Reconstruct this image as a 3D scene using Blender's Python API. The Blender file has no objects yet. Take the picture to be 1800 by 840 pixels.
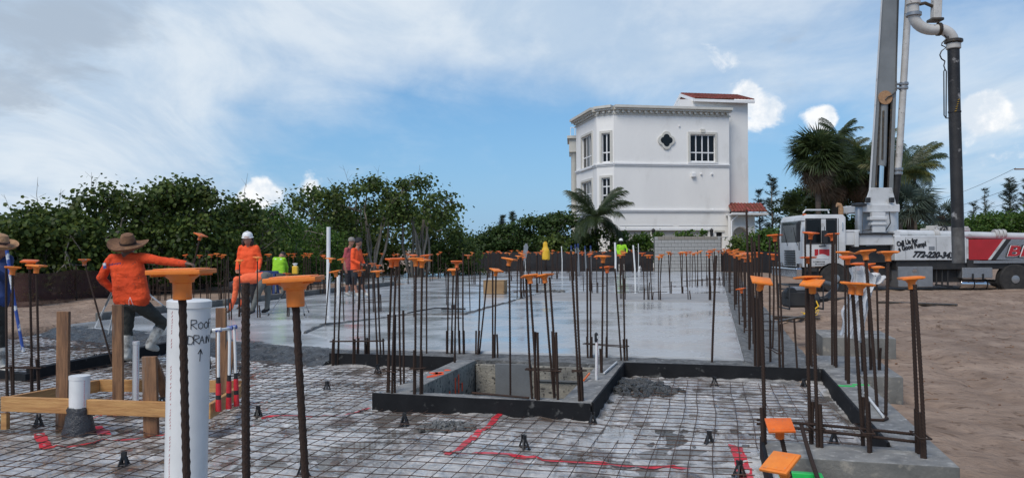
import bpy, bmesh, math, random
from mathutils import Vector, Matrix, noise
random.seed(7)
SC = bpy.context.scene
COL = SC.collection
R = math.radians

# ------------------------------------------------------------------ camera
F, CX, CY, H = 1350.0, 900.0, 437.0, 1.40       # focal length and principal point in photograph pixels, eye height
CAM_M = Matrix.Rotation(R(90), 3, 'X') @ Matrix.Rotation(-0.0064, 3, 'Z')
cam = bpy.data.cameras.new('camera')
cam.lens = 36.0 * F / 1800.0
cam.sensor_width = 36.0
cam.shift_y = (CY - 420.0) / 1800.0
cam.clip_start = 0.05
cam.clip_end = 6000
camo = bpy.data.objects.new('camera', cam)
camo.matrix_world = Matrix.Translation((0, 0, H)) @ CAM_M.to_4x4()
COL.objects.link(camo)
SC.camera = camo

# ------------------------------------------------------------------ light and exposure
SUN_EL, SUN_AZ = R(52), R(212)                  # azimuth clockwise from +Y: behind the camera, to its left
sun = bpy.data.lights.new('sun', 'SUN')
sun.energy = 2.0
sun.angle = R(30)
sun.color = (1.0, 0.94, 0.85)
suno = bpy.data.objects.new('sun', sun)
sd = Vector((math.sin(SUN_AZ) * math.cos(SUN_EL), math.cos(SUN_AZ) * math.cos(SUN_EL), math.sin(SUN_EL)))
suno.rotation_euler = (-sd).to_track_quat('-Z', 'Y').to_euler()
COL.objects.link(suno)
SC.view_settings.view_transform = 'Standard'
SC.view_settings.look = 'None'
SC.view_settings.exposure = 0.38
SC.view_settings.gamma = 1.0
SC.view_settings.use_curve_mapping = False
SC.cycles.use_denoising = True
SC.cycles.max_bounces = 8
SC.cycles.transparent_max_bounces = 24


def pixdir(px, py):
    return CAM_M @ Vector(((px - CX) / F, -(py - CY) / F, -1.0))


def A(px, py, d):                                # point seen at a pixel, d metres ahead
    return Vector((0, 0, H)) + pixdir(px, py) * d


def G(px, py, z=0.0):                            # point seen at a pixel, on the level z
    v = pixdir(px, py)
    return Vector((0, 0, H)) + v * ((z - H) / v.z)


ALPHA = math.atan(355.0 / F)                     # the slab's own axes: v runs away along its right edge
VU = Vector((math.cos(ALPHA), -math.sin(ALPHA), 0))
VV = Vector((math.sin(ALPHA), math.cos(ALPHA), 0))


def UV(u, v, z=0.0):
    return VU * u + VV * v + Vector((0, 0, z))


def to_uv(p):
    return p.x * VU.x + p.y * VU.y, p.x * VV.x + p.y * VV.y


# ------------------------------------------------------------------ world: sky texture with cloud layers
W = bpy.data.worlds.new('World')
SC.world = W
W.use_nodes = True
nt = W.node_tree
nt.nodes.clear()


def N(tree, kind, **kw):
    n = tree.nodes.new(kind)
    for k, v in kw.items():
        if k.startswith('i_'):
            n.inputs[k[2:].replace('_', ' ')].default_value = v
        elif k.startswith('n_'):
            n.inputs[int(k[2:])].default_value = v
        else:
            setattr(n, k, v)
    return n


def math_node(tree, op, a, b=None, c=None, clamp=False):
    n = tree.nodes.new('ShaderNodeMath')
    n.operation = op
    n.use_clamp = clamp
    for i, x in enumerate((a, b, c)):
        if x is None:
            continue
        if isinstance(x, (int, float)):
            n.inputs[i].default_value = x
        else:
            tree.links.new(x, n.inputs[i])
    return n.outputs[0]


def build_sky():
    L = nt.links.new
    SKY = 0.12
    out = N(nt, 'ShaderNodeOutputWorld')
    bg = N(nt, 'ShaderNodeBackground')
    bg.inputs['Strength'].default_value = SKY
    L(bg.outputs[0], out.inputs[0])
    sky = N(nt, 'ShaderNodeTexSky', sky_type='NISHITA')
    sky.sun_disc = False
    sky.sun_elevation = SUN_EL
    sky.sun_rotation = SUN_AZ
    sky.air_density = 1.0
    sky.dust_density = 0.6
    sky.ozone_density = 1.6
    tc = N(nt, 'ShaderNodeTexCoord')
    nrm = N(nt, 'ShaderNodeVectorMath', operation='NORMALIZE')
    L(tc.outputs['Generated'], nrm.inputs[0])
    D = nrm.outputs[0]
    sep = N(nt, 'ShaderNodeSeparateXYZ')
    L(D, sep.inputs[0])
    zz = math_node(nt, 'MAXIMUM', sep.outputs[2], 0.0)
    den = math_node(nt, 'ADD', zz, 0.16)
    cx = math_node(nt, 'DIVIDE', sep.outputs[0], den)
    cy = math_node(nt, 'DIVIDE', sep.outputs[1], den)
    comb = N(nt, 'ShaderNodeCombineXYZ')
    L(cx, comb.inputs[0])
    L(cy, comb.inputs[1])

    def fbm(vec, scale, detail, rough, off=(0, 0, 0), stretch=(1, 1, 1), dist=0.0):
        mp = N(nt, 'ShaderNodeMapping')
        mp.inputs['Location'].default_value = off
        mp.inputs['Scale'].default_value = stretch
        L(vec, mp.inputs['Vector'])
        nz = N(nt, 'ShaderNodeTexNoise')
        nz.inputs['Scale'].default_value = scale
        nz.inputs['Detail'].default_value = detail
        nz.inputs['Roughness'].default_value = rough
        nz.inputs['Distortion'].default_value = dist
        L(mp.outputs[0], nz.inputs['Vector'])
        return nz.outputs[0]

    def blob(px, py, rpx, inner=0.0):            # 1 towards a direction, fading over a radius in pixels
        v = pixdir(px, py).normalized()
        dt = N(nt, 'ShaderNodeVectorMath', operation='DISTANCE')
        L(D, dt.inputs[0])
        dt.inputs[1].default_value = v
        m = N(nt, 'ShaderNodeMapRange', interpolation_type='SMOOTHSTEP')
        m.inputs['From Min'].default_value = rpx / F
        m.inputs['From Max'].default_value = inner * rpx / F
        L(dt.outputs['Value'], m.inputs['Value'])
        return m.outputs[0]

    def smooth(x, lo, hi):
        m = N(nt, 'ShaderNodeMapRange', interpolation_type='SMOOTHSTEP')
        m.inputs['From Min'].default_value = lo
        m.inputs['From Max'].default_value = hi
        L(x, m.inputs['Value'])
        return m.outputs[0]

    def mix(fac, a, b):
        m = N(nt, 'ShaderNodeMix', data_type='RGBA')
        L(fac, m.inputs['Factor'])
        for x, i in ((a, 'A'), (b, 'B')):
            s = [q for q in m.inputs if q.name == i and q.type == 'RGBA'][0]
            if isinstance(x, tuple):
                s.default_value = (*x, 1)
            else:
                L(x, s)
        return [q for q in m.outputs if q.type == 'RGBA'][0]

    def lin(terms):
        acc = None
        for w, s in terms:
            t = math_node(nt, 'MULTIPLY', s, w)
            acc = t if acc is None else math_node(nt, 'ADD', acc, t)
        return acc

    k = 1.0 / SKY
    hue = N(nt, 'ShaderNodeHueSaturation')
    hue.inputs['Saturation'].default_value = 1.3
    hue.inputs['Value'].default_value = 0.82
    L(sky.outputs[0], hue.inputs['Color'])
    hz = smooth(zz, 0.34, 0.0)
    hz = math_node(nt, 'MULTIPLY', hz, 0.75)
    base = mix(hz, hue.outputs[0], (0.125 * k, 0.315 * k, 0.58 * k))
    # thin high cloud
    n1 = fbm(comb.outputs[0], 0.75, 7, 0.52, (3.1, 1.2, 0), (1, 0.7, 1), 0.5)
    n1b = fbm(comb.outputs[0], 3.2, 8, 0.62, (7.1, 4.2, 0), (1, 0.6, 1), 0.25)
    thin = lin([(0.95, n1), (0.50, n1b),
                (0.34, blob(60, 200, 480)), (0.36, blob(420, 120, 420)), (0.34, blob(800, 20, 460)), (0.20, blob(60, 420, 420)),
                (0.34, blob(1180, -40, 420)), (0.16, blob(1500, 60, 260)), (0.26, blob(1800, 290, 330)), (0.10, blob(900, 395, 220)),
                (-0.34, blob(420, 250, 220)), (-0.42, blob(680, 300, 300)), (-0.34, blob(960, 290, 260)), (-0.22, blob(1180, 260, 220)), (-0.22, blob(1450, 230, 200))])
    thin = smooth(thin, 0.56, 1.20)
    c1 = mix(math_node(nt, 'MULTIPLY', thin, 0.95), base, mix(smooth(fbm(comb.outputs[0], 1.3, 8, 0.6, (9.3, 2.1, 0), (1, 0.5, 1), 0.8), 0.38, 0.64), (0.40 * k, 0.50 * k, 0.62 * k), (0.58 * k, 0.64 * k, 0.70 * k)))
    # grey ragged cloud up left and a little on the right
    n2 = fbm(comb.outputs[0], 4.2, 9, 0.6, (0.4, 5.2, 0), (0.7, 0.55, 1), 0.4)
    g2 = lin([(1.0, n2), (0.24, blob(60, 80, 230)), (0.20, blob(200, 10, 180)), (0.16, blob(30, 130, 160)), (0.12, blob(1400, 60, 240)), (0.10, blob(1700, 240, 200))])
    g2 = smooth(g2, 0.70, 0.96)
    c2 = mix(math_node(nt, 'MULTIPLY', g2, 0.75), c1, (0.31 * k, 0.37 * k, 0.45 * k))
    # small bright cumulus
    n3 = fbm(D, 22.0, 7, 0.6, (0, 0, 0), (1, 1, 1.25), 0.3)
    cum = lin([(0.62, blob(1342, 196, 72)), (0.50, blob(1310, 165, 46)), (0.50, blob(1432, 212, 44)), (0.45, blob(1456, 206, 34)),
               (0.46, blob(1735, 192, 46)), (0.3, blob(1720, 205, 60)), (0.55, blob(468, 342, 50)), (0.48, blob(548, 330, 56)), (0.44, blob(438, 352, 44)),
               (0.34, blob(1765, 255, 110)), (0.26, blob(1268, 108, 80)), (1.1, n3)])
    cum = smooth(cum, 0.82, 1.06)
    shade = smooth(fbm(D, 30.0, 5, 0.6, (4, 1, 2)), 0.35, 0.62)
    cc = mix(shade, (0.56 * k, 0.62 * k, 0.69 * k), (0.80 * k, 0.80 * k, 0.80 * k))
    c3 = mix(math_node(nt, 'MULTIPLY', cum, 0.93), c2, cc)
    L(c3, bg.inputs['Color'])


build_sky()

# ------------------------------------------------------------------ object helpers


def tag(o, label=None, cat=None, group=None, kind=None):
    if label:
        o['label'] = label
    if cat:
        o['category'] = cat
    if group:
        o['group'] = group
    if kind:
        o['kind'] = kind
    return o


def empty(name, loc=(0, 0, 0), label=None, cat=None, group=None, rz=0.0):
    o = bpy.data.objects.new(name, None)
    o.empty_display_size = 0.1
    o.location = loc
    o.rotation_euler = (0, 0, rz)
    COL.objects.link(o)
    tag(o, label, cat, group)
    return o


def put(name, me, mat=None, parent=None):
    o = bpy.data.objects.new(name, me)
    if mat and not me.materials:
        me.materials.append(mat)
    COL.objects.link(o)
    if parent:
        o.parent = parent
    return o


def frame_of(d, up=Vector((0, 0, 1))):
    d = d.normalized()
    if abs(d.dot(up)) > 0.97:
        up = Vector((1, 0, 0))
    x = up.cross(d).normalized()
    return x, d.cross(x).normalized(), d


class MB:
    def __init__(self):
        self.v, self.f, self.m = [], [], []

    def add(self, vs, fs, mi=0):
        b = len(self.v)
        self.v += [tuple(p) for p in vs]
        self.f += [tuple(b + i for i in f) for f in fs]
        self.m += [mi] * len(fs)
        return self

    def box(self, c, s, rz=0.0, mi=0, M=None):
        c = Vector(c)
        M = M or Matrix.Rotation(rz, 3, 'Z')
        vs = [c + M @ Vector((x * s[0] / 2, y * s[1] / 2, z * s[2] / 2)) for x in (-1, 1) for y in (-1, 1) for z in (-1, 1)]
        return self.add(vs, [(0, 1, 3, 2), (4, 6, 7, 5), (0, 4, 5, 1), (2, 3, 7, 6), (0, 2, 6, 4), (1, 5, 7, 3)], mi)

    def bar(self, p, q, w, h, mi=0, up=(0, 0, 1)):      # rectangular bar from p to q
        p, q = Vector(p), Vector(q)
        x, y, d = frame_of(q - p, Vector(up))
        vs = [e + x * a * w / 2 + y * b * h / 2 for e in (p, q) for a, b in ((-1, -1), (1, -1), (1, 1), (-1, 1))]
        return self.add(vs, [(3, 2, 1, 0), (4, 5, 6, 7)] + [(i, (i + 1) % 4, 4 + (i + 1) % 4, 4 + i) for i in range(4)], mi)

    def tube(self, pts, rad, n=8, mi=0, caps=True):
        pts = [Vector(p) for p in pts]
        m = len(pts)
        rad = rad if isinstance(rad, (list, tuple)) else [rad] * m
        vs, fs = [], []
        px = None
        for i, p in enumerate(pts):
            d = (pts[min(i + 1, m - 1)] - pts[max(i - 1, 0)])
            if d.length < 1e-9:
                d = Vector((0, 0, 1))
            d.normalize()
            if px is None:
                x, y, _ = frame_of(d)
            else:
                x = (px - d * px.dot(d))
                x = x.normalized() if x.length > 1e-6 else frame_of(d)[0]
                y = d.cross(x)
            px = x
            for k in range(n):
                a = 2 * math.pi * k / n
                vs.append(p + (x * math.cos(a) + y * math.sin(a)) * rad[i])
        for i in range(m - 1):
            for k in range(n):
                fs.append((i * n + k, i * n + (k + 1) % n, (i + 1) * n + (k + 1) % n, (i + 1) * n + k))
        if caps:
            fs.append(tuple(range(n - 1, -1, -1)))
            fs.append(tuple((m - 1) * n + k for k in range(n)))
        return self.add(vs, fs, mi)

    def lathe(self, prof, n=16, c=(0, 0, 0), mi=0, M=None, sq=False):
        c = Vector(c)
        vs, fs = [], []
        for r, z in prof:
            for k in range(n):
                a = 2 * math.pi * (k + 0.5 * sq) / n
                p = Vector((r * math.cos(a), r * math.sin(a), z))
                vs.append(c + (M @ p if M else p))
        for i in range(len(prof) - 1):
            for k in range(n):
                fs.append((i * n + k, i * n + (k + 1) % n, (i + 1) * n + (k + 1) % n, (i + 1) * n + k))
        fs.append(tuple(range(n - 1, -1, -1)))
        fs.append(tuple((len(prof) - 1) * n + k for k in range(n)))
        return self.add(vs, fs, mi)

    def prism(self, poly, z0, z1, mi=0):               # poly counter-clockwise (x, y)
        n = len(poly)
        vs = [(p[0], p[1], z0) for p in poly] + [(p[0], p[1], z1) for p in poly]
        fs = [tuple(range(n - 1, -1, -1)), tuple(range(n, 2 * n))]
        fs += [(i, (i + 1) % n, n + (i + 1) % n, n + i) for i in range(n)]
        return self.add(vs, fs, mi)

    def plate(self, pts, nrm, t, mi=0):                # planar outline given thickness t along nrm
        pts = [Vector(p) for p in pts]
        nrm = Vector(nrm).normalized() * t
        n = len(pts)
        return self.add(pts + [p + nrm for p in pts],
                        [tuple(range(n - 1, -1, -1)), tuple(range(n, 2 * n))] + [(i, (i + 1) % n, n + (i + 1) % n, n + i) for i in range(n)], mi)

    def mesh(self, name, mats, smooth=False, bevel=0.0, seg=1, fix=True):
        me = bpy.data.meshes.new(name)
        me.from_pydata(self.v, [], self.f)
        mats = mats if isinstance(mats, (list, tuple)) else [mats]
        for m in mats:
            me.materials.append(m)
        if any(self.m):
            me.polygons.foreach_set('material_index', self.m)
        if bevel or fix:
            bm = bmesh.new()
            bm.from_mesh(me)
            if fix:
                bmesh.ops.recalc_face_normals(bm, faces=bm.faces)
            if bevel:
                es = [e for e in bm.edges if len(e.link_faces) == 2 and e.calc_face_angle(0) > 0.5]
                bmesh.ops.bevel(bm, geom=es, offset=bevel, segments=seg, affect='EDGES', profile=0.5, clamp_overlap=True)
            bm.to_mesh(me)
            bm.free()
        if smooth:
            me.polygons.foreach_set('use_smooth', [True] * len(me.polygons))
            if smooth != 2:
                me.set_sharp_from_angle(angle=R(38))
        me.update()
        return me

    def build(self, name, mats, parent=None, **kw):
        return put(name, self.mesh(name, mats, **kw), None, parent)


def copy_tree(o, parent=None):
    c = o.copy()
    COL.objects.link(c)
    c.parent = parent
    for ch in list(o.children):
        copy_tree(ch, c)
    return c


# ------------------------------------------------------------------ materials


def pm(name, c1, c2=None, scale=6.0, rough=0.6, rough2=None, metal=0.0, bump=0.0, bscale=40.0, detail=6, lo=0.35, hi=0.65,
       spec=0.5, coat=0.0, c3=None, s3=30.0, lo3=0.58, hi3=0.68, stretch=None, coords='Object', island=0.0, alpha=None, trans=0.0, sheen=0.0):
    m = bpy.data.materials.new(name)
    m.use_nodes = True
    t = m.node_tree
    L = t.links.new
    b = t.nodes['Principled BSDF']
    b.inputs['Roughness'].default_value = rough
    b.inputs['Metallic'].default_value = metal
    b.inputs['Specular IOR Level'].default_value = spec
    b.inputs['Coat Weight'].default_value = coat
    b.inputs['Transmission Weight'].default_value = trans
    if alpha is not None:
        b.inputs['Alpha'].default_value = alpha
    tc = t.nodes.new('ShaderNodeTexCoord')
    vec = tc.outputs[coords]
    if stretch:
        mp = t.nodes.new('ShaderNodeMapping')
        mp.inputs['Scale'].default_value = stretch
        L(vec, mp.inputs[0])
        vec = mp.outputs[0]

    def nz(s, d=detail, r=0.6):
        n = t.nodes.new('ShaderNodeTexNoise')
        n.inputs['Scale'].default_value = s
        n.inputs['Detail'].default_value = d
        n.inputs['Roughness'].default_value = r
        L(vec, n.inputs['Vector'])
        return n.outputs[0]

    def rng(x, a, bb, c=0.0, d=1.0):
        n = t.nodes.new('ShaderNodeMapRange')
        for i, q in zip((1, 2, 3, 4), (a, bb, c, d)):
            n.inputs[i].default_value = q
        L(x, n.inputs[0])
        return n.outputs[0]

    def mixc(f, a, bb):
        n = t.nodes.new('ShaderNodeMix')
        n.data_type = 'RGBA'
        L(f, n.inputs[0])
        for q, i in ((a, 6), (bb, 7)):
            if isinstance(q, (tuple, list)):
                n.inputs[i].default_value = (*q, 1)
            else:
                L(q, n.inputs[i])
        return n.outputs[2]

    col = None
    if c2 is None:
        c2 = tuple(min(1, q * 0.82) for q in c1)
    f1 = rng(nz(scale), lo, hi)
    col = mixc(f1, c1, c2)
    if c3:
        f3 = rng(nz(s3, 5), lo3, hi3)
        col = mixc(f3, col, c3)
    if island:
        g = t.nodes.new('ShaderNodeNewGeometry')
        h = t.nodes.new('ShaderNodeHueSaturation')
        L(rng(g.outputs['Random Per Island'], 0, 1, 1 - island, 1 + island), h.inputs['Value'])
        L(rng(g.outputs['Random Per Island'], 0, 1, 0.5 + island * 0.03, 0.5 - island * 0.05), h.inputs['Hue'])
        L(col, h.inputs['Color'])
        col = h.outputs[0]
    L(col, b.inputs['Base Color'])
    if rough2 is not None:
        L(rng(f1, 0, 1, rough, rough2), b.inputs['Roughness'])
    if bump:
        bp = t.nodes.new('ShaderNodeBump')
        bp.inputs['Strength'].default_value = min(1.0, bump)
        bp.inputs['Distance'].default_value = 0.02 * max(1.0, bump)
        L(nz(bscale, 8, 0.65), bp.inputs['Height'])
        L(bp.outputs[0], b.inputs['Normal'])
    return m


M = {}
M['soil'] = pm('soil', (0.385, 0.285, 0.215), (0.215, 0.152, 0.112), 1.7, 0.95, bump=4.0, bscale=5.5, detail=10, lo=0.32, hi=0.68,
               c3=(0.14, 0.092, 0.064), s3=6.5, lo3=0.56, hi3=0.70, spec=0.15)
M['slab'] = pm('wet_slab', (0.48, 0.505, 0.525), (0.40, 0.425, 0.445), 0.55, 0.30, 0.10, spec=0.8, bump=0.10, bscale=3.0, detail=7, lo=0.38, hi=0.62,
               c3=(0.50, 0.505, 0.50), s3=1.7, lo3=0.52, hi3=0.72)
M['slab_new'] = pm('fresh_slab', (0.42, 0.43, 0.425), (0.35, 0.365, 0.37), 0.8, 0.36, 0.12, spec=0.7, bump=0.10, bscale=4.0, detail=7, lo=0.4, hi=0.62,
                   c3=(0.31, 0.325, 0.33), s3=1.3, lo3=0.58, hi3=0.7)
M['strip'] = pm('strip_concrete', (0.33, 0.325, 0.31), (0.27, 0.265, 0.255), 1.5, 0.5, 0.7, bump=0.15, bscale=12)
M['conc'] = pm('concrete', (0.31, 0.305, 0.285), (0.15, 0.15, 0.145), 3.5, 0.75, bump=1.0, bscale=34, c3=(0.44, 0.43, 0.40), s3=12, lo3=0.55, hi3=0.68)
M['conc_rough'] = pm('rough_concrete', (0.21, 0.21, 0.20), (0.085, 0.087, 0.085), 6.0, 0.6, 0.85, bump=2.6, bscale=20, c3=(0.33, 0.33, 0.32), s3=22)
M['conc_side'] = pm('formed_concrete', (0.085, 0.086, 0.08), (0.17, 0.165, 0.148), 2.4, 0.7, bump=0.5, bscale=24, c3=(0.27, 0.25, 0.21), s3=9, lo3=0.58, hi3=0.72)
M['pitwall'] = pm('pit_wall', (0.32, 0.295, 0.24), (0.15, 0.146, 0.13), 3.2, 0.8, bump=0.9, bscale=30, c3=(0.045, 0.043, 0.038), s3=20, lo3=0.56, hi3=0.62)
M['patch'] = pm('grey_patch', (0.145, 0.155, 0.16), (0.115, 0.122, 0.125), 4, 0.7, bump=0.2, bscale=30)
M['wet_conc'] = pm('wet_concrete', (0.085, 0.088, 0.087), (0.038, 0.040, 0.040), 6.0, 0.5, 0.18, bump=2.6, bscale=14, c3=(0.17, 0.172, 0.168), s3=17, lo3=0.60, hi3=0.70)
M['form'] = pm('black_form', (0.007, 0.0075, 0.009), (0.013, 0.0135, 0.015), 5, 0.7, bump=0.2, bscale=20, c3=(0.10, 0.10, 0.095), s3=9, lo3=0.62, hi3=0.74, spec=0.2)
M['sheet'] = pm('plastic_sheet', (0.66, 0.64, 0.605), (0.28, 0.265, 0.245), 3.2, 0.12, 0.32, bump=2.0, bscale=9, spec=0.7, coat=0.8, detail=9, lo=0.36, hi=0.66,
                c3=(0.15, 0.112, 0.085), s3=2.0, lo3=0.54, hi3=0.64)
M['poly'] = None
M['rust'] = pm('rebar_steel', (0.026, 0.020, 0.017), (0.062, 0.034, 0.023), 9, 0.6, 0.85, metal=0.2, spec=0.3, bump=0.3, bscale=60, stretch=(1, 1, 0.25), c3=(0.20, 0.19, 0.18), s3=14, lo3=0.70, hi3=0.78)
M['wire'] = pm('mesh_wire', (0.115, 0.058, 0.034), (0.045, 0.030, 0.023), 1.6, 0.7, metal=0.2)
M['cap'] = pm('orange_cap', (0.85, 0.172, 0.020), (0.68, 0.128, 0.016), 14, 0.45, bump=0.15, bscale=60, c3=(0.40, 0.20, 0.10), s3=36, lo3=0.60, hi3=0.78)
M['cap2'] = pm('faded_cap', (0.89, 0.265, 0.036), (0.78, 0.20, 0.025), 14, 0.5, bump=0.15, bscale=60, c3=(0.46, 0.30, 0.19), s3=36, lo3=0.60, hi3=0.78)
M['cap3'] = pm('dirty_cap', (0.74, 0.17, 0.022), (0.52, 0.12, 0.02), 16, 0.55, bump=0.25, bscale=60, c3=(0.34, 0.31, 0.28), s3=26, lo3=0.56, hi3=0.68)
M['orange_shirt3'] = pm('washed_orange_shirt', (0.92, 0.17, 0.06), (0.80, 0.12, 0.04), 5, 0.8, bump=0.9, bscale=9)
M['pvc'] = pm('white_pvc', (0.78, 0.78, 0.76), (0.66, 0.665, 0.65), 4, 0.3, bump=0.02, c3=(0.52, 0.50, 0.45), s3=9, lo3=0.66, hi3=0.78)
M['ink'] = pm('marker_ink', (0.012, 0.012, 0.014), None, 5, 0.5)
M['redink'] = pm('red_print', (0.55, 0.05, 0.06), None, 5, 0.5)
M['redtape'] = pm('red_tape', (0.66, 0.03, 0.045), (0.50, 0.025, 0.035), 8, 0.3, bump=0.3, bscale=30, c3=(0.42, 0.30, 0.28), s3=14, lo3=0.64, hi3=0.72)
M['black'] = pm('black_plastic', (0.014, 0.014, 0.015), (0.022, 0.022, 0.023), 6, 0.45)
M['bag'] = pm('black_wrap', (0.03, 0.03, 0.032), (0.055, 0.055, 0.058), 9, 0.22, bump=0.8, bscale=22)
M['wood'] = pm('new_lumber', (0.58, 0.32, 0.115), (0.40, 0.19, 0.062), 4, 0.6, bump=0.4, bscale=18, stretch=(0.9, 0.9, 9), c3=(0.26, 0.13, 0.055), s3=2.4, lo3=0.62, hi3=0.74)
M['wood_old'] = pm('weathered_lumber', (0.29, 0.15, 0.072), (0.11, 0.055, 0.03), 8, 0.75, bump=0.5, bscale=20, stretch=(3, 3, 0.35), c3=(0.33, 0.27, 0.22), s3=4, lo3=0.58, hi3=0.72)
M['green_plastic'] = pm('green_plastic', (0.03, 0.52, 0.12), (0.025, 0.42, 0.09), 8, 0.35)
M['stucco'] = pm('white_stucco', (0.84, 0.825, 0.785), (0.79, 0.775, 0.74), 0.5, 0.85, bump=0.5, bscale=7, c3=(0.62, 0.60, 0.56), s3=0.9, lo3=0.58, hi3=0.85, stretch=(1, 1, 0.4))
M['trim'] = pm('stone_trim', (0.60, 0.585, 0.53), (0.53, 0.515, 0.46), 2, 0.8, bump=0.2, bscale=10)
M['whitetrim'] = pm('white_trim', (0.80, 0.80, 0.79), (0.74, 0.74, 0.73), 2, 0.6)
M['tile'] = pm('clay_tile', (0.30, 0.088, 0.055), (0.19, 0.055, 0.04), 5, 0.75, bump=0.3, bscale=20, c3=(0.38, 0.16, 0.10), s3=8, island=0.25)
M['glass'] = pm('dark_glass', (0.006, 0.008, 0.010), (0.010, 0.012, 0.014), 1, 0.12, spec=0.25)
M['cmu'] = pm('cmu_block', (0.37, 0.36, 0.34), (0.30, 0.295, 0.275), 2.5, 0.9, bump=0.4, bscale=25, island=0.12)
M['cmu_old'] = pm('cmu_top_block', (0.28, 0.25, 0.205), (0.22, 0.20, 0.165), 2.5, 0.9, bump=0.4, bscale=25, island=0.12)
M['mortar'] = pm('mortar', (0.12, 0.12, 0.112), None, 4, 0.9)
M['garage'] = pm('garage_door', (0.44, 0.43, 0.39), None, 2, 0.6)
M['metal'] = pm('grey_metal', (0.33, 0.335, 0.34), (0.26, 0.265, 0.27), 4, 0.35, metal=0.6)
M['chrome'] = pm('chrome', (0.62, 0.64, 0.66), (0.55, 0.56, 0.58), 3, 0.10, metal=1.0)
M['rubber'] = pm('tyre_rubber', (0.016, 0.016, 0.016), (0.04, 0.036, 0.032), 5, 0.85, bump=0.3, bscale=30)
M['chassis'] = pm('chassis_black', (0.012, 0.012, 0.013), (0.03, 0.028, 0.026), 3, 0.6)
M['truck'] = pm('truck_white', (0.62, 0.63, 0.63), (0.50, 0.51, 0.505), 1.6, 0.4, coat=0.1, c3=(0.24, 0.22, 0.19), s3=3.2, lo3=0.60, hi3=0.80)
M['boom'] = pm('boom_paint', (0.22, 0.232, 0.232), (0.18, 0.19, 0.19), 1.4, 0.45, c3=(0.20, 0.20, 0.19), s3=4, lo3=0.62, hi3=0.8)
M['grease'] = pm('greasy_steel', (0.10, 0.075, 0.05), (0.028, 0.025, 0.022), 4, 0.4, metal=0.2, c3=(0.25, 0.14, 0.05), s3=9, lo3=0.6, hi3=0.7)
M['truckred'] = pm('truck_red', (0.42, 0.018, 0.024), (0.36, 0.016, 0.02), 2, 0.35)
M['diamond'] = pm('tread_plate', (0.36, 0.365, 0.37), (0.28, 0.285, 0.29), 30, 0.4, metal=0.7, bump=0.6, bscale=50)
M['hose'] = pm('rubber_hose', (0.010, 0.010, 0.011), (0.030, 0.028, 0.027), 2.2, 0.6, bump=0.4, bscale=14, c3=(0.33, 0.32, 0.31), s3=5.0, lo3=0.62, hi3=0.70)
M['hose_end'] = pm('hose_end_concrete', (0.14, 0.135, 0.13), (0.05, 0.048, 0.046), 4, 0.8, bump=0.4, bscale=14)
M['pipe_white'] = pm('pump_pipe', (0.55, 0.54, 0.51), (0.42, 0.40, 0.37), 3, 0.5, c3=(0.09, 0.075, 0.06), s3=11, lo3=0.62, hi3=0.69)
M['orange_shirt'] = pm('orange_shirt', (0.86, 0.085, 0.014), (0.66, 0.058, 0.010), 4, 0.85, bump=2.2, bscale=7, c3=(0.30, 0.05, 0.025), s3=22, lo3=0.62, hi3=0.70)
M['orange_shirt2'] = pm('bright_orange_shirt', (0.92, 0.10, 0.02), (0.82, 0.085, 0.016), 5, 0.8, bump=0.8, bscale=9)
M['pants'] = pm('olive_trousers', (0.042, 0.042, 0.034), (0.026, 0.026, 0.022), 5, 0.85, bump=0.9, bscale=10, c3=(0.10, 0.10, 0.09), s3=8, lo3=0.62, hi3=0.75)
M['greypants'] = pm('grey_trousers', (0.16, 0.165, 0.15), (0.11, 0.112, 0.10), 5, 0.85, bump=0.9, bscale=10)
M['dark'] = pm('dark_cloth', (0.018, 0.018, 0.022), (0.03, 0.03, 0.033), 5, 0.85, bump=0.6, bscale=10)
M['skin'] = pm('skin', (0.34, 0.17, 0.11), (0.30, 0.14, 0.09), 6, 0.55)
M['skin_dark'] = pm('darker_skin', (0.16, 0.085, 0.055), (0.13, 0.07, 0.045), 6, 0.55)
M['boot'] = pm('muddy_white_boot', (0.58, 0.57, 0.52), (0.36, 0.345, 0.31), 6, 0.6, c3=(0.19, 0.18, 0.165), s3=8, lo3=0.52, hi3=0.66)
M['straw'] = pm('straw', (0.24, 0.125, 0.062), (0.15, 0.075, 0.04), 14, 0.85, bump=0.9, bscale=45)
M['straw2'] = pm('pale_straw', (0.46, 0.27, 0.14), (0.34, 0.19, 0.10), 14, 0.85, bump=0.9, bscale=45)
M['blue'] = pm('blue_cloth', (0.018, 0.045, 0.16), (0.014, 0.03, 0.10), 5, 0.8, bump=0.5, bscale=9)
M['bluepaint'] = pm('blue_wrap', (0.03, 0.075, 0.30), (0.6, 0.62, 0.64), 7, 0.5, lo=0.52, hi=0.56)
M['lime'] = pm('lime_shirt', (0.30, 0.62, 0.02), (0.24, 0.52, 0.015), 5, 0.8, bump=0.6, bscale=9)
M['pinkred'] = pm('faded_red_shirt', (0.44, 0.085, 0.095), (0.36, 0.065, 0.075), 5, 0.8, bump=0.6, bscale=9)
M['hardhat'] = pm('white_hard_hat', (0.78, 0.78, 0.76), (0.72, 0.72, 0.70), 5, 0.3)
M['hair'] = pm('dark_hair', (0.035, 0.020, 0.014), (0.02, 0.012, 0.01), 20, 0.7)
M['greyhair'] = pm('grey_hair', (0.25, 0.23, 0.21), None, 20, 0.7)
M['yellow'] = pm('yellow_plastic', (0.70, 0.42, 0.025), (0.68, 0.40, 0.02), 5, 0.5, bump=0.3, bscale=8)
M['card'] = pm('plywood_box', (0.32, 0.205, 0.10), (0.25, 0.15, 0.07), 3, 0.8, bump=0.2)
M['fence'] = None
M['silt'] = pm('black_silt_fabric', (0.012, 0.012, 0.014), (0.02, 0.02, 0.022), 5, 0.8, bump=0.4, bscale=8)
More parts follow.
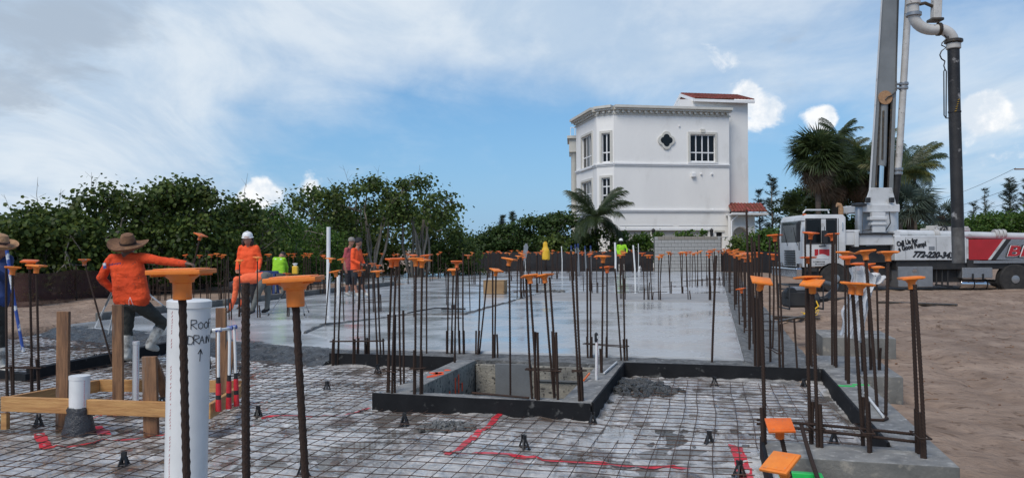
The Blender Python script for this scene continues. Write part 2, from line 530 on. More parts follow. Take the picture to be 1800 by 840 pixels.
M['leaf'] = pm('sea_grape_leaf', (0.085, 0.135, 0.030), (0.038, 0.068, 0.019), 0.7, 0.5, island=0.6, lo=0.3, hi=0.7, c3=(0.165, 0.170, 0.035), s3=0.7, lo3=0.56, hi3=0.76, spec=0.25)
M['leaf2'] = pm('bright_leaf', (0.078, 0.155, 0.028), (0.042, 0.092, 0.018), 0.7, 0.5, island=0.5, spec=0.25)
M['leaf3'] = pm('far_leaf', (0.050, 0.092, 0.024), (0.028, 0.058, 0.017), 0.4, 0.55, island=0.5, spec=0.25)
M['palm'] = pm('palm_leaf', (0.066, 0.098, 0.034), (0.042, 0.066, 0.024), 0.8, 0.42, island=0.4)
M['palm_yellow'] = pm('yellowing_palm_leaf', (0.16, 0.16, 0.035), (0.085, 0.10, 0.025), 0.8, 0.45, island=0.3)
M['palm_grey'] = pm('silvery_palm_leaf', (0.095, 0.125, 0.095), (0.06, 0.085, 0.06), 0.8, 0.42, island=0.3)
M['palm_dead'] = pm('dead_frond', (0.18, 0.125, 0.075), (0.11, 0.075, 0.045), 0.8, 0.8, island=0.3)
M['needle'] = pm('casuarina_needle', (0.030, 0.055, 0.030), (0.022, 0.038, 0.024), 0.6, 0.6, island=0.4)
M['bark'] = pm('grey_bark', (0.24, 0.215, 0.18), (0.12, 0.105, 0.085), 3, 0.85, bump=0.6, bscale=14, stretch=(1, 1, 0.4))
M['palmbark'] = pm('palm_bark', (0.115, 0.088, 0.066), (0.065, 0.05, 0.04), 3, 0.9, bump=0.9, bscale=9, stretch=(0.3, 0.3, 2))


def clear_plastic(name, col, alpha, rough=0.2, bump=0.8):
    m = pm(name, col, None, 3, rough, bump=bump, bscale=9)
    t = m.node_tree
    b = t.nodes['Principled BSDF']
    tr = t.nodes.new('ShaderNodeBsdfTransparent')
    mx = t.nodes.new('ShaderNodeMixShader')
    mx.inputs[0].default_value = alpha
    t.links.new(tr.outputs[0], mx.inputs[1])
    t.links.new(b.outputs[0], mx.inputs[2])
    t.links.new(mx.outputs[0], t.nodes['Material Output'].inputs[0])
    return m


M['poly'] = clear_plastic('clear_polythene', (0.76, 0.78, 0.80), 0.74)
M['cabglass'] = clear_plastic('cab_glass', (0.02, 0.03, 0.03), 0.55, 0.03, 0.0)
M['bottle'] = clear_plastic('cloudy_bottle', (0.75, 0.76, 0.76), 0.8)


def water_mat():
    m = bpy.data.materials.new('puddle_water')
    m.use_nodes = True
    t = m.node_tree
    b = t.nodes['Principled BSDF']
    b.inputs['Base Color'].default_value = (0.13, 0.11, 0.09, 1)
    b.inputs['Roughness'].default_value = 0.03
    tr = t.nodes.new('ShaderNodeBsdfTransparent')
    mx = t.nodes.new('ShaderNodeMixShader')
    mx.inputs[0].default_value = 0.5
    t.links.new(tr.outputs[0], mx.inputs[1])
    t.links.new(b.outputs[0], mx.inputs[2])
    t.links.new(mx.outputs[0], t.nodes['Material Output'].inputs[0])
    return m


M['water'] = water_mat()


def thin_leaf(m, w=0.4):                         # light passes through leaf blades
    t = m.node_tree
    b = t.nodes['Principled BSDF']
    src = b.inputs['Base Color'].links[0].from_socket
    tl = t.nodes.new('ShaderNodeBsdfTranslucent')
    hs = t.nodes.new('ShaderNodeHueSaturation')
    hs.inputs['Value'].default_value = 1.6
    hs.inputs['Hue'].default_value = 0.48
    t.links.new(src, hs.inputs['Color'])
    t.links.new(hs.outputs[0], tl.inputs['Color'])
    mx = t.nodes.new('ShaderNodeMixShader')
    mx.inputs[0].default_value = w
    t.links.new(b.outputs[0], mx.inputs[1])
    t.links.new(tl.outputs[0], mx.inputs[2])
    t.links.new(mx.outputs[0], t.nodes['Material Output'].inputs[0])


for kk in ('leaf', 'leaf2', 'leaf3', 'palm', 'palm_yellow', 'palm_grey'):
    thin_leaf(M[kk])


def mesh_fence_mat():                            # woven debris netting: fine threads with open cells
    m = bpy.data.materials.new('debris_netting')
    m.use_nodes = True
    t = m.node_tree
    L = t.links.new
    b = t.nodes['Principled BSDF']
    b.inputs['Base Color'].default_value = (0.060, 0.022, 0.018, 1)
    b.inputs['Roughness'].default_value = 0.8
    tc = t.nodes.new('ShaderNodeTexCoord')
    nz = t.nodes.new('ShaderNodeTexNoise')
    nz.inputs['Scale'].default_value = 2.0
    L(tc.outputs['Object'], nz.inputs[0])
    mr = t.nodes.new('ShaderNodeMapRange')
    mr.inputs[1].default_value, mr.inputs[2].default_value = 0.3, 0.7
    mr.inputs[3].default_value, mr.inputs[4].default_value = 0.72, 0.95
    L(nz.outputs[0], mr.inputs[0])
    tr = t.nodes.new('ShaderNodeBsdfTransparent')
    mx = t.nodes.new('ShaderNodeMixShader')
    L(mr.outputs[0], mx.inputs[0])
    L(tr.outputs[0], mx.inputs[1])
    L(b.outputs[0], mx.inputs[2])
    L(mx.outputs[0], t.nodes['Material Output'].inputs[0])
    return m


M['fence'] = mesh_fence_mat()


def fnoise(x, y, s=1.0, o=0.0):
    return noise.noise(Vector((x * s + o, y * s - o * 0.7, o * 1.3)))
# ------------------------------------------------------------------ terrain
def lines(lo, hi, step, far, grow=1.35):
    a = [lo + i * step for i in range(int(round((hi - lo) / step)) + 1)]
    s, l, r = step, [], []
    x, y = lo, a[-1]
    while s < 1e9 and (x > -far or y < far):
        s *= grow
        x -= s
        y += s
        l.append(max(x, -far * 1.01))
        r.append(min(y, far * 1.01))
    return sorted(set(l)) + a + sorted(set(r))


def sstep(x, a, b):
    t = max(0.0, min(1.0, (x - a) / (b - a)))
    return t * t * (3 - 2 * t)


def soil_z(x, y):
    u, v = to_uv(Vector((x, y, 0)))
    z = -0.30 + 0.17 * sstep(y, 8, 24)
    if u < -10:
        z = -0.06 + 0.03 * fnoise(x, y, 0.3)
    far = sstep(math.hypot(x, y), 26, 60)
    z += (1 - far) * (0.05 * fnoise(x, y, 0.45, 3) + 0.04 * fnoise(x, y, 1.6, 9) + 0.028 * fnoise(x, y, 3.4, 5) + 0.022 * (0.4 - abs(fnoise(x, y, 2.3, 13))) + 0.016 * fnoise(x, y, 8.0, 7))
    if u > 1.3:                                  # wheel ruts running along the truck and away past the footing
        for c in (14.2, 16.1, 19.0, 20.9):
            z -= (0.07 * math.exp(-((y - 0.10 * x - c + 0.5 * fnoise(x, 0, .15, c)) / .20) ** 2) - 0.03 * math.exp(-((y - 0.10 * x - c - .42) / .16) ** 2)) * (1 - far)
        for c in (3.3, 5.1):
            z -= 0.06 * math.exp(-((u - c - 0.4 * fnoise(v, 0, .12, c)) / .19) ** 2) * (1 - far) * (1 - sstep(v, 13, 16))
    z += 0.10 * far
    inside = sstep(u, -12.6, -12.2) * (1 - sstep(u, 0.9, 1.15)) * sstep(v, 0.5, 0.9) * (1 - sstep(v, 45.0, 46.5))
    z = z * (1 - inside) + (-0.95) * inside
    return z


def build_ground():
    xs = lines(-18.0, 16.0, 0.11, 3000)
    ys = lines(1.0, 31.0, 0.11, 3000)
    vs = [(x, y, soil_z(x, y)) for y in ys for x in xs]
    n = len(xs)
    fs = [(j * n + i, j * n + i + 1, (j + 1) * n + i + 1, (j + 1) * n + i) for j in range(len(ys) - 1) for i in range(n - 1)]
    me = bpy.data.meshes.new('ground')
    me.from_pydata(vs, [], fs)
    me.polygons.foreach_set('use_smooth', [True] * len(fs))
    tag(put('ground', me, M['soil']), kind='structure')


build_ground()


def uvgrid(name, mat, u0, u1, v0, v1, du, dv, zf, skirt=None, skip=None, smooth=True, parent=None, solid=None):
    nu, nv = max(1, int(round((u1 - u0) / du))), max(1, int(round((v1 - v0) / dv)))
    vs, fs = [], []
    for j in range(nv + 1):
        for i in range(nu + 1):
            u, v = u0 + (u1 - u0) * i / nu, v0 + (v1 - v0) * j / nv
            vs.append(UV(u, v, zf(u, v)))
    n = nu + 1
    for j in range(nv):
        for i in range(nu):
            u, v = u0 + (u1 - u0) * (i + .5) / nu, v0 + (v1 - v0) * (j + .5) / nv
            if skip and skip(u, v):
                continue
            fs.append((j * n + i, j * n + i + 1, (j + 1) * n + i + 1, (j + 1) * n + i))
    if skirt is not None:
        ring = [i for i in range(n)] + [j * n + nu for j in range(1, nv + 1)] + [nv * n + i for i in range(nu - 1, -1, -1)] + [j * n for j in range(nv - 1, 0, -1)]
        b = len(vs)
        for k in ring:
            vs.append(Vector((vs[k].x, vs[k].y, skirt)))
        m = len(ring)
        fs += [(ring[k], b + k, b + (k + 1) % m, ring[(k + 1) % m]) for k in range(m)]
    me = bpy.data.meshes.new(name)
    me.from_pydata([tuple(p) for p in vs], [], fs)
    if smooth:
        me.polygons.foreach_set('use_smooth', [True] * len(fs))
        me.set_sharp_from_angle(angle=R(50))
    return put(name, me, mat, parent)


SLAB_FRONT, SLAB_R = 9.95, 0.35


def slab_edge(u):                                # where the placed concrete stops on the left
    return 9.5 + max(0.0, (-5.0 - u)) * 0.31 + 0.18 * fnoise(u, 0, 0.7, 4)


def build_slab():
    # the long slab, its front edge following the pour on the left
    us = [-12.0 + 12.35 * i / 60 for i in range(61)]
    vs_ = [0, 0.04, 0.1, 0.2, 0.35, 0.5, 0.7, 1.0]
    verts, fs = [], []
    for t in vs_:
        for u in us:
            v0 = max(SLAB_FRONT, slab_edge(u) + 0.25) if u < -4.8 else SLAB_FRONT
            verts.append(UV(u, v0 + (46.0 - v0) * t, 0.006 * fnoise(u, t * 30, 0.5)))
    n = len(us)
    for j in range(len(vs_) - 1):
        for i in range(n - 1):
            fs.append((j * n + i, j * n + i + 1, (j + 1) * n + i + 1, (j + 1) * n + i))
    b = len(verts)
    ring = [i for i in range(n)] + [j * n + n - 1 for j in range(1, len(vs_))] + [(len(vs_) - 1) * n + i for i in range(n - 2, -1, -1)] + [j * n for j in range(len(vs_) - 2, 0, -1)]
    for k in ring:
        verts.append(Vector((verts[k].x, verts[k].y, -0.5)))
    m = len(ring)
    fs += [(ring[k], b + k, b + (k + 1) % m, ring[(k + 1) % m]) for k in range(m)]
    me = bpy.data.meshes.new('slab')
    me.from_pydata([tuple(p) for p in verts], [], fs)
    me.polygons.foreach_set('use_smooth', [True] * len(fs))
    me.set_sharp_from_angle(angle=R(40))
    tag(put('slab', me, M['slab']), kind='structure')
    # rear wing spreading to the left beyond the fence corner
    b = MB().prism([UV(-21, 30).xy, UV(-12.01, 30).xy, UV(-12.01, 46).xy, UV(-21, 46).xy], -0.5, -0.004)
    tag(b.build('slab_wing', M['slab']), kind='structure')
    # newest panel, a sheet a few millimetres proud with a rough bead round it
    pts = [(-5.15, 20.0), (-5.12, 15.4), (-6.3, 15.1), (-6.9, 12.7), (-6.6, 11.6), (-5.2, 10.4), (-4.7, 9.97), (SLAB_R - .02, 9.97), (SLAB_R - .02, 20.05)]
    b = MB().prism([UV(u, v).xy for u, v in reversed(pts)], -0.2, 0.014)
    tag(b.build('fresh_panel', M['slab_new'], bevel=0.004), kind='structure')
    b = MB().prism([UV(u, v).xy for u, v in ((-5.15, 20.0), (SLAB_R - .02, 20.05), (SLAB_R - .02, 23.6), (-5.15, 23.2))], -0.2, 0.03)
    tag(b.build('beam_strip', M['strip'], bevel=0.006), kind='structure')
    # lumpy joint bead left by the screed
    def bead(path, r):
        q = []
        for (a, b_) in zip(path, path[1:]):
            k = max(2, int((Vector(b_) - Vector(a)).length / 0.12))
            q += [Vector(a).lerp(Vector(b_), i / k) for i in range(k)]
        q.append(Vector(path[-1]))
        bb = MB()
        bb.tube([UV(p[0] + 0.04 * fnoise(p[0], p[1], 3), p[1] + 0.06 * fnoise(p[0], p[1], 2, 6), 0.012) for p in q],
                [r * (0.6 + 0.9 * random.random()) for _ in q], 6)
        return bb
    b = bead([(-5.15, 23.1), (-5.15, 20), (-5.13, 15.4), (-6.3, 15.1), (-6.95, 12.7), (-6.65, 11.6)], 0.035)
    tag(b.build('joint_ridge', M['conc_rough'], smooth=True), kind='structure')


build_slab()


def rough(amp, s1=2.2, s2=7.0):
    return lambda u, v: amp * (0.55 * fnoise(u, v, s1, 2) + 0.45 * fnoise(u, v, s2, 8) + 0.5 * max(0, fnoise(u, v, 16, 1)))


# rough edge band along the right beam and along the front
rb = rough(0.045)
tag(uvgrid('right_beam', M['conc_rough'], SLAB_R + 0.003, 1.16, 9.66, 45.5, 0.07, 0.14, lambda u, v: -0.035 + rb(u, v) + (0.03 if u < SLAB_R + .1 else 0), skirt=-0.6), kind='structure')
tag(uvgrid('front_beam', M['conc_rough'], -4.95, 1.19, 9.325, SLAB_FRONT - 0.003, 0.06, 0.06, lambda u, v: -0.012 + 0.4 * rb(u, v), skirt=-0.6), kind='structure')
# the pour on the left, sloping off into the mesh
def pour_z(u, v):
    e = slab_edge(u) + 0.3
    t = sstep(e - v, 0.0, 1.15)
    return 0.0 - 0.17 * t + 0.048 * (fnoise(u, v, 1.6, 2) + fnoise(u, v, 5, 7) + 0.7 * fnoise(u, v, 13, 3)) * (0.25 + 0.75 * sstep(e - v, 0, 0.25))
tag(uvgrid('fresh_pour', M['wet_conc'], -12.0, -4.78, 8.2, 12.3, 0.05, 0.05, pour_z,
           skip=lambda u, v: v > slab_edge(u) + 0.34 or v < slab_edge(u) - 1.35 or (u > -4.98 and v < 9.35)), kind='structure')


# ------------------------------------------------------------------ footing, pit and forms
def uvpoly(pts):
    return [UV(u, v).xy for u, v in pts]


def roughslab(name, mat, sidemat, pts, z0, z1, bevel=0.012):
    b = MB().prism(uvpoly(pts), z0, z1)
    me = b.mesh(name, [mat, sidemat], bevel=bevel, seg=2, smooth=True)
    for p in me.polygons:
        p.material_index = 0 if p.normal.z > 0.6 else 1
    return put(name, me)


tag(roughslab('right_footing', M['conc'], M['conc_side'], [(0.34, 5.42), (1.50, 5.42), (1.52, 9.0), (1.95, 9.0), (1.95, 10.6), (1.165, 10.6), (1.165, 9.32), (1.195, 9.32), (1.195, 5.86), (0.34, 5.86)], -0.75, 0.0),
    'grey concrete footing turning the corner by the sand, dark formed sides', 'footing')
tag(roughslab('block_pad', M['conc'], M['conc_side'], [(1.55, 12.2), (2.55, 12.2), (2.55, 13.3), (1.55, 13.3)], -0.6, 0.06),
    'low square concrete pad in the sand beside the bare rebars', 'pad')


def form_board(p, q, label, t=0.022, z0=-0.17, z1=0.022):
    p, q = Vector((*p, 0)), Vector((*q, 0))
    a, b = UV(p.x, p.y), UV(q.x, q.y)
    m = MB()
    k = max(2, int((b - a).length / 0.5))
    d = (b - a).normalized()
    nn = Vector((-d.y, d.x, 0))
    prev = None
    vs, fs = [], []
    for i in range(k + 1):
        c = a.lerp(b, i / k) + nn * 0.006 * fnoise(i * 1.7, p.x)
        dz = 0.006 * fnoise(i * 0.9, p.y, 1, 5)
        for s, z in ((-1, z0), (1, z0), (1, z1 + dz), (-1, z1 + dz)):
            vs.append(c + nn * s * t / 2 + Vector((0, 0, z)))
    for i in range(k):
        for e in range(4):
            fs.append((i * 4 + e, i * 4 + (e + 1) % 4, i * 4 + 4 + (e + 1) % 4, i * 4 + 4 + e))
    fs += [(0, 1, 2, 3), (k * 4 + 3, k * 4 + 2, k * 4 + 1, k * 4)]
    m.add(vs, fs)
    return tag(m.build('form_board', M['form'], bevel=0.003), label, 'form board', 'black form boards edging the pours')


form_board((-4.98, 9.305), (-3.2, 9.305), 'black form board on the slab front left of the pit')
form_board((-1.07, 9.305), (1.17, 9.305), 'long black form board right of the pit along the slab front')
form_board((1.178, 9.29), (1.178, 5.9), 'black form board running along the inside of the right footing')
form_board((-3.19, 6.81), (-1.07, 6.79), 'black form board across the front of the pit')
form_board((-1.058, 6.81), (-1.058, 9.29), 'black form board on the right side of the pit')
form_board((0.325, 5.88), (0.325, 3.2), 'black form board at bottom right beside the green bracket')
form_board((-7.85, 7.35), (-8.05, 10.4), 'muddy dark form beam under the raised boot of the straw hatted worker', t=0.11, z1=0.02)
form_board((-7.8, 7.28), (-10.6, 7.9), 'muddy dark form beam behind the left rebar cage', t=0.07, z0=-0.2, z1=-0.03)


def build_pit():
    t = empty('pit', UV(-2.1, 8.0, -0.6), 'square concrete pit with raised rim, orange marks and exposed walls', 'pit')
    t.location = (0, 0, 0)
    o = roughslab('rim', M['conc'], M['conc_side'], [(-3.175, 6.825), (-1.075, 6.805), (-1.075, 7.10), (-3.175, 7.10)], -0.5, -0.008); o.parent = t
    o = roughslab('rim', M['conc'], M['conc_side'], [(-1.38, 7.104), (-1.075, 7.104), (-1.075, 9.318), (-1.38, 9.318)], -0.5, -0.010); o.parent = t
    o = roughslab('rim', M['conc'], M['pitwall'], [(-3.175, 7.104), (-2.93, 7.104), (-2.93, 9.318), (-3.175, 9.318)], -0.62, -0.006); o.parent = t
    MB().box(UV(-2.15, 9.27, -0.36), (1.53, 0.06, 0.62), -ALPHA).build('back_wall', M['pitwall'], t, bevel=0.008)
    MB().box(UV(-2.42, 9.225, -0.33), (0.46, 0.03, 0.60), -ALPHA).build('patch', M['patch'], t, bevel=0.005)
    MB().box(UV(-1.72, 9.228, -0.22), (0.85, 0.024, 0.02), -ALPHA).build('seam', M['patch'], t)
    MB().box(UV(-2.15, 8.2, -0.60), (1.6, 2.3, 0.04), -ALPHA).build('floor', M['wet_conc'], t)
    rnd = random.Random(3)
    for i in range(7):                           # sprayed orange marks on rim and wall
        u, v = -3.05 + rnd.uniform(-.06, .06), 8.15 + rnd.uniform(-.22, .3)
        pts = [UV(u + 0.07 * math.cos(a) * rnd.uniform(.3, 1), v + 0.09 * math.sin(a) * rnd.uniform(.3, 1), -0.0045) for a in [k * .7 for k in range(9)]]
        MB().plate(pts, (0, 0, 1), 0.0015).build('paint_mark', M['orange_shirt2'], t)
    for v, z0, z1 in ((8.5, -.34, -.1), (8.62, -.3, -.08), (8.3, -.4, -.22), (8.75, -.3, -.2), (8.05, -.42, -.25)):
        MB().box(UV(-2.9285, v, (z0 + z1) / 2), (0.004, 0.035, z1 - z0), -ALPHA).build('paint_mark', M['orange_shirt2'], t)


build_pit()


# ------------------------------------------------------------------ plastic sheet, puddles, wire mesh
def sheet_z(u, v):
    du, dv = 0.35 * fnoise(u, v, .9, 15), 0.35 * fnoise(u, v, .9, 25)
    r = 1 - abs(fnoise(u * 0.9 + du, v * 1.3 + dv, 1.1, 11))
    r2 = 1 - abs(fnoise(u * 1.6 - v * .5 + du, v * .8 + u * .7 + dv, 2.3, 17))
    r3 = 1 - abs(fnoise(u * .7 + v * .9 + dv, v * 1.5 - u * .5, 3.9, 27))
    w = 0.16 * max(0, r - 0.82) + 0.12 * max(0, r2 - 0.80) + 0.075 * max(0, r3 - .78)
    z = -0.158 + 0.028 * fnoise(u, v, 0.9, 4) + 0.010 * fnoise(u, v, 3.5, 6) + 0.006 * fnoise(u, v, 9, 2) + w
    return min(z, -0.116 + 0.1 * (z + 0.116))


def in_pit(u, v):
    return -3.15 < u < -1.12 and 6.9 < v < 9.45


tag(uvgrid('vapor_barrier', M['sheet'], -12.0, 1.18, 1.0, 11.4, 0.036, 0.036, sheet_z,
           skip=lambda u, v: in_pit(u, v) or (u > -4.98 and v > 9.33) or (u > 0.31 and v < 5.85) or v > slab_edge(u) + 0.2),
    'wet wrinkled white plastic vapour barrier sheet under the wire mesh', 'plastic sheet')
w = MB()
for (u0, u1, v0, v1) in ((-4.9, 0.31, 1.2, 6.78), (-9, -4.9, 1.2, 7.2), (-7.7, -3.22, 7.2, 9.2), (-1.03, 1.15, 6.0, 9.25), (-12, -8.1, 8.0, 10.2)):
    w.add([UV(u0, v0, -0.1505), UV(u1, v0, -0.1505), UV(u1, v1, -0.1505), UV(u0, v1, -0.1505)], [(0, 1, 2, 3)])
tag(w.build('puddle_water', M['water'], fix=False), kind='structure')


def mesh_z(u, v, s):
    return -0.105 + s * 0.004 + 0.022 * fnoise(u, v, 0.8, 21) + 0.009 * fnoise(u, v, 3, 12)


def build_wires():
    def allowed(u, v):
        if in_pit(u, v) or (-3.26 < u < -1.0 and 6.72 < v):
            return False
        if v > slab_edge(u) - 0.5 or (v > 9.25 and u > -5.02) or (u > 0.30 and v < 5.9) or u > 1.14:
            return False
        return True

    def runs(pts):
        cur = []
        for p in pts:
            if allowed(*p):
                cur.append(p)
            else:
                if len(cur) > 2:
                    yield cur
                cur = []
        if len(cur) > 2:
            yield cur
    groups = [('sheet', -11.8, -7.95), ('near', -7.8, 1.14)]
    t1 = empty('wire_mesh', (0, 0, 0), 'rusty welded wire reinforcing mesh laid over the foreground plastic', 'wire mesh')
    t2 = empty('wire_mesh', (0, 0, 0), 'muddy wire reinforcing mesh in the left bay behind the rebar cage', 'wire mesh')
    rnd = random.Random(11)
    for t, u0, u1, v0, v1 in ((t1, -7.75, 1.14, 1.9, 9.2), (t2, -11.8, -8.12, 7.6, 11.0)):
        n = int((u1 - u0) / 0.152)
        for i in range(n + 1):
            u = u0 + i * 0.152
            ph = rnd.uniform(-.022, .022)
            for run in runs([(u + ph + 0.035 * fnoise(u, v0 + k * .1, 0.6, 31) + .010 * fnoise(u, v0 + k * .1, 2.5, 3), v0 + k * 0.1) for k in range(int((v1 - v0) / 0.1) + 1)]):
                MB().tube([UV(a, b, mesh_z(a, b, 1)) for a, b in run], 0.0033, 4).build('wire', M['wire'], t, fix=False)
        n = int((v1 - v0) / 0.152)
        for i in range(n + 1):
            v = v0 + i * 0.152
            ph = rnd.uniform(-.022, .022)
            for run in runs([(u0 + k * 0.1, v + ph + 0.035 * fnoise(u0 + k * .1, v, 0.6, 41) + .012 * fnoise(u0 + k * .1, v, 2.5, 5)) for k in range(int((u1 - u0) / 0.1) + 1)]):
                MB().tube([UV(a, b, mesh_z(a, b, -1)) for a, b in run], 0.0033, 4).build('wire', M['wire'], t, fix=False)


build_wires()


# ------------------------------------------------------------------ things lying on the mesh
def tape(pts, w, label):
    q = []
    for a, b in zip(pts, pts[1:]):
        k = max(2, int((b - a).length / 0.06))
        q += [a.lerp(b, i / k) for i in range(k)]
    q.append(pts[-1])
    vs, fs = [], []
    for i, p in enumerate(q):
        d = q[min(i + 1, len(q) - 1)] - q[max(i - 1, 0)]
        n = Vector((-d.y, d.x, 0)).normalized()
        ww = w * (0.85 + 0.3 * fnoise(i, p.x, 0.6)) / 2
        n = n + n.cross(Vector((0, 0, 1))) * 0.1
        for s in (-1, 1):
            e = p + n * s * ww
            u, v = to_uv(e)
            vs.append(Vector((e.x, e.y, max(sheet_z(u, v), -0.1515) + 0.007)))
    fs = [(i * 2, i * 2 + 1, i * 2 + 3, i * 2 + 2) for i in range(len(q) - 1)]
    return tag(MB().add(vs, fs).build('red_tape', M['redtape'], fix=False), label, 'tape', 'red tape strips on the plastic sheet')


ZT = -0.15
tape([G(888, 727, ZT), G(842, 765, ZT), G(785, 808, ZT)], 0.062, 'red tape strip slanting down from the front of the pit')
tape([G(778, 801, ZT), G(1000, 812, ZT), G(1215, 828, ZT)], 0.05, 'long red tape strip running right across the bottom foreground')
tape([G(1292, 788, ZT), G(1310, 836, ZT), G(1322, 880, ZT)], 0.11, 'short wide red tape beside the black form at bottom right')
tape([G(68, 762, ZT), G(84, 794, ZT)], 0.10, 'short red tape corner piece left of the wrapped pipe')
tape([G(84, 792, ZT), G(180, 776, ZT), G(296, 768, ZT)], 0.05, 'red tape strip passing in front of the wrapped pipe')
tape([G(168, 752, ZT), G(185, 766, ZT)], 0.11, 'crumpled red tape flap right of the wrapped pipe')
tape([G(460, 738, ZT), G(560, 738, ZT), G(606, 732, ZT), G(650, 717, ZT)], 0.04, 'thin faded red tape strip left of the pit corner')
tape([G(150, 737, ZT), G(230, 728, ZT), G(300, 726, ZT)], 0.035, 'thin red tape strip under the timber batter box')


def chair_mesh():
    b = MB()
    for k in range(4):
        a = math.pi / 4 + k * math.pi / 2
        top = Vector((0.012 * math.cos(a), 0.012 * math.sin(a), 0.085))
        bot = Vector((0.042 * math.cos(a), 0.042 * math.sin(a), 0.006))
        b.bar(bot, top, 0.013, 0.013)
        b.bar(bot * 1.25 + Vector((0, 0, -0.002)), bot * 0.7, 0.024, 0.008)
    b.lathe([(0.016, 0.06), (0.018, 0.085), (0.014, 0.088)], 10)
    b.box((0, 0.013, 0.10), (0.03, 0.008, 0.03))
    b.box((0, -0.013, 0.10), (0.03, 0.008, 0.03))
    b.lathe([(0.036, 0.022), (0.038, 0.026), (0.034, 0.03)], 12)
    return b.mesh('mesh_chair', M['black'])


CH = chair_mesh()
chairs = [(711, 748, 'left of the concrete spatter'), (921, 790, 'between the slanting and long red tapes'), (1042, 747, 'in front of the pit form corner'),
          (1247, 783, 'in the right foreground above the long red tape'), (575, 688, 'left of the pit on the plastic'), (1413, 684, 'behind the capped pair on the right'),
          (1256, 680, 'against the long black form board'), (1466, 783, 'beside the front footing'), (664, 656, 'under the rebar cage left of the pit'),
          (218, 822, 'at bottom left near the big roof drain pipe'), (454, 735, 'right of the batter box'), (533, 838, 'at the foot of the near leaning rebar'),
          (285, 712, 'behind the small white pipe'), (424, 660, 'behind the near rusty rebar'), (168, 636, 'in the muddy left bay'), (68, 750, 'below the batter box corner'), (1300, 838, 'touching the wide red tape')]
for i, (x, y, w) in enumerate(chairs):
    o = put('rebar_chair', CH)
    p = G(x, y, -0.145)
    o.location = p
    o.scale = (1.0, 1.0, 1.0)
    o.rotation_euler = (0, 0, random.uniform(0, 6.28))
    tag(o, 'small black plastic mesh support chair ' + w, 'support chair', 'black plastic chairs holding up the mesh')


def clump(name, mat, c, rx, ry, h, n, seed, label, cat, rz=0.0, sizes=(0.02, 0.05)):
    rnd = random.Random(seed)
    b = MB()
    for i in range(n):
        a, q = rnd.uniform(0, 6.28), math.sqrt(rnd.random())
        x, y = rx * q * math.cos(a), ry * q * math.sin(a)
        z = h * (1 - q * q) * rnd.uniform(0.1, 1.0)
        s = rnd.uniform(*sizes)
        M3 = Matrix.Rotation(rz, 3, 'Z')
        bm = bmesh.new()
        bmesh.ops.create_icosphere(bm, subdivisions=3, radius=s)
        off = rnd.uniform(0, 50)
        for v in bm.verts:
            v.co *= 1 + 0.75 * noise.noise(v.co * (0.9 / s) + Vector((off, off, 0))) + 0.45 * noise.noise(v.co * (2.4 / s) + Vector((off, 0, off)))
            v.co.z *= 0.75
        b.add([Vector(c) + M3 @ (v.co + Vector((x, y, z))) for v in bm.verts], [[v.index for v in f.verts] for f in bm.faces])
        bm.free()
    return tag(b.build(name, mat, smooth=False, fix=False), label, cat, kind='stuff' if n > 20 else None)


clump('concrete_spatter', M['conc_rough'], G(785, 752, -0.13), 0.25, 0.16, 0.045, 190, 1, 'heap of spilled grey concrete on the mesh in front of the pit', 'concrete heap', sizes=(0.008, 0.032))
clump('mud_pile', M['wet_conc'], G(1120, 683, -0.13), 0.36, 0.55, 0.06, 300, 2, 'dark wet mud pile between the pit and the long form board', 'mud pile', sizes=(0.008, 0.045))
clump('mud_clod', M['wet_conc'], G(1188, 688, -0.13), 0.09, 0.06, 0.03, 14, 3, 'small dark mud clod right of the mud pile', 'mud clod', sizes=(0.012, 0.03))
clump('mud_clod', M['wet_conc'], G(1062, 708, -0.13), 0.08, 0.05, 0.03, 8, 4, 'small dark mud clod beside the pit form corner', 'mud clod', sizes=(0.012, 0.03))
clump('sand_heap', M['soil'], G(700, 718, -0.16), 0.24, 0.10, 0.03, 60, 5, 'strip of brown sand spilled under the left end of the pit form', 'sand', sizes=(0.01, 0.035))
clump('sand_heap', M['soil'], G(1440, 672, -0.16), 0.5, 0.22, 0.03, 90, 6, 'brown sand in the corner of the forms on the right', 'sand', sizes=(0.01, 0.035))
b = MB()
rnd = random.Random(5)
for i in range(360):                            # splashes and pebbles all over the sheet
    u, v = rnd.uniform(-7.6, 1.0), rnd.uniform(3.0, 9.1)
    if in_pit(u, v) or (-3.3 < u < -1 and v > 6.6):
        continue
    s = rnd.uniform(0.004, 0.016)
    c = UV(u, v, max(sheet_z(u, v), -0.1505))
    n = rnd.randint(5, 7)
    ring = [c + Vector((s * math.cos(k * 6.283 / n) * rnd.uniform(.6, 1.3), s * math.sin(k * 6.283 / n) * rnd.uniform(.6, 1.3), 0)) for k in range(n)]
    b.add(ring + [c + Vector((0, 0, s * 0.6))], [(k, (k + 1) % n, n) for k in range(n)])
tag(b.build('concrete_splashes', M['conc_rough'], fix=False), 'scattered specks of splashed concrete over the plastic sheet', 'splashes', kind='stuff')
b = MB()
for i in range(1500):                            # twigs and stones on the sand
    x, y = rnd.uniform(2.5, 15), rnd.uniform(4.0, 24)
    u, v = to_uv(Vector((x, y, 0)))
    if u < 2.1:
        continue
    z = soil_z(x, y)
    a, l = rnd.uniform(0, 6.28), rnd.uniform(0.02, 0.16)
    if rnd.random() < 0.3:
        d = Vector((math.cos(a), math.sin(a), rnd.uniform(-.1, .25))) * l
        b.tube([Vector((x, y, z + .004)), Vector((x, y, z + 0.012)) + d * .5, Vector((x, y, z + .006)) + d], rnd.uniform(0.002, 0.006), 4)
    else:
        s = rnd.uniform(0.006, 0.022)
        b.lathe([(s * .6, -s * .3), (s, 0), (s * .6, s * .5)], 6, (x, y, z))
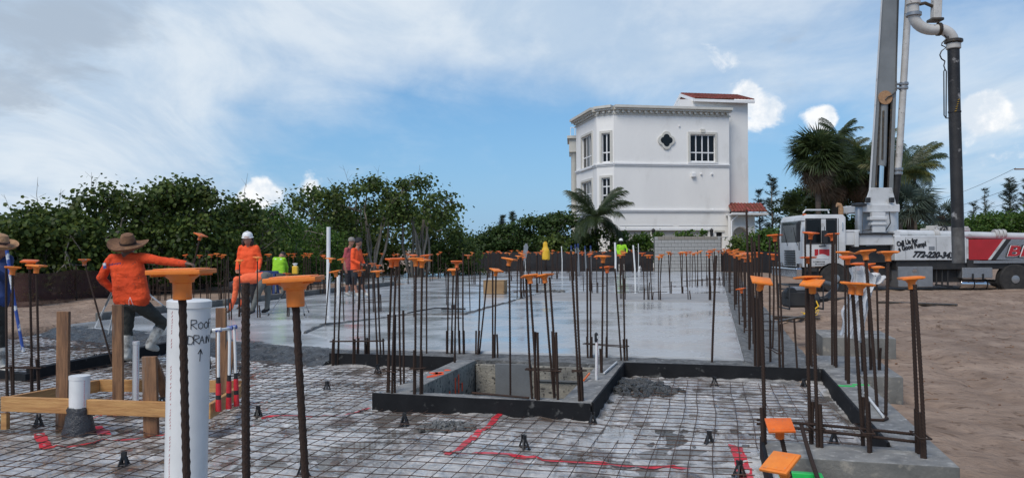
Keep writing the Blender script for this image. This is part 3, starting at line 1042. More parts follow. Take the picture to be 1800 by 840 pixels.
tag(b.build('site_litter', M['wood_old'], fix=False), 'twigs, roots and pebbles scattered over the sand on the right', 'litter', kind='stuff')
# ------------------------------------------------------------------ reinforcing bars and caps
def rebar_mesh(ribbed, bend=0.0, turn=0.0):
    # unit bar: radius 1 at z 0..1 is scaled by the caller; ribs every 14 mm for a 1.3 m bar
    n = 10 if ribbed else 7
    vs, fs = [], []
    if ribbed:
        k = 170
        for j in range(k + 1):
            z = j / k
            for i in range(n):
                a = 2 * math.pi * i / n
                lug = 1.0 + 0.17 * (1 if ((j + round(2.2 * math.sin(a))) % 3 == 0) else 0) + (0.10 if i in (0, n // 2) else 0)
                vs.append((lug * math.cos(a) + bend * math.sin(math.pi * z) * math.cos(turn), lug * math.sin(a) + bend * math.sin(math.pi * z) * math.sin(turn), z))
    else:
        k = 5
        for j in range(k + 1):
            z = j / k
            for i in range(n):
                a = 2 * math.pi * i / n
                vs.append((1.08 * math.cos(a) + bend * math.sin(math.pi * z) * math.cos(turn), 1.08 * math.sin(a) + bend * math.sin(math.pi * z) * math.sin(turn), z))
    for j in range(k):
        for i in range(n):
            fs.append((j * n + i, j * n + (i + 1) % n, (j + 1) * n + (i + 1) % n, (j + 1) * n + i))
    fs.append(tuple(range(n - 1, -1, -1)))
    fs.append(tuple(k * n + i for i in range(n)))
    me = bpy.data.meshes.new('rebar_ribbed' if ribbed else 'rebar_plain')
    me.from_pydata(vs, [], fs)
    me.materials.append(M['rust'])
    me.polygons.foreach_set('use_smooth', [not ribbed] * len(fs))
    if not ribbed:
        me.set_sharp_from_angle(angle=R(50))
    return me


BENDS = ((0, 0), (0.7, 0.3), (1.2, 2.6), (0.9, 4.4))
REB_N, REB_F = [rebar_mesh(True, *b) for b in BENDS], [rebar_mesh(False, b[0] * 1.6, b[1]) for b in BENDS]


def cap_mesh(mat):
    w = 0.070                                    # half width of the square plate
    b = MB()
    b.lathe([(0.0225, -0.046), (0.0245, -0.044), (0.0245, 0.0), (0.031, 0.0015), (0.032, 0.008), (0.046, 0.020), (0.050, 0.0235)], 20)
    for k in range(4):                           # gussets under the plate
        a = math.pi / 4 + k * math.pi / 2
        d = Vector((math.cos(a), math.sin(a), 0))
        b.bar(d * 0.03 + Vector((0, 0, 0.0215)), d * 0.085 + Vector((0, 0, 0.0215)), 0.006, 0.006)
    me1 = b.mesh('cap_a', mat)
    b2 = MB().box((0, 0, 0.030), (2 * w, 2 * w, 0.0125))
    b2.box((0, 0, 0.0375), (2 * w - .028, 2 * w - .028, 0.003))
    me2 = b2.mesh('cap_b', mat, bevel=0.0028, seg=2)
    bm = bmesh.new()
    bm.from_mesh(me1)
    bm.from_mesh(me2)
    me = bpy.data.meshes.new('rebar_cap')
    bm.to_mesh(me)
    bm.free()
    me.materials.append(mat)
    me.polygons.foreach_set('use_smooth', [True] * len(me.polygons))
    me.set_sharp_from_angle(angle=R(32))
    return me


CAPS = [cap_mesh(M['cap']), cap_mesh(M['cap2']), cap_mesh(M['cap3'])]
BAR_R = 0.0105
ORD = ['leftmost', 'second', 'third', 'fourth', 'fifth', 'sixth', 'seventh', 'eighth', 'ninth', 'tenth', 'eleventh', 'twelfth', 'thirteenth', 'fourteenth', 'fifteenth', 'sixteenth', 'seventeenth']


def bar_obj(p, q, r, parent=None, near=True, name='rebar'):
    o = put(name, random.choice(REB_N if near else REB_F), None, parent)
    d = q - p
    o.rotation_mode = 'QUATERNION'
    o.rotation_quaternion = d.to_track_quat('Z', 'Y')
    o.location = p
    o.scale = (r, r, d.length)
    return o


def cap_obj(q, d, parent, spin=None, tilt=None, k=None):
    o = put('cap', CAPS[random.choice((0, 0, 1, 1, 2)) if k is None else k], None, parent)
    t = d.normalized() + Vector(tilt or (random.gauss(0, .10), random.gauss(0, .10), 0))
    o.rotation_mode = 'QUATERNION'
    o.rotation_quaternion = t.to_track_quat('Z', 'Y') @ Matrix.Rotation(random.uniform(-.5, .5) if spin is None else spin, 3, 'Z').to_quaternion()
    o.location = q - d.normalized() * 0.012
    return o


def cage(where, bars, z=0.0, ties=(), starters=True, near=True, r=BAR_R, sink=0.25):
    """bars: (base x, base y, top x, top y, capped) in photograph pixels, bases on level z."""
    one = len(bars) == 1
    g0 = G(bars[0][0], bars[0][1], z)
    t = empty('single_rebar' if one else 'rebar_cage', (0, 0, 0),
              ('rusty vertical rebar ' if one else 'cage of rusty vertical rebars ') + where, 'rebar' if one else 'rebar cage')
    out = []
    for i, b in enumerate(bars):
        p = G(b[0], b[1], z)
        q = A(b[2], b[3], p.y)
        d = (q - p).normalized()
        bar_obj(p - d * sink, q, r, t, near)
        out.append((p, q))
        if b[4]:
            cap_obj(q, d, t, k=b[5] if len(b) > 5 else None)
        if starters:
            e = Vector((random.uniform(-.02, .03), random.uniform(-.02, .02), 0))
            h = random.uniform(0.26, 0.48) if starters is True else starters
            bar_obj(p - d * sink + e, p + e + Vector((0, 0, h)), r * 1.1, t, near, 'starter_bar')
    for zt in ties:                              # the tie runs round the bars
        pts = [p.lerp(q, (zt - p.z) / (q.z - p.z)) for p, q in out]
        c = sum(pts, Vector()) / len(pts)
        m = MB()
        ang = sorted(pts, key=lambda s: math.atan2(s.y - c.y, s.x - c.x))
        lo, hi = min(pts, key=lambda s: s.x), max(pts, key=lambda s: s.x)
        ax = (hi - lo).normalized()
        nn = Vector((-ax.y, ax.x, 0)) * 0.035
        lo2, hi2 = lo - ax * 0.05, hi + ax * 0.05
        ring = [lo2 - nn, hi2 - nn + Vector((0, 0, random.uniform(-.02, .02))), hi2 + nn, lo2 + nn, lo2 - nn]
        m.tube(ring, 0.0065, 6)
        m.build('tie', M['rust'], t, smooth=True)
    return t


# --- the two nearest bars, and their neighbours in the foreground
def near_bar(x0, y0, x1, y1, d, where, capped=True, r=0.0098, k=1):
    q, s = A(x0, y0, d), A(x1, y1, d)
    dr = (s - q).normalized()
    p = q + dr * ((q.z + 0.4) / -dr.z)
    t = empty('single_rebar', (0, 0, 0), 'rusty vertical rebar ' + where, 'rebar')
    o = bar_obj(p, q, r, t, True)
    if capped:
        cap_obj(q, (q - p), t, spin=0.06, tilt=(0.02, 0.0, 0), k=k)


near_bar(320, 489, 332, 840, 2.08, 'standing right in front of the roof drain pipe')
near_bar(518, 502, 541, 840, 2.12, 'leaning in the left foreground beside the roof drain pipe', k=1)
near_bar(432, 497, 438, 840, 2.9, 'with a bare top between the two big orange caps', capped=False, r=0.0145)

cage('at the left edge in front of the batter box', [(14, 690, 11, 470, 0), (24, 693, 22, 473, 1), (57, 688, 52, 462, 1), (69, 690, 64, 470, 1)], z=0.0, ties=(0.25,))
cage('leaning over in the muddy left bay', [(198, 640, 148, 459, 1)], z=-0.05, starters=False)
cage('held by the straw hatted worker', [(303, 632, 352, 415, 1)], z=-0.1, starters=False)
cage('at the slab front left of the pit', [(587, 625, 590, 479, 1), (594, 624, 600, 476, 0), (621, 625, 621, 486, 0), (628, 623, 632, 478, 1), (641, 623, 638, 483, 0), (648, 622, 647, 464, 0), (663, 626, 657, 482, 0), (670, 624, 664, 479, 1)], ties=(0.19,), starters=0.22)
cage('in the slab behind the cage left of the pit', [(572, 573, 581, 456, 1)], starters=False)
cage('in the slab right of the tall white pipe', [(605, 564, 602, 457, 1)], starters=False)
cage('at the front left corner of the pit', [(681, 688, 689, 460, 1), (690, 689, 697, 458, 1), (705, 672, 702, 456, 0)], ties=(0.22,), starters=0.76)
cage('on the front rim of the pit, left half', [(730, 691, 731, 458, 1, 1), (739, 691, 742, 460, 1, 1)], ties=(0.24,), starters=0.42)
cage('in the slab just behind the pit left corner', [(750, 620, 750, 451, 1, 0), (727, 558, 727, 450, 1, 0)], starters=False)
cage('at the slab edge behind the pit left wall', [(787, 620, 788, 475, 0), (793, 620, 797, 476, 1), (799, 636, 803, 463, 1), (808, 620, 805, 470, 0), (815, 620, 814, 444, 0)], starters=0.3)
cage('in the slab left of the plywood box', [(785, 536, 783, 462, 0), (826, 549, 823, 450, 1)], starters=False)
cage('leaning together behind the pit', [(839, 620, 844, 476, 0), (843, 620, 858, 476, 0), (866, 628, 866, 476, 0), (870, 628, 872, 477, 1)], starters=0.3)
cage('inside the pit in front of its grey patch', [(897, 688, 895, 458, 1, 1)], z=-0.15, starters=False)
cage('leaning on the front rim of the pit, right half', [(936, 699, 925, 488, 0), (944, 701, 931, 488, 1), (975, 698, 957, 487, 1, 1), (981, 700, 966, 487, 0)], ties=(0.27,), starters=0.62)
cage('at the front right corner of the pit', [(1018, 703, 1003, 441, 0), (1024, 703, 1012, 445, 0)], ties=(0.27,), starters=0.3)
cage('at the slab edge behind the pit right corner', [(1033, 627, 1032, 471, 0), (1037, 627, 1037, 470, 0), (1058, 653, 1060, 453, 1, 1), (1067, 627, 1067, 472, 1, 0), (1092, 632, 1081, 472, 0), (1098, 632, 1095, 470, 0)], ties=(0.17,), starters=0.26)
cage('standing alone near the front of the newest slab panel', [(1252, 634, 1259, 449, 0)], starters=False, r=0.013)

# --- right hand side, by the footing
cage('at the inside corner of the right footing', [(1344, 780, 1337, 497, 1)], starters=0.26, r=0.013, ties=())
cage('paired on the front footing with two overlapping caps', [(1427, 780, 1420, 492, 1, 1), (1437, 786, 1428, 501, 1, 1)], ties=(0.14,), starters=0.3, r=0.012)
cage('sharing a tilted diamond shaped cap on the right footing', [(1517, 783, 1498, 503, 1, 1), (1527, 795, 1511, 504, 1, 1)], ties=(0.14,), starters=0.34, r=0.012)
cage('at the outer corner of the right footing', [(1615, 797, 1602, 493, 1, 1), (1625, 805, 1608, 500, 0)], ties=(0.14,), starters=0.3, r=0.012)
cage('on the right footing nearest the pump truck text', [(1557, 730, 1561, 447, 1, 1)], starters=False, r=0.013)
cage('on the right footing in front of the polythene sheet', [(1541, 714, 1521, 446, 1, 1)], starters=False, r=0.013)
cage('beside the polythene sheet, left of it', [(1488, 668, 1485, 447, 1, 1), (1492, 674, 1490, 455, 1, 0)], starters=0.5)
cage('standing tall by the rear of the cab', [(1463, 641, 1463, 415, 1, 0), (1467, 643, 1466, 410, 0), (1471, 645, 1470, 411, 0)], starters=0.6)
cage('in front of the truck cab door', [(1418, 641, 1415, 410, 0), (1428, 643, 1425, 412, 1, 0), (1424, 640, 1421, 455, 1, 0)], starters=False)
cage('behind the polythene sheet', [(1516, 652, 1509, 466, 1, 0), (1544, 650, 1540, 472, 1, 1), (1530, 650, 1524, 468, 1, 0)], starters=0.25)
cage('at the slab right edge with bare tops', [(1327, 640, 1321, 417, 0), (1333, 643, 1326, 425, 0), (1336, 640, 1334, 412, 0)], starters=0.8, r=0.013)
cage('in the right beam under a high cap', [(1354, 633, 1353, 417, 0), (1371, 644, 1362, 416, 1, 0), (1376, 646, 1368, 410, 0)], ties=(0.16,), starters=0.5)
cage('short and bare between the slab and the concrete pad', [(1401, 644, 1396, 559, 0)], starters=False)
cage('rising far above the others at the slab right edge', [(1317, 610, 1312, 369, 0)], starters=False, r=0.014)
# short near bars at bottom right with tilted caps, and the slanting one
for x0, y0, x1, y1, d, lab, tl in ((1370, 752, 1380, 800, 4.2, 'low on the front footing near the green bracket', (0.1, -0.30, 0)),
                                   (1374, 818, 1386, 880, 3.5, 'at the bottom edge over the green bracket', (-0.25, -0.25, 0))):
    q, s = A(x0, y0, d), A(x1, y1, d)
    dr = (s - q).normalized()
    p = q + dr * ((q.z + 0.3) / -dr.z)
    t = empty('single_rebar', (0, 0, 0), 'short rusty rebar ' + lab, 'rebar')
    bar_obj(p, q, 0.0115, t, True)
    cap_obj(q, q - p, t, tilt=tl, spin=.15, k=0 if d > 4 else 1)
p, q = G(1442, 850, 0.02), A(1408, 744, 5.5)
t = empty('single_rebar', (0, 0, 0), 'rusty rebar slanting down across the front footing', 'rebar')
bar_obj(p + (p - q) * 0.2, q, 0.012, t, True)
# long tie bars joining the three cages of the front footing
for (a, b_, k) in (((1330, 737, 5.55), (1620, 764, 5.25), 'upper'), ((1330, 744, 5.5), (1628, 778, 5.2), 'lower')):
    t = empty('tie_bar', (0, 0, 0), '%s of two rusty tie bars lashed across the front footing cages' % k, 'rebar')
    bar_obj(A(*a), A(*b_), 0.010, t, True)


# --- the many bars farther off
def far_cage(px, py, n, spread, h, where, group, caps=0.8, z=0.0, lean=0.05, r=0.0125, deep=0.5):
    c = G(px, py, z)
    t = empty('rebar_cage' if n > 1 else 'single_rebar', (0, 0, 0), where, 'rebar cage' if n > 1 else 'rebar', group)
    for i in range(n):
        p = c + VU * random.uniform(-spread, spread) + VV * random.uniform(-deep, deep) * spread * 2
        q = p + Vector((random.uniform(-lean, lean), random.uniform(-lean, lean), h * random.uniform(0.93, 1.05)))
        bar_obj(p - Vector((0, 0, .2)), q, r, t, False)
        if random.random() < 0.6:
            bar_obj(p + Vector((.03, 0, -.2)), p + Vector((.03, 0, random.uniform(.2, .5))), r * 1.1, t, False, 'starter_bar')
        if random.random() < caps:
            cap_obj(q, q - p, t)
    if n > 1:
        m = MB()
        m.tube([c - VU * (spread + .1) + Vector((0, 0, .22)), c + VU * (spread + .1) + Vector((0, 0, .24))], 0.008, 5)
        m.build('tie', M['rust'], t)
    return t


def far_set(spots, what, group, **kw):
    for i, s in enumerate(sorted(spots)):
        w = ORD[i] if i == 0 else ('rightmost' if i == len(spots) - 1 else ORD[i] + ' from left')
        far_cage(s[0], s[1], s[2], s[3], s[4], '%s %s %s' % (w, 'rebar cage' if s[2] > 1 else 'rebar', what), group, **kw)


rnd = random.Random(21)
# near the bending worker
far_set([(396, 541, 1, 0, 1.25), (403, 562, 1, 0, 1.35)], 'left of the bending worker', 'rebars beside the bending worker', caps=0)
far_set([(419, 557, 1, 0, 1.2), (453, 558, 1, 0, 1.18), (504, 556, 1, 0, 0.95)], 'before the bending and helmeted workers', 'rebars in front of the two workers', caps=1)
far_set([(x, 526 - (x - 300) * 0.04 + rnd.uniform(-5, 5), rnd.randint(2, 4), 0.35, 1.24) for x in (262, 300, 335, 362, 388)], 'between the straw hat and the netting fence', 'rebars before the left netting fence', caps=0.5)
far_set([(x, 519 - (x - 450) * 0.05 + rnd.uniform(-4, 4), rnd.randint(2, 4), 0.4, 1.22) for x in (472, 500, 517, 530, 548, 562)], 'along the far left slab edge by the lime vest', 'rebars along the far left slab edge', caps=0.75)
far_set([(648, 500, 3, 0.3, 1.25), (690, 500, 3, 0.3, 1.25), (712, 497, 2, .3, 1.2), (745, 494, 3, 0.35, 1.22), (770, 489, 3, 0.5, 1.22), (640, 545, 2, .2, 1.1), (662, 548, 2, .2, 1.1)],
        'right of the standing pair on the slab', 'rebars in the middle of the slab', caps=0.6)
far_set([(x, 480 - (x - 600) * 0.004 + rnd.uniform(-3, 3), rnd.randint(2, 4), 0.6, 1.22) for x in (590, 620, 668, 700, 735, 790, 812, 832, 850, 868, 884, 902, 918, 932, 950, 968, 985)],
        'in the far row before the dark hedge', 'rebars in the far left row', caps=0.75, deep=1.2)
far_set([(x, 492 + rnd.uniform(-6, 8), rnd.randint(2, 3), 0.3, 1.25) for x in (838, 862, 902, 920, 944, 966, 1006)], 'in the slab behind the plywood box', 'rebars behind the plywood box', caps=0.7)
far_set([(906, 527, 3, 0.25, 1.2), (922, 524, 3, .25, 1.2), (946, 514, 2, .2, 1.2), (1040, 512, 3, 0.3, 1.22), (1048, 516, 2, .2, 1.2)], 'along the left end of the grey beam strip', 'rebars at the left end of the beam strip', caps=0.7)
far_set([(1097, 516, 2, .15, 1.2), (1103, 528, 2, 0.2, 1.22), (1140, 529, 3, 0.18, 1.24), (1158, 529, 2, .12, 1.22), (1177, 517, 2, .1, 1.22), (1196, 517, 2, 0.1, 1.22), (1210, 528, 1, 0, 1.26), (1251, 529, 2, .1, 1.24)],
        'along the grey beam strip', 'rebars along the beam strip', caps=0.85)
far_set([(x, 478 + rnd.uniform(-2, 5), rnd.randint(2, 4), 0.5, 1.22) for x in (1010, 1030, 1060, 1078, 1112, 1126)], 'below the coconut palm', 'rebars in the far row below the palm', caps=0.7, deep=1.0)
far_set([(1222, 505, 4, 0.3, 1.25), (1234, 503, 3, 0.3, 1.25), (1246, 502, 4, 0.3, 1.25), (1264, 500, 5, 0.4, 1.25), (1276, 503, 4, 0.4, 1.25)], 'bunched right of the block wall', 'rebars bunched by the block wall', caps=0.75)
# receding along the right beam
for i, v in enumerate((11.6, 13.0, 14.5, 16.2, 18.0, 20.0, 22.3, 24.8, 27.5, 31.0, 35.0, 40.0)):
    c = UV(0.62, v)
    t = empty('rebar_cage', (0, 0, 0), ('nearest' if i == 0 else 'farthest' if i == 11 else ORD[i] + ' nearest') + ' rebar cage in the crowded row along the slab right edge', 'rebar cage', 'rebars receding along the right beam')
    for k in range(4 if v > 14 else 3):
        p = UV(0.55 + random.uniform(-.12, .28), v + random.uniform(-.3, .3))
        low = v < 15 and k == 0
        q = p + Vector((random.uniform(-.03, .03), random.uniform(-.05, .05), (0.72 if low else 1.25) * random.uniform(.95, 1.04)))
        bar_obj(p - Vector((0, 0, .2)), q, 0.0125, t, False)
        if random.random() < 0.7:
            cap_obj(q, q - p, t)
    m = MB()
    m.tube([UV(0.42, v, .2), UV(0.95, v + .05, .2)], 0.008, 5)
    m.build('tie', M['rust'], t)
# ------------------------------------------------------------------ the white house
CAMP = Vector((0, 0, H))


def on_plane(px, py, p0, p1):                    # (distance along p0-p1, height) where a pixel's ray meets the vertical plane
    d = (p1 - p0)
    d = Vector((d.x, d.y, 0)).normalized()
    n = Vector((d.y, -d.x, 0))
    v = pixdir(px, py)
    t = n.dot(p0 - CAMP) / n.dot(v)
    q = CAMP + v * t
    return (q - p0).dot(d), q.z


def xy(px, d):
    p = A(px, CY, d)
    return Vector((p.x, p.y, 0))


class Wall:
    """A vertical wall from p0 to p1 with its outside on the right of the walking direction."""

    def __init__(self, p0, p1, z0, z1, parent, mat):
        self.p0, self.p1, self.z0, self.z1, self.par, self.mat = p0, p1, z0, z1, parent, mat
        self.d = (p1 - p0).normalized()
        self.n = Vector((self.d.y, -self.d.x, 0))
        self.len = (p1 - p0).length
        self.open = []

    def at(self, a, z, out=0.0):
        return self.p0 + self.d * a + self.n * out + Vector((0, 0, z))

    def rect(self, x0, y0, x1, y1):
        a0, z1 = on_plane(x0, y0, self.p0, self.p1)
        a1, z0 = on_plane(x1, y1, self.p0, self.p1)
        return a0, a1, z0, z1

    def bx(self, mb, a0, a1, z0, z1, o0, o1):
        mb.add([self.at(a, z, o) for a in (a0, a1) for o in (o0, o1) for z in (z0, z1)],
               [(0, 1, 3, 2), (4, 6, 7, 5), (0, 4, 5, 1), (2, 3, 7, 6), (0, 2, 6, 4), (1, 5, 7, 3)])

    def build(self, depth=0.22):
        xs = sorted({0.0, self.len, *[q for o in self.open for q in o[:2]]})
        zs = sorted({self.z0, self.z1, *[q for o in self.open for q in o[2:4]]})
        m = MB()
        for x0, x1 in zip(xs, xs[1:]):
            for z0, z1 in zip(zs, zs[1:]):
                cx_, cz = (x0 + x1) / 2, (z0 + z1) / 2
                if any(o[0] < cx_ < o[1] and o[2] < cz < o[3] for o in self.open):
                    continue
                m.add([self.at(x0, z0), self.at(x1, z0), self.at(x1, z1), self.at(x0, z1)], [(0, 1, 2, 3)])
        for a0, a1, z0, z1 in self.open:
            f = [self.at(a0, z0), self.at(a1, z0), self.at(a1, z1), self.at(a0, z1)]
            b = [self.at(a0, z0, -depth), self.at(a1, z0, -depth), self.at(a1, z1, -depth), self.at(a0, z1, -depth)]
            m.add(f + b, [(0, 1, 5, 4), (1, 2, 6, 5), (2, 3, 7, 6), (3, 0, 4, 7)])
        return m.build('wall', self.mat, self.par, fix=False)

    def window(self, px, cols, rows, split=None, key=True):
        a0, a1, z0, z1 = self.rect(*px)
        self.open.append((a0, a1, z0, z1))
        t = empty('window', (0, 0, 0))
        t.parent = self.par
        m = MB()
        s = 0.17                                 # moulded surround
        self.bx(m, a0 - s, a0, z0 - 0.05, z1 + s, 0.002, 0.07)
        self.bx(m, a1, a1 + s, z0 - 0.05, z1 + s, 0.002, 0.07)
        self.bx(m, a0, a1, z1, z1 + s, 0.002, 0.075)
        if key:
            c = (a0 + a1) / 2
            self.bx(m, c - .16, c + .16, z1 + s - .05, z1 + s + .22, 0.003, 0.12)
        m.build('surround', M['trim'], t)
        m = MB()
        self.bx(m, a0 - s - .04, a1 + s + .04, z0 - 0.14, z0 - 0.05, 0.002, 0.13)
        m.build('sill', M['whitetrim'], t)
        m = MB()
        w = 0.085
        for k in range(cols + 1):
            c = a0 + (a1 - a0) * k / cols
            self.bx(m, max(a0, c - w / 2), min(a1, c + w / 2), z0, z1, -0.17, -0.10)
        hs = [z0 + 0.04, z1 - 0.04] + ([z0 + (z1 - z0) * split] if split else [z0 + (z1 - z0) * k / rows for k in range(1, rows)])
        for h in hs:
            self.bx(m, a0, a1, h - w / 2, h + w / 2, -0.165, -0.095)
        m.build('frame', M['whitetrim'], t)
        hz = sorted([z0] + hs[2:] + [z1])
        for k in range(cols):
            for h0, h1 in zip(hz, hz[1:]):
                mm = MB()
                self.bx(mm, a0 + (a1 - a0) * k / cols + .01, a0 + (a1 - a0) * (k + 1) / cols - .01, h0 + .01, h1 - .01, -0.15, -0.135)
                mm.build('pane', M['glass'], t)


def build_house():
    h = empty('house', (0, 0, 0), 'white three storey house with chamfered bay and red tile roofs', 'house')
    a, b, c, d, e = xy(1080, 56.0), xy(1050, 56.8), xy(1014, 62.0), xy(1283, 57.6), xy(1320, 58.3)
    ztop, g = 11.75, -0.3
    st = M['stucco']
    wf = Wall(a, d, g, ztop, h, st)
    wab = Wall(b, a, g, ztop, h, st)
    wbc = Wall(c, b, g, ztop, h, st)
    wf.window((1213, 236, 1257, 285), 4, 2, 0.34)
    wab.window((1058, 235, 1073, 285), 2, 2, 0.34, False)
    wbc.window((1023, 243, 1041, 292), 3, 2, 0.34, False)
    wab.window((1058, 313, 1073, 358), 2, 3, None, False)
    wbc.window((1023, 322, 1041, 362), 3, 2, 0.5, False)
    for px in ((1088, 405, 1144, 460), (1152, 405, 1246, 460), (1259, 408, 1270, 460)):
        r = wf.rect(*px)
        wf.open.append((r[0], r[1], g + .001, r[3]))
        m = MB()
        dk = px[0] > 1255
        wf.bx(m, r[0] + .002, r[1] - .002, g, r[3] - .002, -0.215, -0.15)
        if not dk:
            for q in range(1, 5):
                z = g + (r[3] - g) * q / 5
                wf.bx(m, r[0] + .05, r[1] - .05, z - .03, z + .01, -0.149, -0.13)
        m.build('door' if dk else 'garage_door', M['glass'] if dk else M['garage'], h)
        m = MB()
        s = .16
        wf.bx(m, r[0] - s, r[1] + s, r[3] + .002, r[3] + s, .003, .06)
        m.build('lintel', M['trim'] if dk else M['whitetrim'], h)
    walls = [wf, wab, wbc]
    for w in walls:
        w.build()
    # tower on the right, behind the main front, and closing walls
    back = Vector((0.10, 1, 0)).normalized() * 11
    dl = (wf.p1 - wf.p0).normalized()
    tl, tr = a + dl * 5.2, e
    off = Vector((-wf.n.x, -wf.n.y, 0)) * 0.35
    zt = 12.45
    m = MB().prism([(tl + off).xy, (tr + off).xy, (tr + back).xy, (tl + back).xy], g, zt)
    m.build('tower', st, h)
    m = MB().prism([(c - wbc.n * .5 + wbc.d * .2).xy, (b - wbc.n * .5 - wab.n * .3).xy, (a - wab.n * .5 - wf.n * .5).xy, (tl + off * 1.1).xy, (tl + back).xy, (c + back * .8).xy], g, ztop - .6)
    m.build('rear_wall', st, h)
    # flat roof and parapet cornice
    n1, n2, n3 = wbc.n, wab.n, wf.n
    for w, e0, e1 in ((wf, 0.0, 0.10), (wab, 0.0, 0.0), (wbc, 0.25, 0.0)):
        m = MB()
        w.bx(m, -e0, w.len + e1, ztop - .62, ztop - .50, 0.003, 0.06)
        w.bx(m, -e0, w.len + e1, ztop - .30, ztop - .16, 0.003, 0.34)
        w.bx(m, -e0, w.len + e1, ztop - .16, ztop + .02, 0.003, 0.48)
        k = int(w.len / 0.42)
        for i in range(k):
            x = (i + .5) * w.len / k
            w.bx(m, x - .08, x + .08, ztop - .48, ztop - .31, 0.003, 0.26)
        m.build('cornice', M['trim'], h)
        for zb in (7.55, 4.15):
            m = MB()
            w.bx(m, 0, w.len, zb - .05, zb + .05, 0.003, 0.12)
            w.bx(m, 0, w.len, zb - .16, zb - .05, 0.003, 0.06)
            m.build('belt_course', M['whitetrim'], h)
    for z in (3.05, 2.2, 1.3):                   # scored joints of the ground storey
        for a0, a1 in ((7.0 * wf.len / 8.7, wf.len - .03),) if z < 2.4 else ((0.4, wf.len * .5), (wf.len * .55, wf.len - .1)):
            m = MB()
            wf.bx(m, a0, a1, z - .02, z + .02, .003, .025)
            m.build('score_line', M['whitetrim'], h)
    # quatrefoil window
    qa, qz = on_plane(1171, 247, wf.p0, wf.p1)

    def quatre(r, o):
        pts = []
        for k in range(4):
            ca = k * math.pi / 2 + math.pi / 2
            for s in range(-5, 6):
                t_ = ca + s * 0.30
                pts.append(wf.at(qa + r * .52 * math.cos(ca) + r * .55 * math.cos(t_), qz + r * .52 * math.sin(ca) + r * .55 * math.sin(t_), o))
        return pts
    t = empty('window', (0, 0, 0))
    t.parent = h
    MB().plate(quatre(0.62, 0.003), wf.n, 0.10).build('surround', M['trim'], t)
    MB().plate(quatre(0.43, 0.104), wf.n, 0.012).build('pane', M['glass'], t)
    # small vents and lamps
    for px, py, s in ((1218, 308, .3), (1232, 306, .14), (1251, 306, .14), (1254, 369, .14), (1194, 222, .12)):
        q, z = on_plane(px, py, wf.p0, wf.p1)
        m = MB()
        wf.bx(m, q - s / 2, q + s / 2, z - s / 2, z + s / 2, 0.003, s * .7)
        m.build('vent', M['whitetrim'], h, bevel=.02)
    for px in (1147, 1249):
        q, z = on_plane(px, 409, wf.p0, wf.p1)
        m = MB()
        cpt = wf.at(q, z, .18)
        m.lathe([(.03, .32), (.16, .18), (.13, .14), (.10, -.2), (.05, -.26), (.02, -.36)], 8, cpt)
        wf.bx(m, q - .03, q + .03, z - .3, z + .1, .003, .2)
        m.build('wall_lamp', M['black'], h)
    # tower roof: corrugated clay tile on two slopes with white eaves
    def tile_slope(name, p0, p1, up, par):       # p0-p1 eave line, up = vector from eave to ridge
        m = MB()
        L_ = (p1 - p0).length
        dd = (p1 - p0).normalized()
        nn = dd.cross(up).normalized()
        if nn.z < 0:
            nn = -nn
        rows = max(3, int(up.length / 0.38))
        cols = int(L_ / 0.27)
        for r in range(rows):
            for k in range(cols):
                b0 = p0 + dd * (k + .5) * L_ / cols + up * (r / rows)
                t1 = p0 + dd * (k + .5) * L_ / cols + up * ((r + 1.15) / rows)
                w0 = L_ / cols * .5
                ring = []
                for q_, lift in ((b0, 0.05), (t1, 0.0)):
                    for s in range(5):
                        an = math.pi * s / 4
                        ring.append(q_ - dd * w0 * math.cos(an) + nn * (0.10 * math.sin(an) + lift))
                m.add(ring, [(s, s + 1, s + 6, s + 5) for s in range(4)] + [(4, 3, 2, 1, 0)])
        return m.build(name, M['tile'], par, fix=False)
    f0, f1 = xy(1222, 57.3), xy(1328, 58.2)
    f0.z = f1.z = 12.5
    upv = Vector((-.15, 4.0, 1.15))
    rt = tile_slope('roof', f0, f1, upv, h)
    tile_slope('rear_slope', f1 + upv * 2 - Vector((0, 0, 2.3)), f0 + upv * 2 - Vector((0, 0, 2.3)), Vector((.15, -4.0, 1.15)), rt)
    m = MB()
    for q0, q1 in ((f0, f1),):
        m.bar(q0 - Vector((0, 0, .12)), q1 - Vector((0, 0, .12)), .12, .2)
    m.bar(f0 - Vector((0, 0, .10)), f0 + upv - Vector((0, 0, .10)), .12, .22)
    m.bar(f0 + upv - Vector((0, 0, .10)), f0 + upv * 2 - Vector((0, 0, 2.4)), .12, .22)
    dn = (f1 - f0).normalized() * .5
    m.plate([f0 + dn - Vector((0, 0, .15)), f0 + dn + upv - Vector((0, 0, .2)), f0 + dn + upv * 2 - Vector((0, 0, 2.45))], (1, 0, 0), .05)
    m.build('eave', M['whitetrim'], rt)
    # porch on the right with arch and small tile roof
    p0, p1 = xy(1284, 56.6), xy(1327, 57.2)
    bk = Vector((-.1, 3.6, 0))
    arch = []
    w = Wall(p0, p1, g, 3.75, h, st)
    aw = w.len
    cx_, rr, zs = aw * .42, aw * .34, 2.2
    prof = [(0, g), (cx_ - rr, g), (cx_ - rr, zs)] + [(cx_ - rr * math.cos(i * math.pi / 12), zs + rr * math.sin(i * math.pi / 12)) for i in range(1, 12)] + [(cx_ + rr, zs), (cx_ + rr, g), (aw, g), (aw, 3.75), (0, 3.75)]
    MB().plate([w.at(q, z) for q, z in prof], -w.n, 0.3).build('porch_wall', st, h, fix=False)
    MB().prism([(p1 - w.d * .3 + bk * .09).xy, (p1 + bk * .09).xy, (p1 + bk).xy, (p1 - w.d * .3 + bk).xy], g, 3.75).build('porch_side', st, h)
    e0, e1 = xy(1287, 56.0), xy(1350, 56.9)
    e0.z = e1.z = 3.95
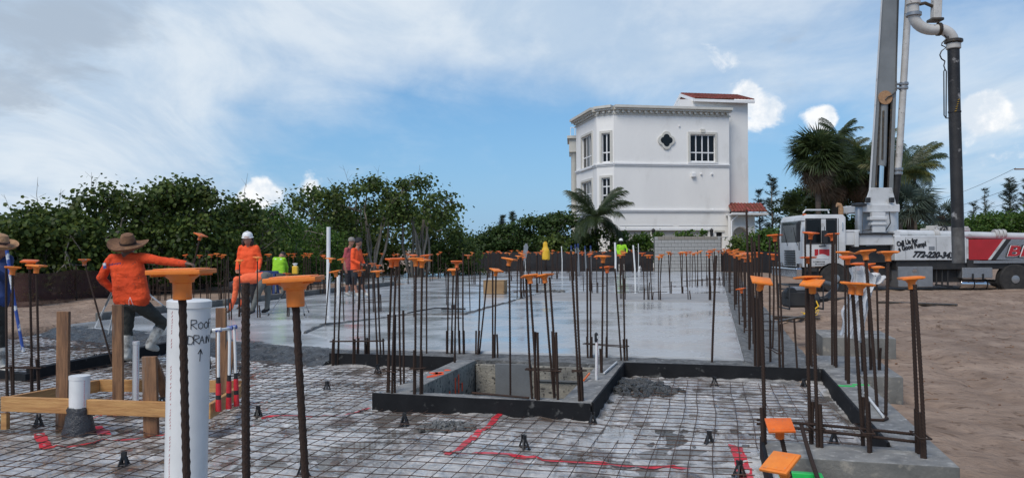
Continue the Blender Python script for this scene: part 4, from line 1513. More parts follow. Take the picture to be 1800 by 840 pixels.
    pr = tile_slope('porch_roof', e0, e1, Vector((.25, 2.2, .75)), h)
    MB().bar(e0 - Vector((0, 0, .1)), e1 - Vector((0, 0, .1)), .16, .16).build('eave', M['whitetrim'], pr)
    MB().prism([(e0 + Vector((0, .1, 0))).xy, (e1 + Vector((0, .1, 0))).xy, (e1 + bk).xy, (e0 + bk).xy], 3.76, 3.86).build('soffit', M['whitetrim'], pr)
    q = xy(1284.5, 56.5)
    MB().tube([q + Vector((0.5, -.2, 3.75)), q + Vector((.05, -.1, 3.3)), q + Vector((.05, -.1, -.2))], .06, 8).build('downpipe', M['whitetrim'], h, smooth=True)
    # portico on the far left: cornice, column, slab
    q0 = xy(1010, 63.5)
    MB().lathe([(.34, g), (.34, g + .3), (.27, g + .4), (.24, 8.9), (.33, 9.1), (.36, 9.3)], 18, q0).build('column', M['trim'], h, smooth=True)
    m = MB().box(q0 + Vector((.35, 1.2, 9.95)), (1.3, 3.4, 1.3), -.08)
    m.box(q0 + Vector((.35, 1.2, 10.5)), (1.6, 3.8, .22), -.08)
    m.build('portico', M['trim'], h)
    m = MB()
    for k in range(5):
        m.tube([q0 + Vector((-.3 + k * .35, -.4, 10.6)), q0 + Vector((-.3 + k * .35, -.4, 11.3))], .03, 6)
    m.tube([q0 + Vector((-.3, -.4, 11.3)), q0 + Vector((1.2, -.4, 11.3))], .035, 6)
    m.build('balcony_rail', M['whitetrim'], h)


build_house()


# ------------------------------------------------------------------ unfinished block wall
def build_block_wall():
    p0, p1 = xy(1150, 44.6), xy(1265, 45.2)
    d = (p1 - p0).normalized()
    n = Vector((d.y, -d.x, 0))
    L_ = (p1 - p0).length
    t = empty('block_wall', (0, 0, 0), 'unfinished grey concrete block wall in front of the garages', 'wall')
    ang = math.atan2(d.y, d.x)
    bw, bh, z0, rows = 0.405, 0.203, 0.02, 10
    cm = MB().box((0, 0, 0), (bw - .02, .19, bh - .02)).mesh('block', M['cmu'], bevel=.006)
    cm2 = MB().box((0, 0, 0), (bw - .02, .19, bh - .02)).mesh('block_old', M['cmu_old'], bevel=.006)
    hm = MB().box((0, 0, 0), (bw / 2 - .02, .19, bh - .02)).mesh('half_block', M['cmu'], bevel=.006)
    MB().box(p0 + d * L_ / 2 - n * .0 + Vector((0, 0, z0 + rows * bh / 2 - .1)), (L_, .165, rows * bh + .18), ang).build('mortar', M['mortar'], t)
    for r in range(rows):
        x = 0.0
        first = r % 2
        while x < L_ - .05:
            half = (first and x == 0) or x + bw > L_ + .05
            o = put('block', hm if half else (cm2 if r == rows - 1 else cm), None, t)
            wd = bw / 2 if half else bw
            o.location = p0 + d * (x + wd / 2) + Vector((0, 0, z0 + (r + .5) * bh)) + n * random.uniform(-.004, .006)
            o.rotation_euler = (0, 0, ang)
            x += wd


build_block_wall()


# ------------------------------------------------------------------ fences
def fence_run(name, mat, pts, hgt, label, cat, step=2.4, sag=0.08, postmat=None, wav=0.06, posts=True):
    t = empty(name, (0, 0, 0), label, cat)
    q = []
    for a, b in zip(pts, pts[1:]):
        k = max(2, int((b - a).length / 0.25))
        q += [a.lerp(b, i / k) for i in range(k)]
    q.append(pts[-1])
    vs, fs = [], []
    rows = 6
    acc = 0
    for i, p in enumerate(q):
        if i:
            acc += (p - q[i - 1]).length
        dn = (q[min(i + 1, len(q) - 1)] - q[max(0, i - 1)])
        nn = Vector((-dn.y, dn.x, 0)).normalized()
        s = abs(math.sin(acc / step * math.pi))
        for r in range(rows + 1):
            f = r / rows
            vs.append(p + nn * wav * (fnoise(acc, f * 3, 1.3) + .5 * fnoise(acc, f * 5, 4)) * (1 if 0 < f < 1 else .4) + Vector((0, 0, f * hgt - sag * s * f * f - 0.05)))
    for i in range(len(q) - 1):
        for r in range(rows):
            k = i * (rows + 1) + r
            fs.append((k, k + rows + 1, k + rows + 2, k + 1))
    me = MB().add(vs, fs).mesh('fabric', mat, smooth=2, fix=False)
    put('fabric', me, None, t)
    if posts:
        acc, nxt = 0, 0
        for i, p in enumerate(q):
            if i:
                acc += (p - q[i - 1]).length
            if acc >= nxt:
                nxt += step
                MB().tube([p + Vector((0, 0, -.3)), p + Vector((0, 0, hgt + .06))], .022, 6).build('post', postmat or M['rust'], t)
    return t


def on_soil(p):
    return Vector((p.x, p.y, soil_z(p.x, p.y)))


fence_run('netting_fence', M['fence'], [on_soil(UV(-24, 12)), on_soil(UV(-17.5, 16.5)), on_soil(UV(-18.5, 22)), on_soil(UV(-19.5, 30)), on_soil(UV(-21.5, 40))], 1.02,
          'sagging red brown netting fence in front of the trees on the left', 'fence')
fence_run('silt_fence', M['silt'], [Vector((*xy(820, 48).xy, 0)), Vector((*xy(960, 47.5).xy, 0)), Vector((*xy(1148, 47).xy, 0))], 1.25,
          'black fabric fence at the far end of the slab below the hedge', 'fence', sag=.02)
fence_run('silt_fence', M['silt'], [Vector((*xy(1268, 45.6).xy, 0)), Vector((*xy(1340, 44).xy, 0)), Vector((*xy(1385, 41).xy, 0))], 1.2,
          'black fabric fence right of the block wall behind the cab', 'fence', sag=.02)
# ------------------------------------------------------------------ trees and shrubs
def leaf_ring(c, nrm, s, n=6, asp=1.0, rnd=random):
    x, y, _ = frame_of(nrm, Vector((rnd.uniform(-1, 1), rnd.uniform(-1, 1), rnd.uniform(-1, 1))))
    return [c + (x * math.cos(k * 2 * math.pi / n) + y * asp * math.sin(k * 2 * math.pi / n)) * s for k in range(n)]


def leafy_tree(name, label, cat, base, crown, rad, n_clump, per, leaf, mat, seed, stems=4, group=None, clump_r=0.55, bare=0, flat=0.75, nleaf=5, bark=None, bottom=-0.75, stem_r=0.06):
    """crown = centre offset above base, rad = (rx, ry, rz); leaves sit in clumps at the ends of limbs."""
    rnd = random.Random(seed)
    t = empty(name, base, label, cat, group)
    tr, cr = MB(), MB()
    C = Vector(crown)
    ctr = []
    tries = 0
    while len(ctr) < n_clump and tries < n_clump * 40:
        tries += 1
        a, z = rnd.uniform(0, 2 * math.pi), rnd.uniform(bottom, 1)
        rr = math.sqrt(max(0, 1 - z * z)) if z > 0 else 1.0
        q = rnd.uniform(0.55, 1.05)
        p = C + Vector((rad[0] * rr * q * math.cos(a), rad[1] * rr * q * math.sin(a), rad[2] * z * (0.85 + .15 * q)))
        p += Vector((1, 0, 0.4)) * 0.35 * noise.noise(p * 0.8)
        if p.z > 0.15:
            ctr.append(p)
    # stems and limbs
    roots = [Vector((rnd.uniform(-.35, .35) * rad[0] * .6, rnd.uniform(-.3, .3) * rad[1] * .6, -0.15)) for _ in range(stems)]
    forks = []
    for r0 in roots:
        top = C + Vector((r0.x * 1.6 + rnd.uniform(-.3, .3) * rad[0], r0.y * 1.6 + rnd.uniform(-.3, .3) * rad[1], rnd.uniform(-.5, .1) * rad[2]))
        mid = r0.lerp(top, .5) + Vector((rnd.uniform(-.25, .25), rnd.uniform(-.25, .25), 0))
        tr.tube([r0, r0.lerp(mid, .5) + Vector((rnd.uniform(-.1, .1), rnd.uniform(-.1, .1), 0)), mid, mid.lerp(top, .5) + Vector((rnd.uniform(-.12, .12), 0, 0)), top],
                [stem_r, stem_r * .9, stem_r * .75, stem_r * .6, stem_r * .4], 6)
        forks += [mid, mid.lerp(top, .5), top]
    for i, p in enumerate(ctr):
        f = min(forks, key=lambda q: (q - p).length + rnd.uniform(0, .8))
        m = f.lerp(p, .55) + Vector((rnd.uniform(-.15, .15), rnd.uniform(-.15, .15), rnd.uniform(-.05, .2)))
        tr.tube([f, m, p], [stem_r * .48, stem_r * .34, stem_r * .14], 4, caps=False)
        forks.append(m)
    for _ in range(bare):                        # leafless twigs sticking out of the crown
        p = rnd.choice(ctr)
        o = (p - C).normalized() + Vector((0, 0, .7))
        q = p + o * rnd.uniform(.3, .8)
        tr.tube([p, p.lerp(q, .5) + Vector((rnd.uniform(-.08, .08), 0, 0)), q], [.014, .009, .004], 3, caps=False)
        for _k in range(3):
            s = p.lerp(q, rnd.uniform(.3, .9))
            tr.tube([s, s + Vector((rnd.uniform(-.25, .25), rnd.uniform(-.2, .2), rnd.uniform(.1, .35)))], [.006, .003], 3, caps=False)
    tr.build('trunk', bark or M['bark'], t, smooth=2, fix=False)
    for p in ctr:
        dens = rnd.uniform(.55, 1.25)
        sx, sy, sz = clump_r * rnd.uniform(.7, 1.3), clump_r * rnd.uniform(.7, 1.3), clump_r * flat * rnd.uniform(.7, 1.2)
        for _ in range(int(per * dens)):
            o = Vector((rnd.gauss(0, .5), rnd.gauss(0, .5), rnd.gauss(0, .5)))
            c = p + Vector((o.x * sx, o.y * sy, o.z * sz))
            nn = Vector((rnd.uniform(-1, 1), rnd.uniform(-1, 1), rnd.uniform(-.1, 1.2))) + o * .5
            cr.add(leaf_ring(c, nn, leaf * rnd.uniform(.55, 1.1), nleaf, rnd.uniform(.75, 1), rnd), [tuple(range(nleaf))])
    me = cr.mesh('crown', mat, fix=False)
    put('crown', me, None, t)
    return t


def place(px, d):
    p = xy(px, d)
    return Vector((p.x, p.y, soil_z(p.x, p.y)))


SG = 'sea grape trees along the left boundary'
def grape(px, d, top_y, w_px, label, seed, mat='leaf', n=46, per=105, leaf=.082, stems=4, bare=4, low=.9, **kw):
    base = place(px, d)
    htop = H + (CY - top_y) * d / F - base.z
    rx = w_px * d / F / 2
    rz = htop * 0.50 * low
    leafy_tree('sea_grape_tree', label, 'tree', base, (0, 0, htop - rz - .1), (rx, max(1.2, rx * .75), rz), n, per, leaf, M[mat], seed, stems, SG, bare=bare, **kw)


grape(-60, 23, 372, 260, 'low yellowish sea grape at the far left edge', 1, n=60, low=1.0)
grape(75, 24, 362, 200, 'sea grape with yellowing leaves above the rebar cage at left', 2, n=64, low=1.0, bare=8)
grape(185, 25.5, 328, 170, 'rounded dark sea grape left of the straw hat', 3, n=62, low=.95)
grape(312, 26.5, 318, 190, 'broad tall sea grape behind the straw hatted worker', 4, n=84, per=110, low=.92)
grape(255, 29, 335, 200, 'dark sea grape filling in behind the straw hat', 15, n=60, low=1.0)
grape(30, 28, 385, 260, 'dark sea grape filling in behind the left rebar cage', 16, n=60, low=1.0)
grape(418, 28, 352, 110, 'small open sea grape left of the white hard hat', 5, n=34, per=80, bare=10, low=.9)
grape(560, 37, 330, 150, 'sea grape above the yellow tank with bare twigs', 7, n=46, bare=10, low=.95, leaf=.092, clump_r=.7)
grape(640, 38, 312, 170, 'tall open sea grape behind the two standing men', 8, n=50, per=80, bare=16, low=.60, leaf=.092, clump_r=.55, stems=9, bottom=-.35, stem_r=.085)
grape(735, 39, 312, 150, 'tall sea grape with pale leaning trunks right of the two men', 9, n=42, per=80, bare=10, low=.60, leaf=.092, clump_r=.55, stems=9, bottom=-.35, stem_r=.085)
grape(690, 44, 366, 260, 'shaded sea grape thicket behind the tall pale trunks', 17, n=70, bare=0, low=.98, leaf=.10, clump_r=.8, stems=8)
grape(600, 43, 372, 200, 'low dark thicket right of the tall white pipe', 18, n=50, bare=0, low=1.0, leaf=.10, clump_r=.8)
grape(790, 42, 402, 100, 'low sea grape at the right end of the tall trees', 10, n=44, per=100, low=1.0, leaf=.09)
grape(480, 32, 366, 120, 'dense bright green bush behind the lime vest', 6, mat='leaf2', n=70, per=130, leaf=.058, bare=0, low=1.0, clump_r=.5)
grape(400, 31, 392, 130, 'dark low bush between the straw hat and the white hard hat', 19, mat='leaf2', n=50, per=120, leaf=.058, bare=0, low=1.0, clump_r=.5)
grape(545, 34, 388, 110, 'darker green bush just left of the tall white pipe', 20, mat='leaf2', n=50, per=120, leaf=.058, bare=0, low=1.0, clump_r=.5)

HG = 'dark hedge trees sloping up to the house'
def hedge(px, d, top_y, w_px, label, seed, mat='leaf3', n=64, per=110, leaf=.11):
    base = place(px, d)
    htop = H + (CY - top_y) * d / F - base.z
    rx = w_px * d / F / 2
    leafy_tree('hedge_tree', label, 'tree', base, (0, 0, htop * .52), (rx, rx * .7, htop * .48), n, per, leaf, M[mat], seed, 4, HG, clump_r=.75, flat=.6, bottom=-1)


hedge(838, 56, 420, 90, 'lowest hedge tree at the left end of the sloping hedge', 31)
hedge(885, 56, 404, 100, 'hedge tree below the pair of casuarinas', 32)
hedge(935, 56, 386, 110, 'hedge tree behind the folded yellow suit', 33)
hedge(985, 57, 378, 110, 'tallest hedge tree against the house corner', 34)
hedge(860, 70, 414, 120, 'distant hedge tree filling in behind the low end', 35)
hedge(1362, 52, 412, 90, 'green bush right of the house porch behind the cab', 36, mat='leaf2')
hedge(1335, 54, 416, 60, 'small green bush under the porch eave', 37, mat='leaf2', n=36)
SH = 'garden shrubs before the house'
def shrub(px, d, top_y, w_px, label, seed, mat, n=24, per=80, leaf=.10):
    base = place(px, d)
    htop = H + (CY - top_y) * d / F - base.z
    rx = w_px * d / F / 2
    leafy_tree('shrub', label, 'shrub', base, (0, 0, htop * .55), (rx, rx * .6, htop * .45), n, per, leaf, M[mat], seed, 3, SH, clump_r=.42, bottom=-1, stem_r=.04)


shrub(968, 51, 417, 40, 'dark shrub left of the palm foot', 41, 'leaf', leaf=.11)
shrub(1010, 50, 412, 50, 'dark open shrub at the foot of the coconut palm', 42, 'leaf', leaf=.11)
shrub(1062, 50, 405, 60, 'taller open shrub right of the palm stem', 43, 'leaf', leaf=.11)
shrub(1095, 52, 412, 40, 'bright green shrub behind the lime shirted worker by the house', 44, 'leaf2', leaf=.09, per=90)
shrub(1130, 52, 413, 46, 'bright green shrub left of the block wall', 45, 'leaf2', leaf=.09, per=90)
shrub(1295, 50, 424, 34, 'small shrub right of the block wall', 46, 'leaf')
# seedlings over the block wall
for i, (px, py) in enumerate(((1158, 412), (1197, 409), (1214, 410), (1236, 411))):
    base = place(px, 47)
    leafy_tree('young_plant', ['first', 'second', 'third', 'fourth'][i] + ' young sapling from left poking over the block wall', 'plant', base,
               (0, 0, H + (CY - py) * 47 / F - base.z - .2), (.28, .25, .3), 7, 26, .085, M['leaf2'], 60 + i, 1, 'young saplings behind the block wall', clump_r=.22, stem_r=.02)
# far green bank on the right and beyond
RG = 'green thicket behind the pump truck'
for i, (px, d, ty, w, lab) in enumerate(((1425, 60, 338, 130, 'thicket under the cabbage palm left of the boom'), (1500, 58, 335, 150, 'thicket behind the boom turret'), (1590, 64, 398, 150, 'low thicket right of the boom behind the white pipe'),
                                         (1680, 66, 398, 130, 'thicket behind the hanging hose'), (1750, 60, 384, 150, 'sunny green thicket behind the red panel'), (1840, 58, 372, 150, 'sunny green thicket at the right edge'))):
    base = place(px, d)
    htop = H + (CY - ty) * d / F - base.z
    rx = w * d / F / 2
    leafy_tree('thicket_tree', lab, 'tree', base, (0, 0, htop * .52), (rx, rx * .7, htop * .48), 90, 120, .105, M['leaf2' if i > 2 else 'leaf3'], 70 + i, 4, RG, clump_r=.8, flat=.6, bottom=-1)
# distant tree belt so that the land ends in green
for i in range(26):
    px = -700 + i * 130
    if 700 < px < 1400:
        continue
    d = 95 + 18 * math.sin(i * 2.1)
    base = place(px, d)
    ht = 4.2 + 1.2 * math.sin(i * 1.7)
    leafy_tree('distant_tree', 'dark distant tree in the green belt, %d%s from the left' % (i + 1, {1: 'st', 2: 'nd', 3: 'rd'}.get((i + 1) % 10 if i + 1 not in (11, 12, 13) else 0, 'th')), 'tree', base, (0, 0, ht * .5), (6.5, 4, ht * .5), 50, 46, .34, M['leaf3'], 100 + i, 3, 'distant tree belt', clump_r=1.6, flat=.6, bottom=-1, nleaf=5)


# ------------------------------------------------------------------ casuarinas: whorled wispy branches
def casuarina(px, d, top_y, w_px, label, seed, dense=1.0):
    rnd = random.Random(seed)
    base = place(px, d)
    ht = H + (CY - top_y) * d / F - base.z
    w = w_px * d / F / 2
    t = empty('casuarina', base, label, 'tree', 'casuarina trees')
    MB().tube([(0, 0, -.2), (.05, 0, ht * .5), (-.04, .03, ht * .98)], [.11, .07, .015], 6).build('trunk', M['bark'], t, smooth=2)
    br, lf = MB(), MB()
    n = int(70 * dense)
    for i in range(n):
        f = rnd.uniform(.12, .99)
        a = rnd.uniform(0, 6.283)
        L_ = w * (1.05 - f) ** .7 * rnd.uniform(.5, 1.15) + .12
        p = Vector((0, 0, ht * f))
        q = p + Vector((math.cos(a) * L_, math.sin(a) * L_, L_ * rnd.uniform(.25, .85)))
        br.tube([p, p.lerp(q, .5) + Vector((0, 0, -.03)), q], [.02, .012, .005], 3, caps=False)
        for _ in range(int(34 * dense)):
            s = p.lerp(q, rnd.uniform(.15, 1.05))
            dv = Vector((rnd.gauss(0, 1), rnd.gauss(0, 1), rnd.uniform(-.6, 1.0))).normalized() * rnd.uniform(.12, .32)
            x = dv.cross(Vector((rnd.uniform(-1, 1), rnd.uniform(-1, 1), .3))).normalized() * rnd.uniform(.010, .022)
            lf.add([s - x, s + x, s + dv + x * .3, s + dv - x * .3], [(0, 1, 2, 3)])
    me = br.mesh('branches', M['bark'], fix=False)
    put('limbs', me, None, t)
    put('crown', lf.mesh('crown', M['needle'], fix=False), None, t)


casuarina(884, 62, 378, 22, 'small casuarina, left of the pair over the hedge', 1)
casuarina(902, 62, 373, 24, 'small casuarina, right of the pair over the hedge', 2)
casuarina(1357, 60, 310, 46, 'slender pale casuarina between the house and the palms', 3, 1.2)
casuarina(1335, 64, 338, 40, 'shorter casuarina against the house right edge', 4)
casuarina(1732, 72, 338, 46, 'thin spiky casuarina right of the hanging hose', 5)
casuarina(1776, 68, 318, 60, 'tall dark casuarina near the right edge', 6, 1.6)
casuarina(1806, 66, 322, 50, 'casuarina cut by the right edge', 7, 1.3)
casuarina(1640, 80, 375, 60, 'low casuarina behind the fan palm', 8)
casuarina(1712, 78, 362, 40, 'short casuarina just right of the hose', 9)


# ------------------------------------------------------------------ palms
def pinnate_mesh(L_, droop, seed, mat, leaflet=.55, n=70, wid=.030, hang=.5):
    rnd = random.Random(seed)
    b = MB()

    def pt(f):                                   # arching rachis in the x-z plane
        return Vector((L_ * (f - .16 * droop * f * f), 0, L_ * (.62 * f * (1 - .25 * droop) - .62 * droop * f * f)))
    ps = [pt(i / 12) for i in range(13)]
    b.tube(ps, [.035 * (1 - .85 * i / 12) + .004 for i in range(13)], 4)
    for i in range(n):
        f = .13 + .87 * i / n
        p = pt(f)
        tg = (pt(min(1, f + .02)) - pt(f - .02)).normalized()
        l = leaflet * (math.sin(math.pi * (.12 + .83 * f)) ** .6) * rnd.uniform(.85, 1.12)
        for s in (-1, 1):
            d = (Vector((0, s, 0)) * .9 + tg * .75 + Vector((0, 0, rnd.uniform(-.15, .18)))).normalized()
            m = p + d * l * .5
            e = p + d * l * .92 + Vector((0, 0, -l * hang * rnd.uniform(.6, 1.3)))
            x = tg * wid
            b.add([p - x * .5, p + x * .5, m + x, m - x, e + x * .15, e - x * .15], [(0, 1, 2, 3), (3, 2, 4, 5)])
    return b.mesh('frond', mat, fix=False)


def coconut(name, px, d, crown_y, L_px, label, seed, n=20, mats=('palm',), lean=(0, 0), trunk_r=.14, bias=None):
    rnd = random.Random(seed)
    base = place(px, d)
    hc = H + (CY - crown_y) * d / F - base.z
    L_ = L_px * d / F
    t = empty(name, base, label, 'palm tree')
    top = Vector((lean[0], lean[1], hc))
    MB().tube([(0, 0, -.3), top * .35 + Vector((.05, 0, 0)), top * .7, top], [trunk_r * 1.5, trunk_r, trunk_r * .9, trunk_r * .8], 10).build('trunk', M['palmbark'], t, smooth=2)
    ms = {}
    for i in range(n):
        el = -.2 + 1.45 * ((i * .7549) % 1.0)     # droopy low fronds to upright spears
        a = i * 2.4 + rnd.uniform(-.3, .3)
        dr = 1.0 - el * .4
        key = (round(dr, 1), rnd.randint(0, 1), mats[i % len(mats)])
        if key not in ms:
            ms[key] = pinnate_mesh(L_, key[0], len(ms) + seed, M[key[2]], leaflet=L_ * .27, wid=L_ * .0062)
        o = put('frond', ms[key], None, t)
        o.location = top
        o.rotation_mode = 'XYZ'
        o.rotation_euler = (rnd.uniform(-.25, .25), -(el - .35), a)
        s = rnd.uniform(.85, 1.1)
        o.scale = (s, s, s)
    return t


coconut('coconut_palm', 1048, 50.5, 386, 74, 'coconut palm with drooping fronds in front of the house bay', 5, n=34, trunk_r=.13)
coconut('coconut_palm', 1475, 58, 246, 50, 'tall coconut palm crowning the palm group left of the boom', 6, n=24)
coconut('coconut_palm', 1582, 50, 318, 78, 'coconut palm with long yellowish fronds right of the boom', 7, n=34, mats=('palm', 'palm_yellow', 'palm'))
coconut('coconut_palm', 1608, 56, 300, 62, 'coconut palm farther right behind the long yellowish fronds', 10, n=30, mats=('palm', 'palm', 'palm_yellow'))
coconut('coconut_palm', 1522, 60, 280, 72, 'coconut palm directly behind the boom', 8, n=24, mats=('palm', 'palm_yellow'))
coconut('coconut_palm', 1484, 62, 285, 64, 'shorter coconut palm between the cabbage palm and the boom', 9, n=24)


def fan_mesh(Rr, seed, mat, n=34, pet=.9, droop=.25):
    rnd = random.Random(seed)
    b = MB()
    b.tube([(0, 0, 0), (pet * .6, 0, .03), (pet, 0, 0)], [.02, .016, .012], 4)
    h = Vector((pet, 0, 0))
    for i in range(n):
        a = -2.3 + 4.6 * i / (n - 1)
        l = Rr * (0.78 + .22 * math.cos(a * .7)) * rnd.uniform(.88, 1.08)
        d = Vector((math.cos(a), math.sin(a), .10 * (i % 2) - .05))
        m = h + d * l * .55
        e = h + d * l + Vector((0, 0, -droop * l * rnd.uniform(.3, 1.4)))
        x = Vector((-math.sin(a), math.cos(a), 0)) * .034 * Rr
        b.add([h - x * .2, h + x * .2, m + x, m - x, e], [(0, 1, 2, 3), (3, 2, 4)])
    return b.mesh('frond', mat, fix=False)


def fan_palm(px, d, crown_y, r_px, label, seed, n=30, mat='palm', dead=6, spread=1.0, trunk_r=.17):
    rnd = random.Random(seed)
    base = place(px, d)
    hc = max(.3, H + (CY - crown_y) * d / F - base.z)
    Rr = r_px * d / F * .58
    t = empty('cabbage_palm', base, label, 'palm tree')
    MB().tube([(0, 0, -.3), (.04, 0, hc * .5), (0, 0, hc)], [trunk_r * 1.1, trunk_r, trunk_r * 1.25], 10).build('trunk', M['palmbark'], t, smooth=2)
    ms = [fan_mesh(Rr, seed * 5 + k, M[mat], pet=Rr * .75, droop=.15 + .15 * k) for k in range(3)]
    dm = fan_mesh(Rr * .85, seed * 5 + 9, M['palm_dead'], pet=Rr * .75, droop=.7)
    for i in range(n + dead):
        isd = i >= n
        el = (-1.0 + rnd.uniform(-.3, .2)) if isd else (-.5 + 1.75 * ((i * .7549) % 1))
        o = put('frond', dm if isd else ms[i % 3], None, t)
        o.location = (0, 0, hc - (.2 if isd else 0))
        o.rotation_euler = (rnd.uniform(-.5, .5), -el, i * 2.4 + rnd.uniform(-.3, .3))
        s = rnd.uniform(.85, 1.12)
        o.scale = (s, s, s)


fan_palm(1438, 50, 282, 62, 'cabbage palm with shaggy fan leaves left of the boom', 1, n=64, dead=14)
fan_palm(1512, 56, 305, 60, 'cabbage palm partly behind the boom foot', 2, n=44, dead=12)
fan_palm(1466, 54, 312, 54, 'cabbage palm just left of the boom under the tall coconut', 6, n=50, dead=10)
fan_palm(1408, 56, 372, 44, 'low fan palm behind the cab roof', 3, n=30, dead=8)
fan_palm(1600, 42, 372, 60, 'silvery fan palm low behind the turret, right side', 4, n=34, mat='palm_grey', dead=0)
fan_palm(1655, 44, 384, 44, 'small silvery fan palm left of the hanging hose', 5, n=18, mat='palm_grey', dead=2)
# ------------------------------------------------------------------ concrete pump truck
TD = 26.0


def TP(px, py, off=0.0):
    return A(px, py, TD + off)


def tbox(mb, x0, y0, x1, y1, o0, o1):
    a, b = TP(x0, y1, o0), TP(x1, y0, o0)
    mb.box(((a.x + b.x) / 2, TD + (o0 + o1) / 2, (a.z + b.z) / 2), (abs(b.x - a.x), abs(o1 - o0), abs(b.z - a.z)))
    return mb


def tpart(name, mat, par, boxes, bevel=0.01, **kw):
    m = MB()
    for b in boxes:
        tbox(m, *b)
    return m.build(name, M[mat], par, bevel=bevel, **kw)


def text_mesh(s, size, shear=0.0, weight=0.0, spacing=1.0, depth=0.004):
    c = bpy.data.curves.new('lettering', 'FONT')
    c.body = s
    c.size = size
    c.shear = shear
    c.offset = weight
    c.space_character = spacing
    c.extrude = depth
    c.resolution_u = 3
    o = bpy.data.objects.new('tmp', c)
    ws = bpy.data.scenes.new('workshop')
    ws.collection.objects.link(o)
    with bpy.context.temp_override(scene=ws, view_layer=ws.view_layers[0]):
        dg = bpy.context.evaluated_depsgraph_get()
    me = bpy.data.meshes.new_from_object(o.evaluated_get(dg))
    bpy.data.objects.remove(o)
    bpy.data.scenes.remove(ws)
    return me


def lettering(s, px, py, hpx, off, mat, par, tilt=0.0, shear=0.0, weight=0.0, spacing=1.0, wpx=None, name='lettering', depth=.004):
    sc = TD / F
    me = text_mesh(s, hpx * sc / 0.72, shear, weight, spacing, depth)
    me.materials.clear()
    o = put(name, me, M[mat], par)
    o.location = TP(px, py, off)
    o.rotation_euler = (R(90), -tilt, 0)
    if wpx:
        w = max(v.co.x for v in me.vertices) - min(v.co.x for v in me.vertices)
        o.scale = (wpx * sc / w, 1, 1)
    return o


def wheel(par, px, py, off, r=.52, w=.3):
    c = TP(px, py, off)
    Mr = Matrix.Rotation(R(90), 3, 'X')
    t = empty('wheel', (0, 0, 0))
    t.parent = par
    MB().lathe([(r * .62, -w / 2), (r * .93, -w / 2), (r, -w * .38), (r, w * .38), (r * .93, w / 2), (r * .62, w / 2)], 36, c, M=Mr).build('tyre', M['rubber'], t, smooth=True)
    b = MB().lathe([(r * .62, -w * .35), (r * .58, w * .35), (r * .3, w * .30), (r * .26, w * .55), (.05, w * .6)], 28, c, M=Mr)
    b.build('rim', M['metal'], t, smooth=True)


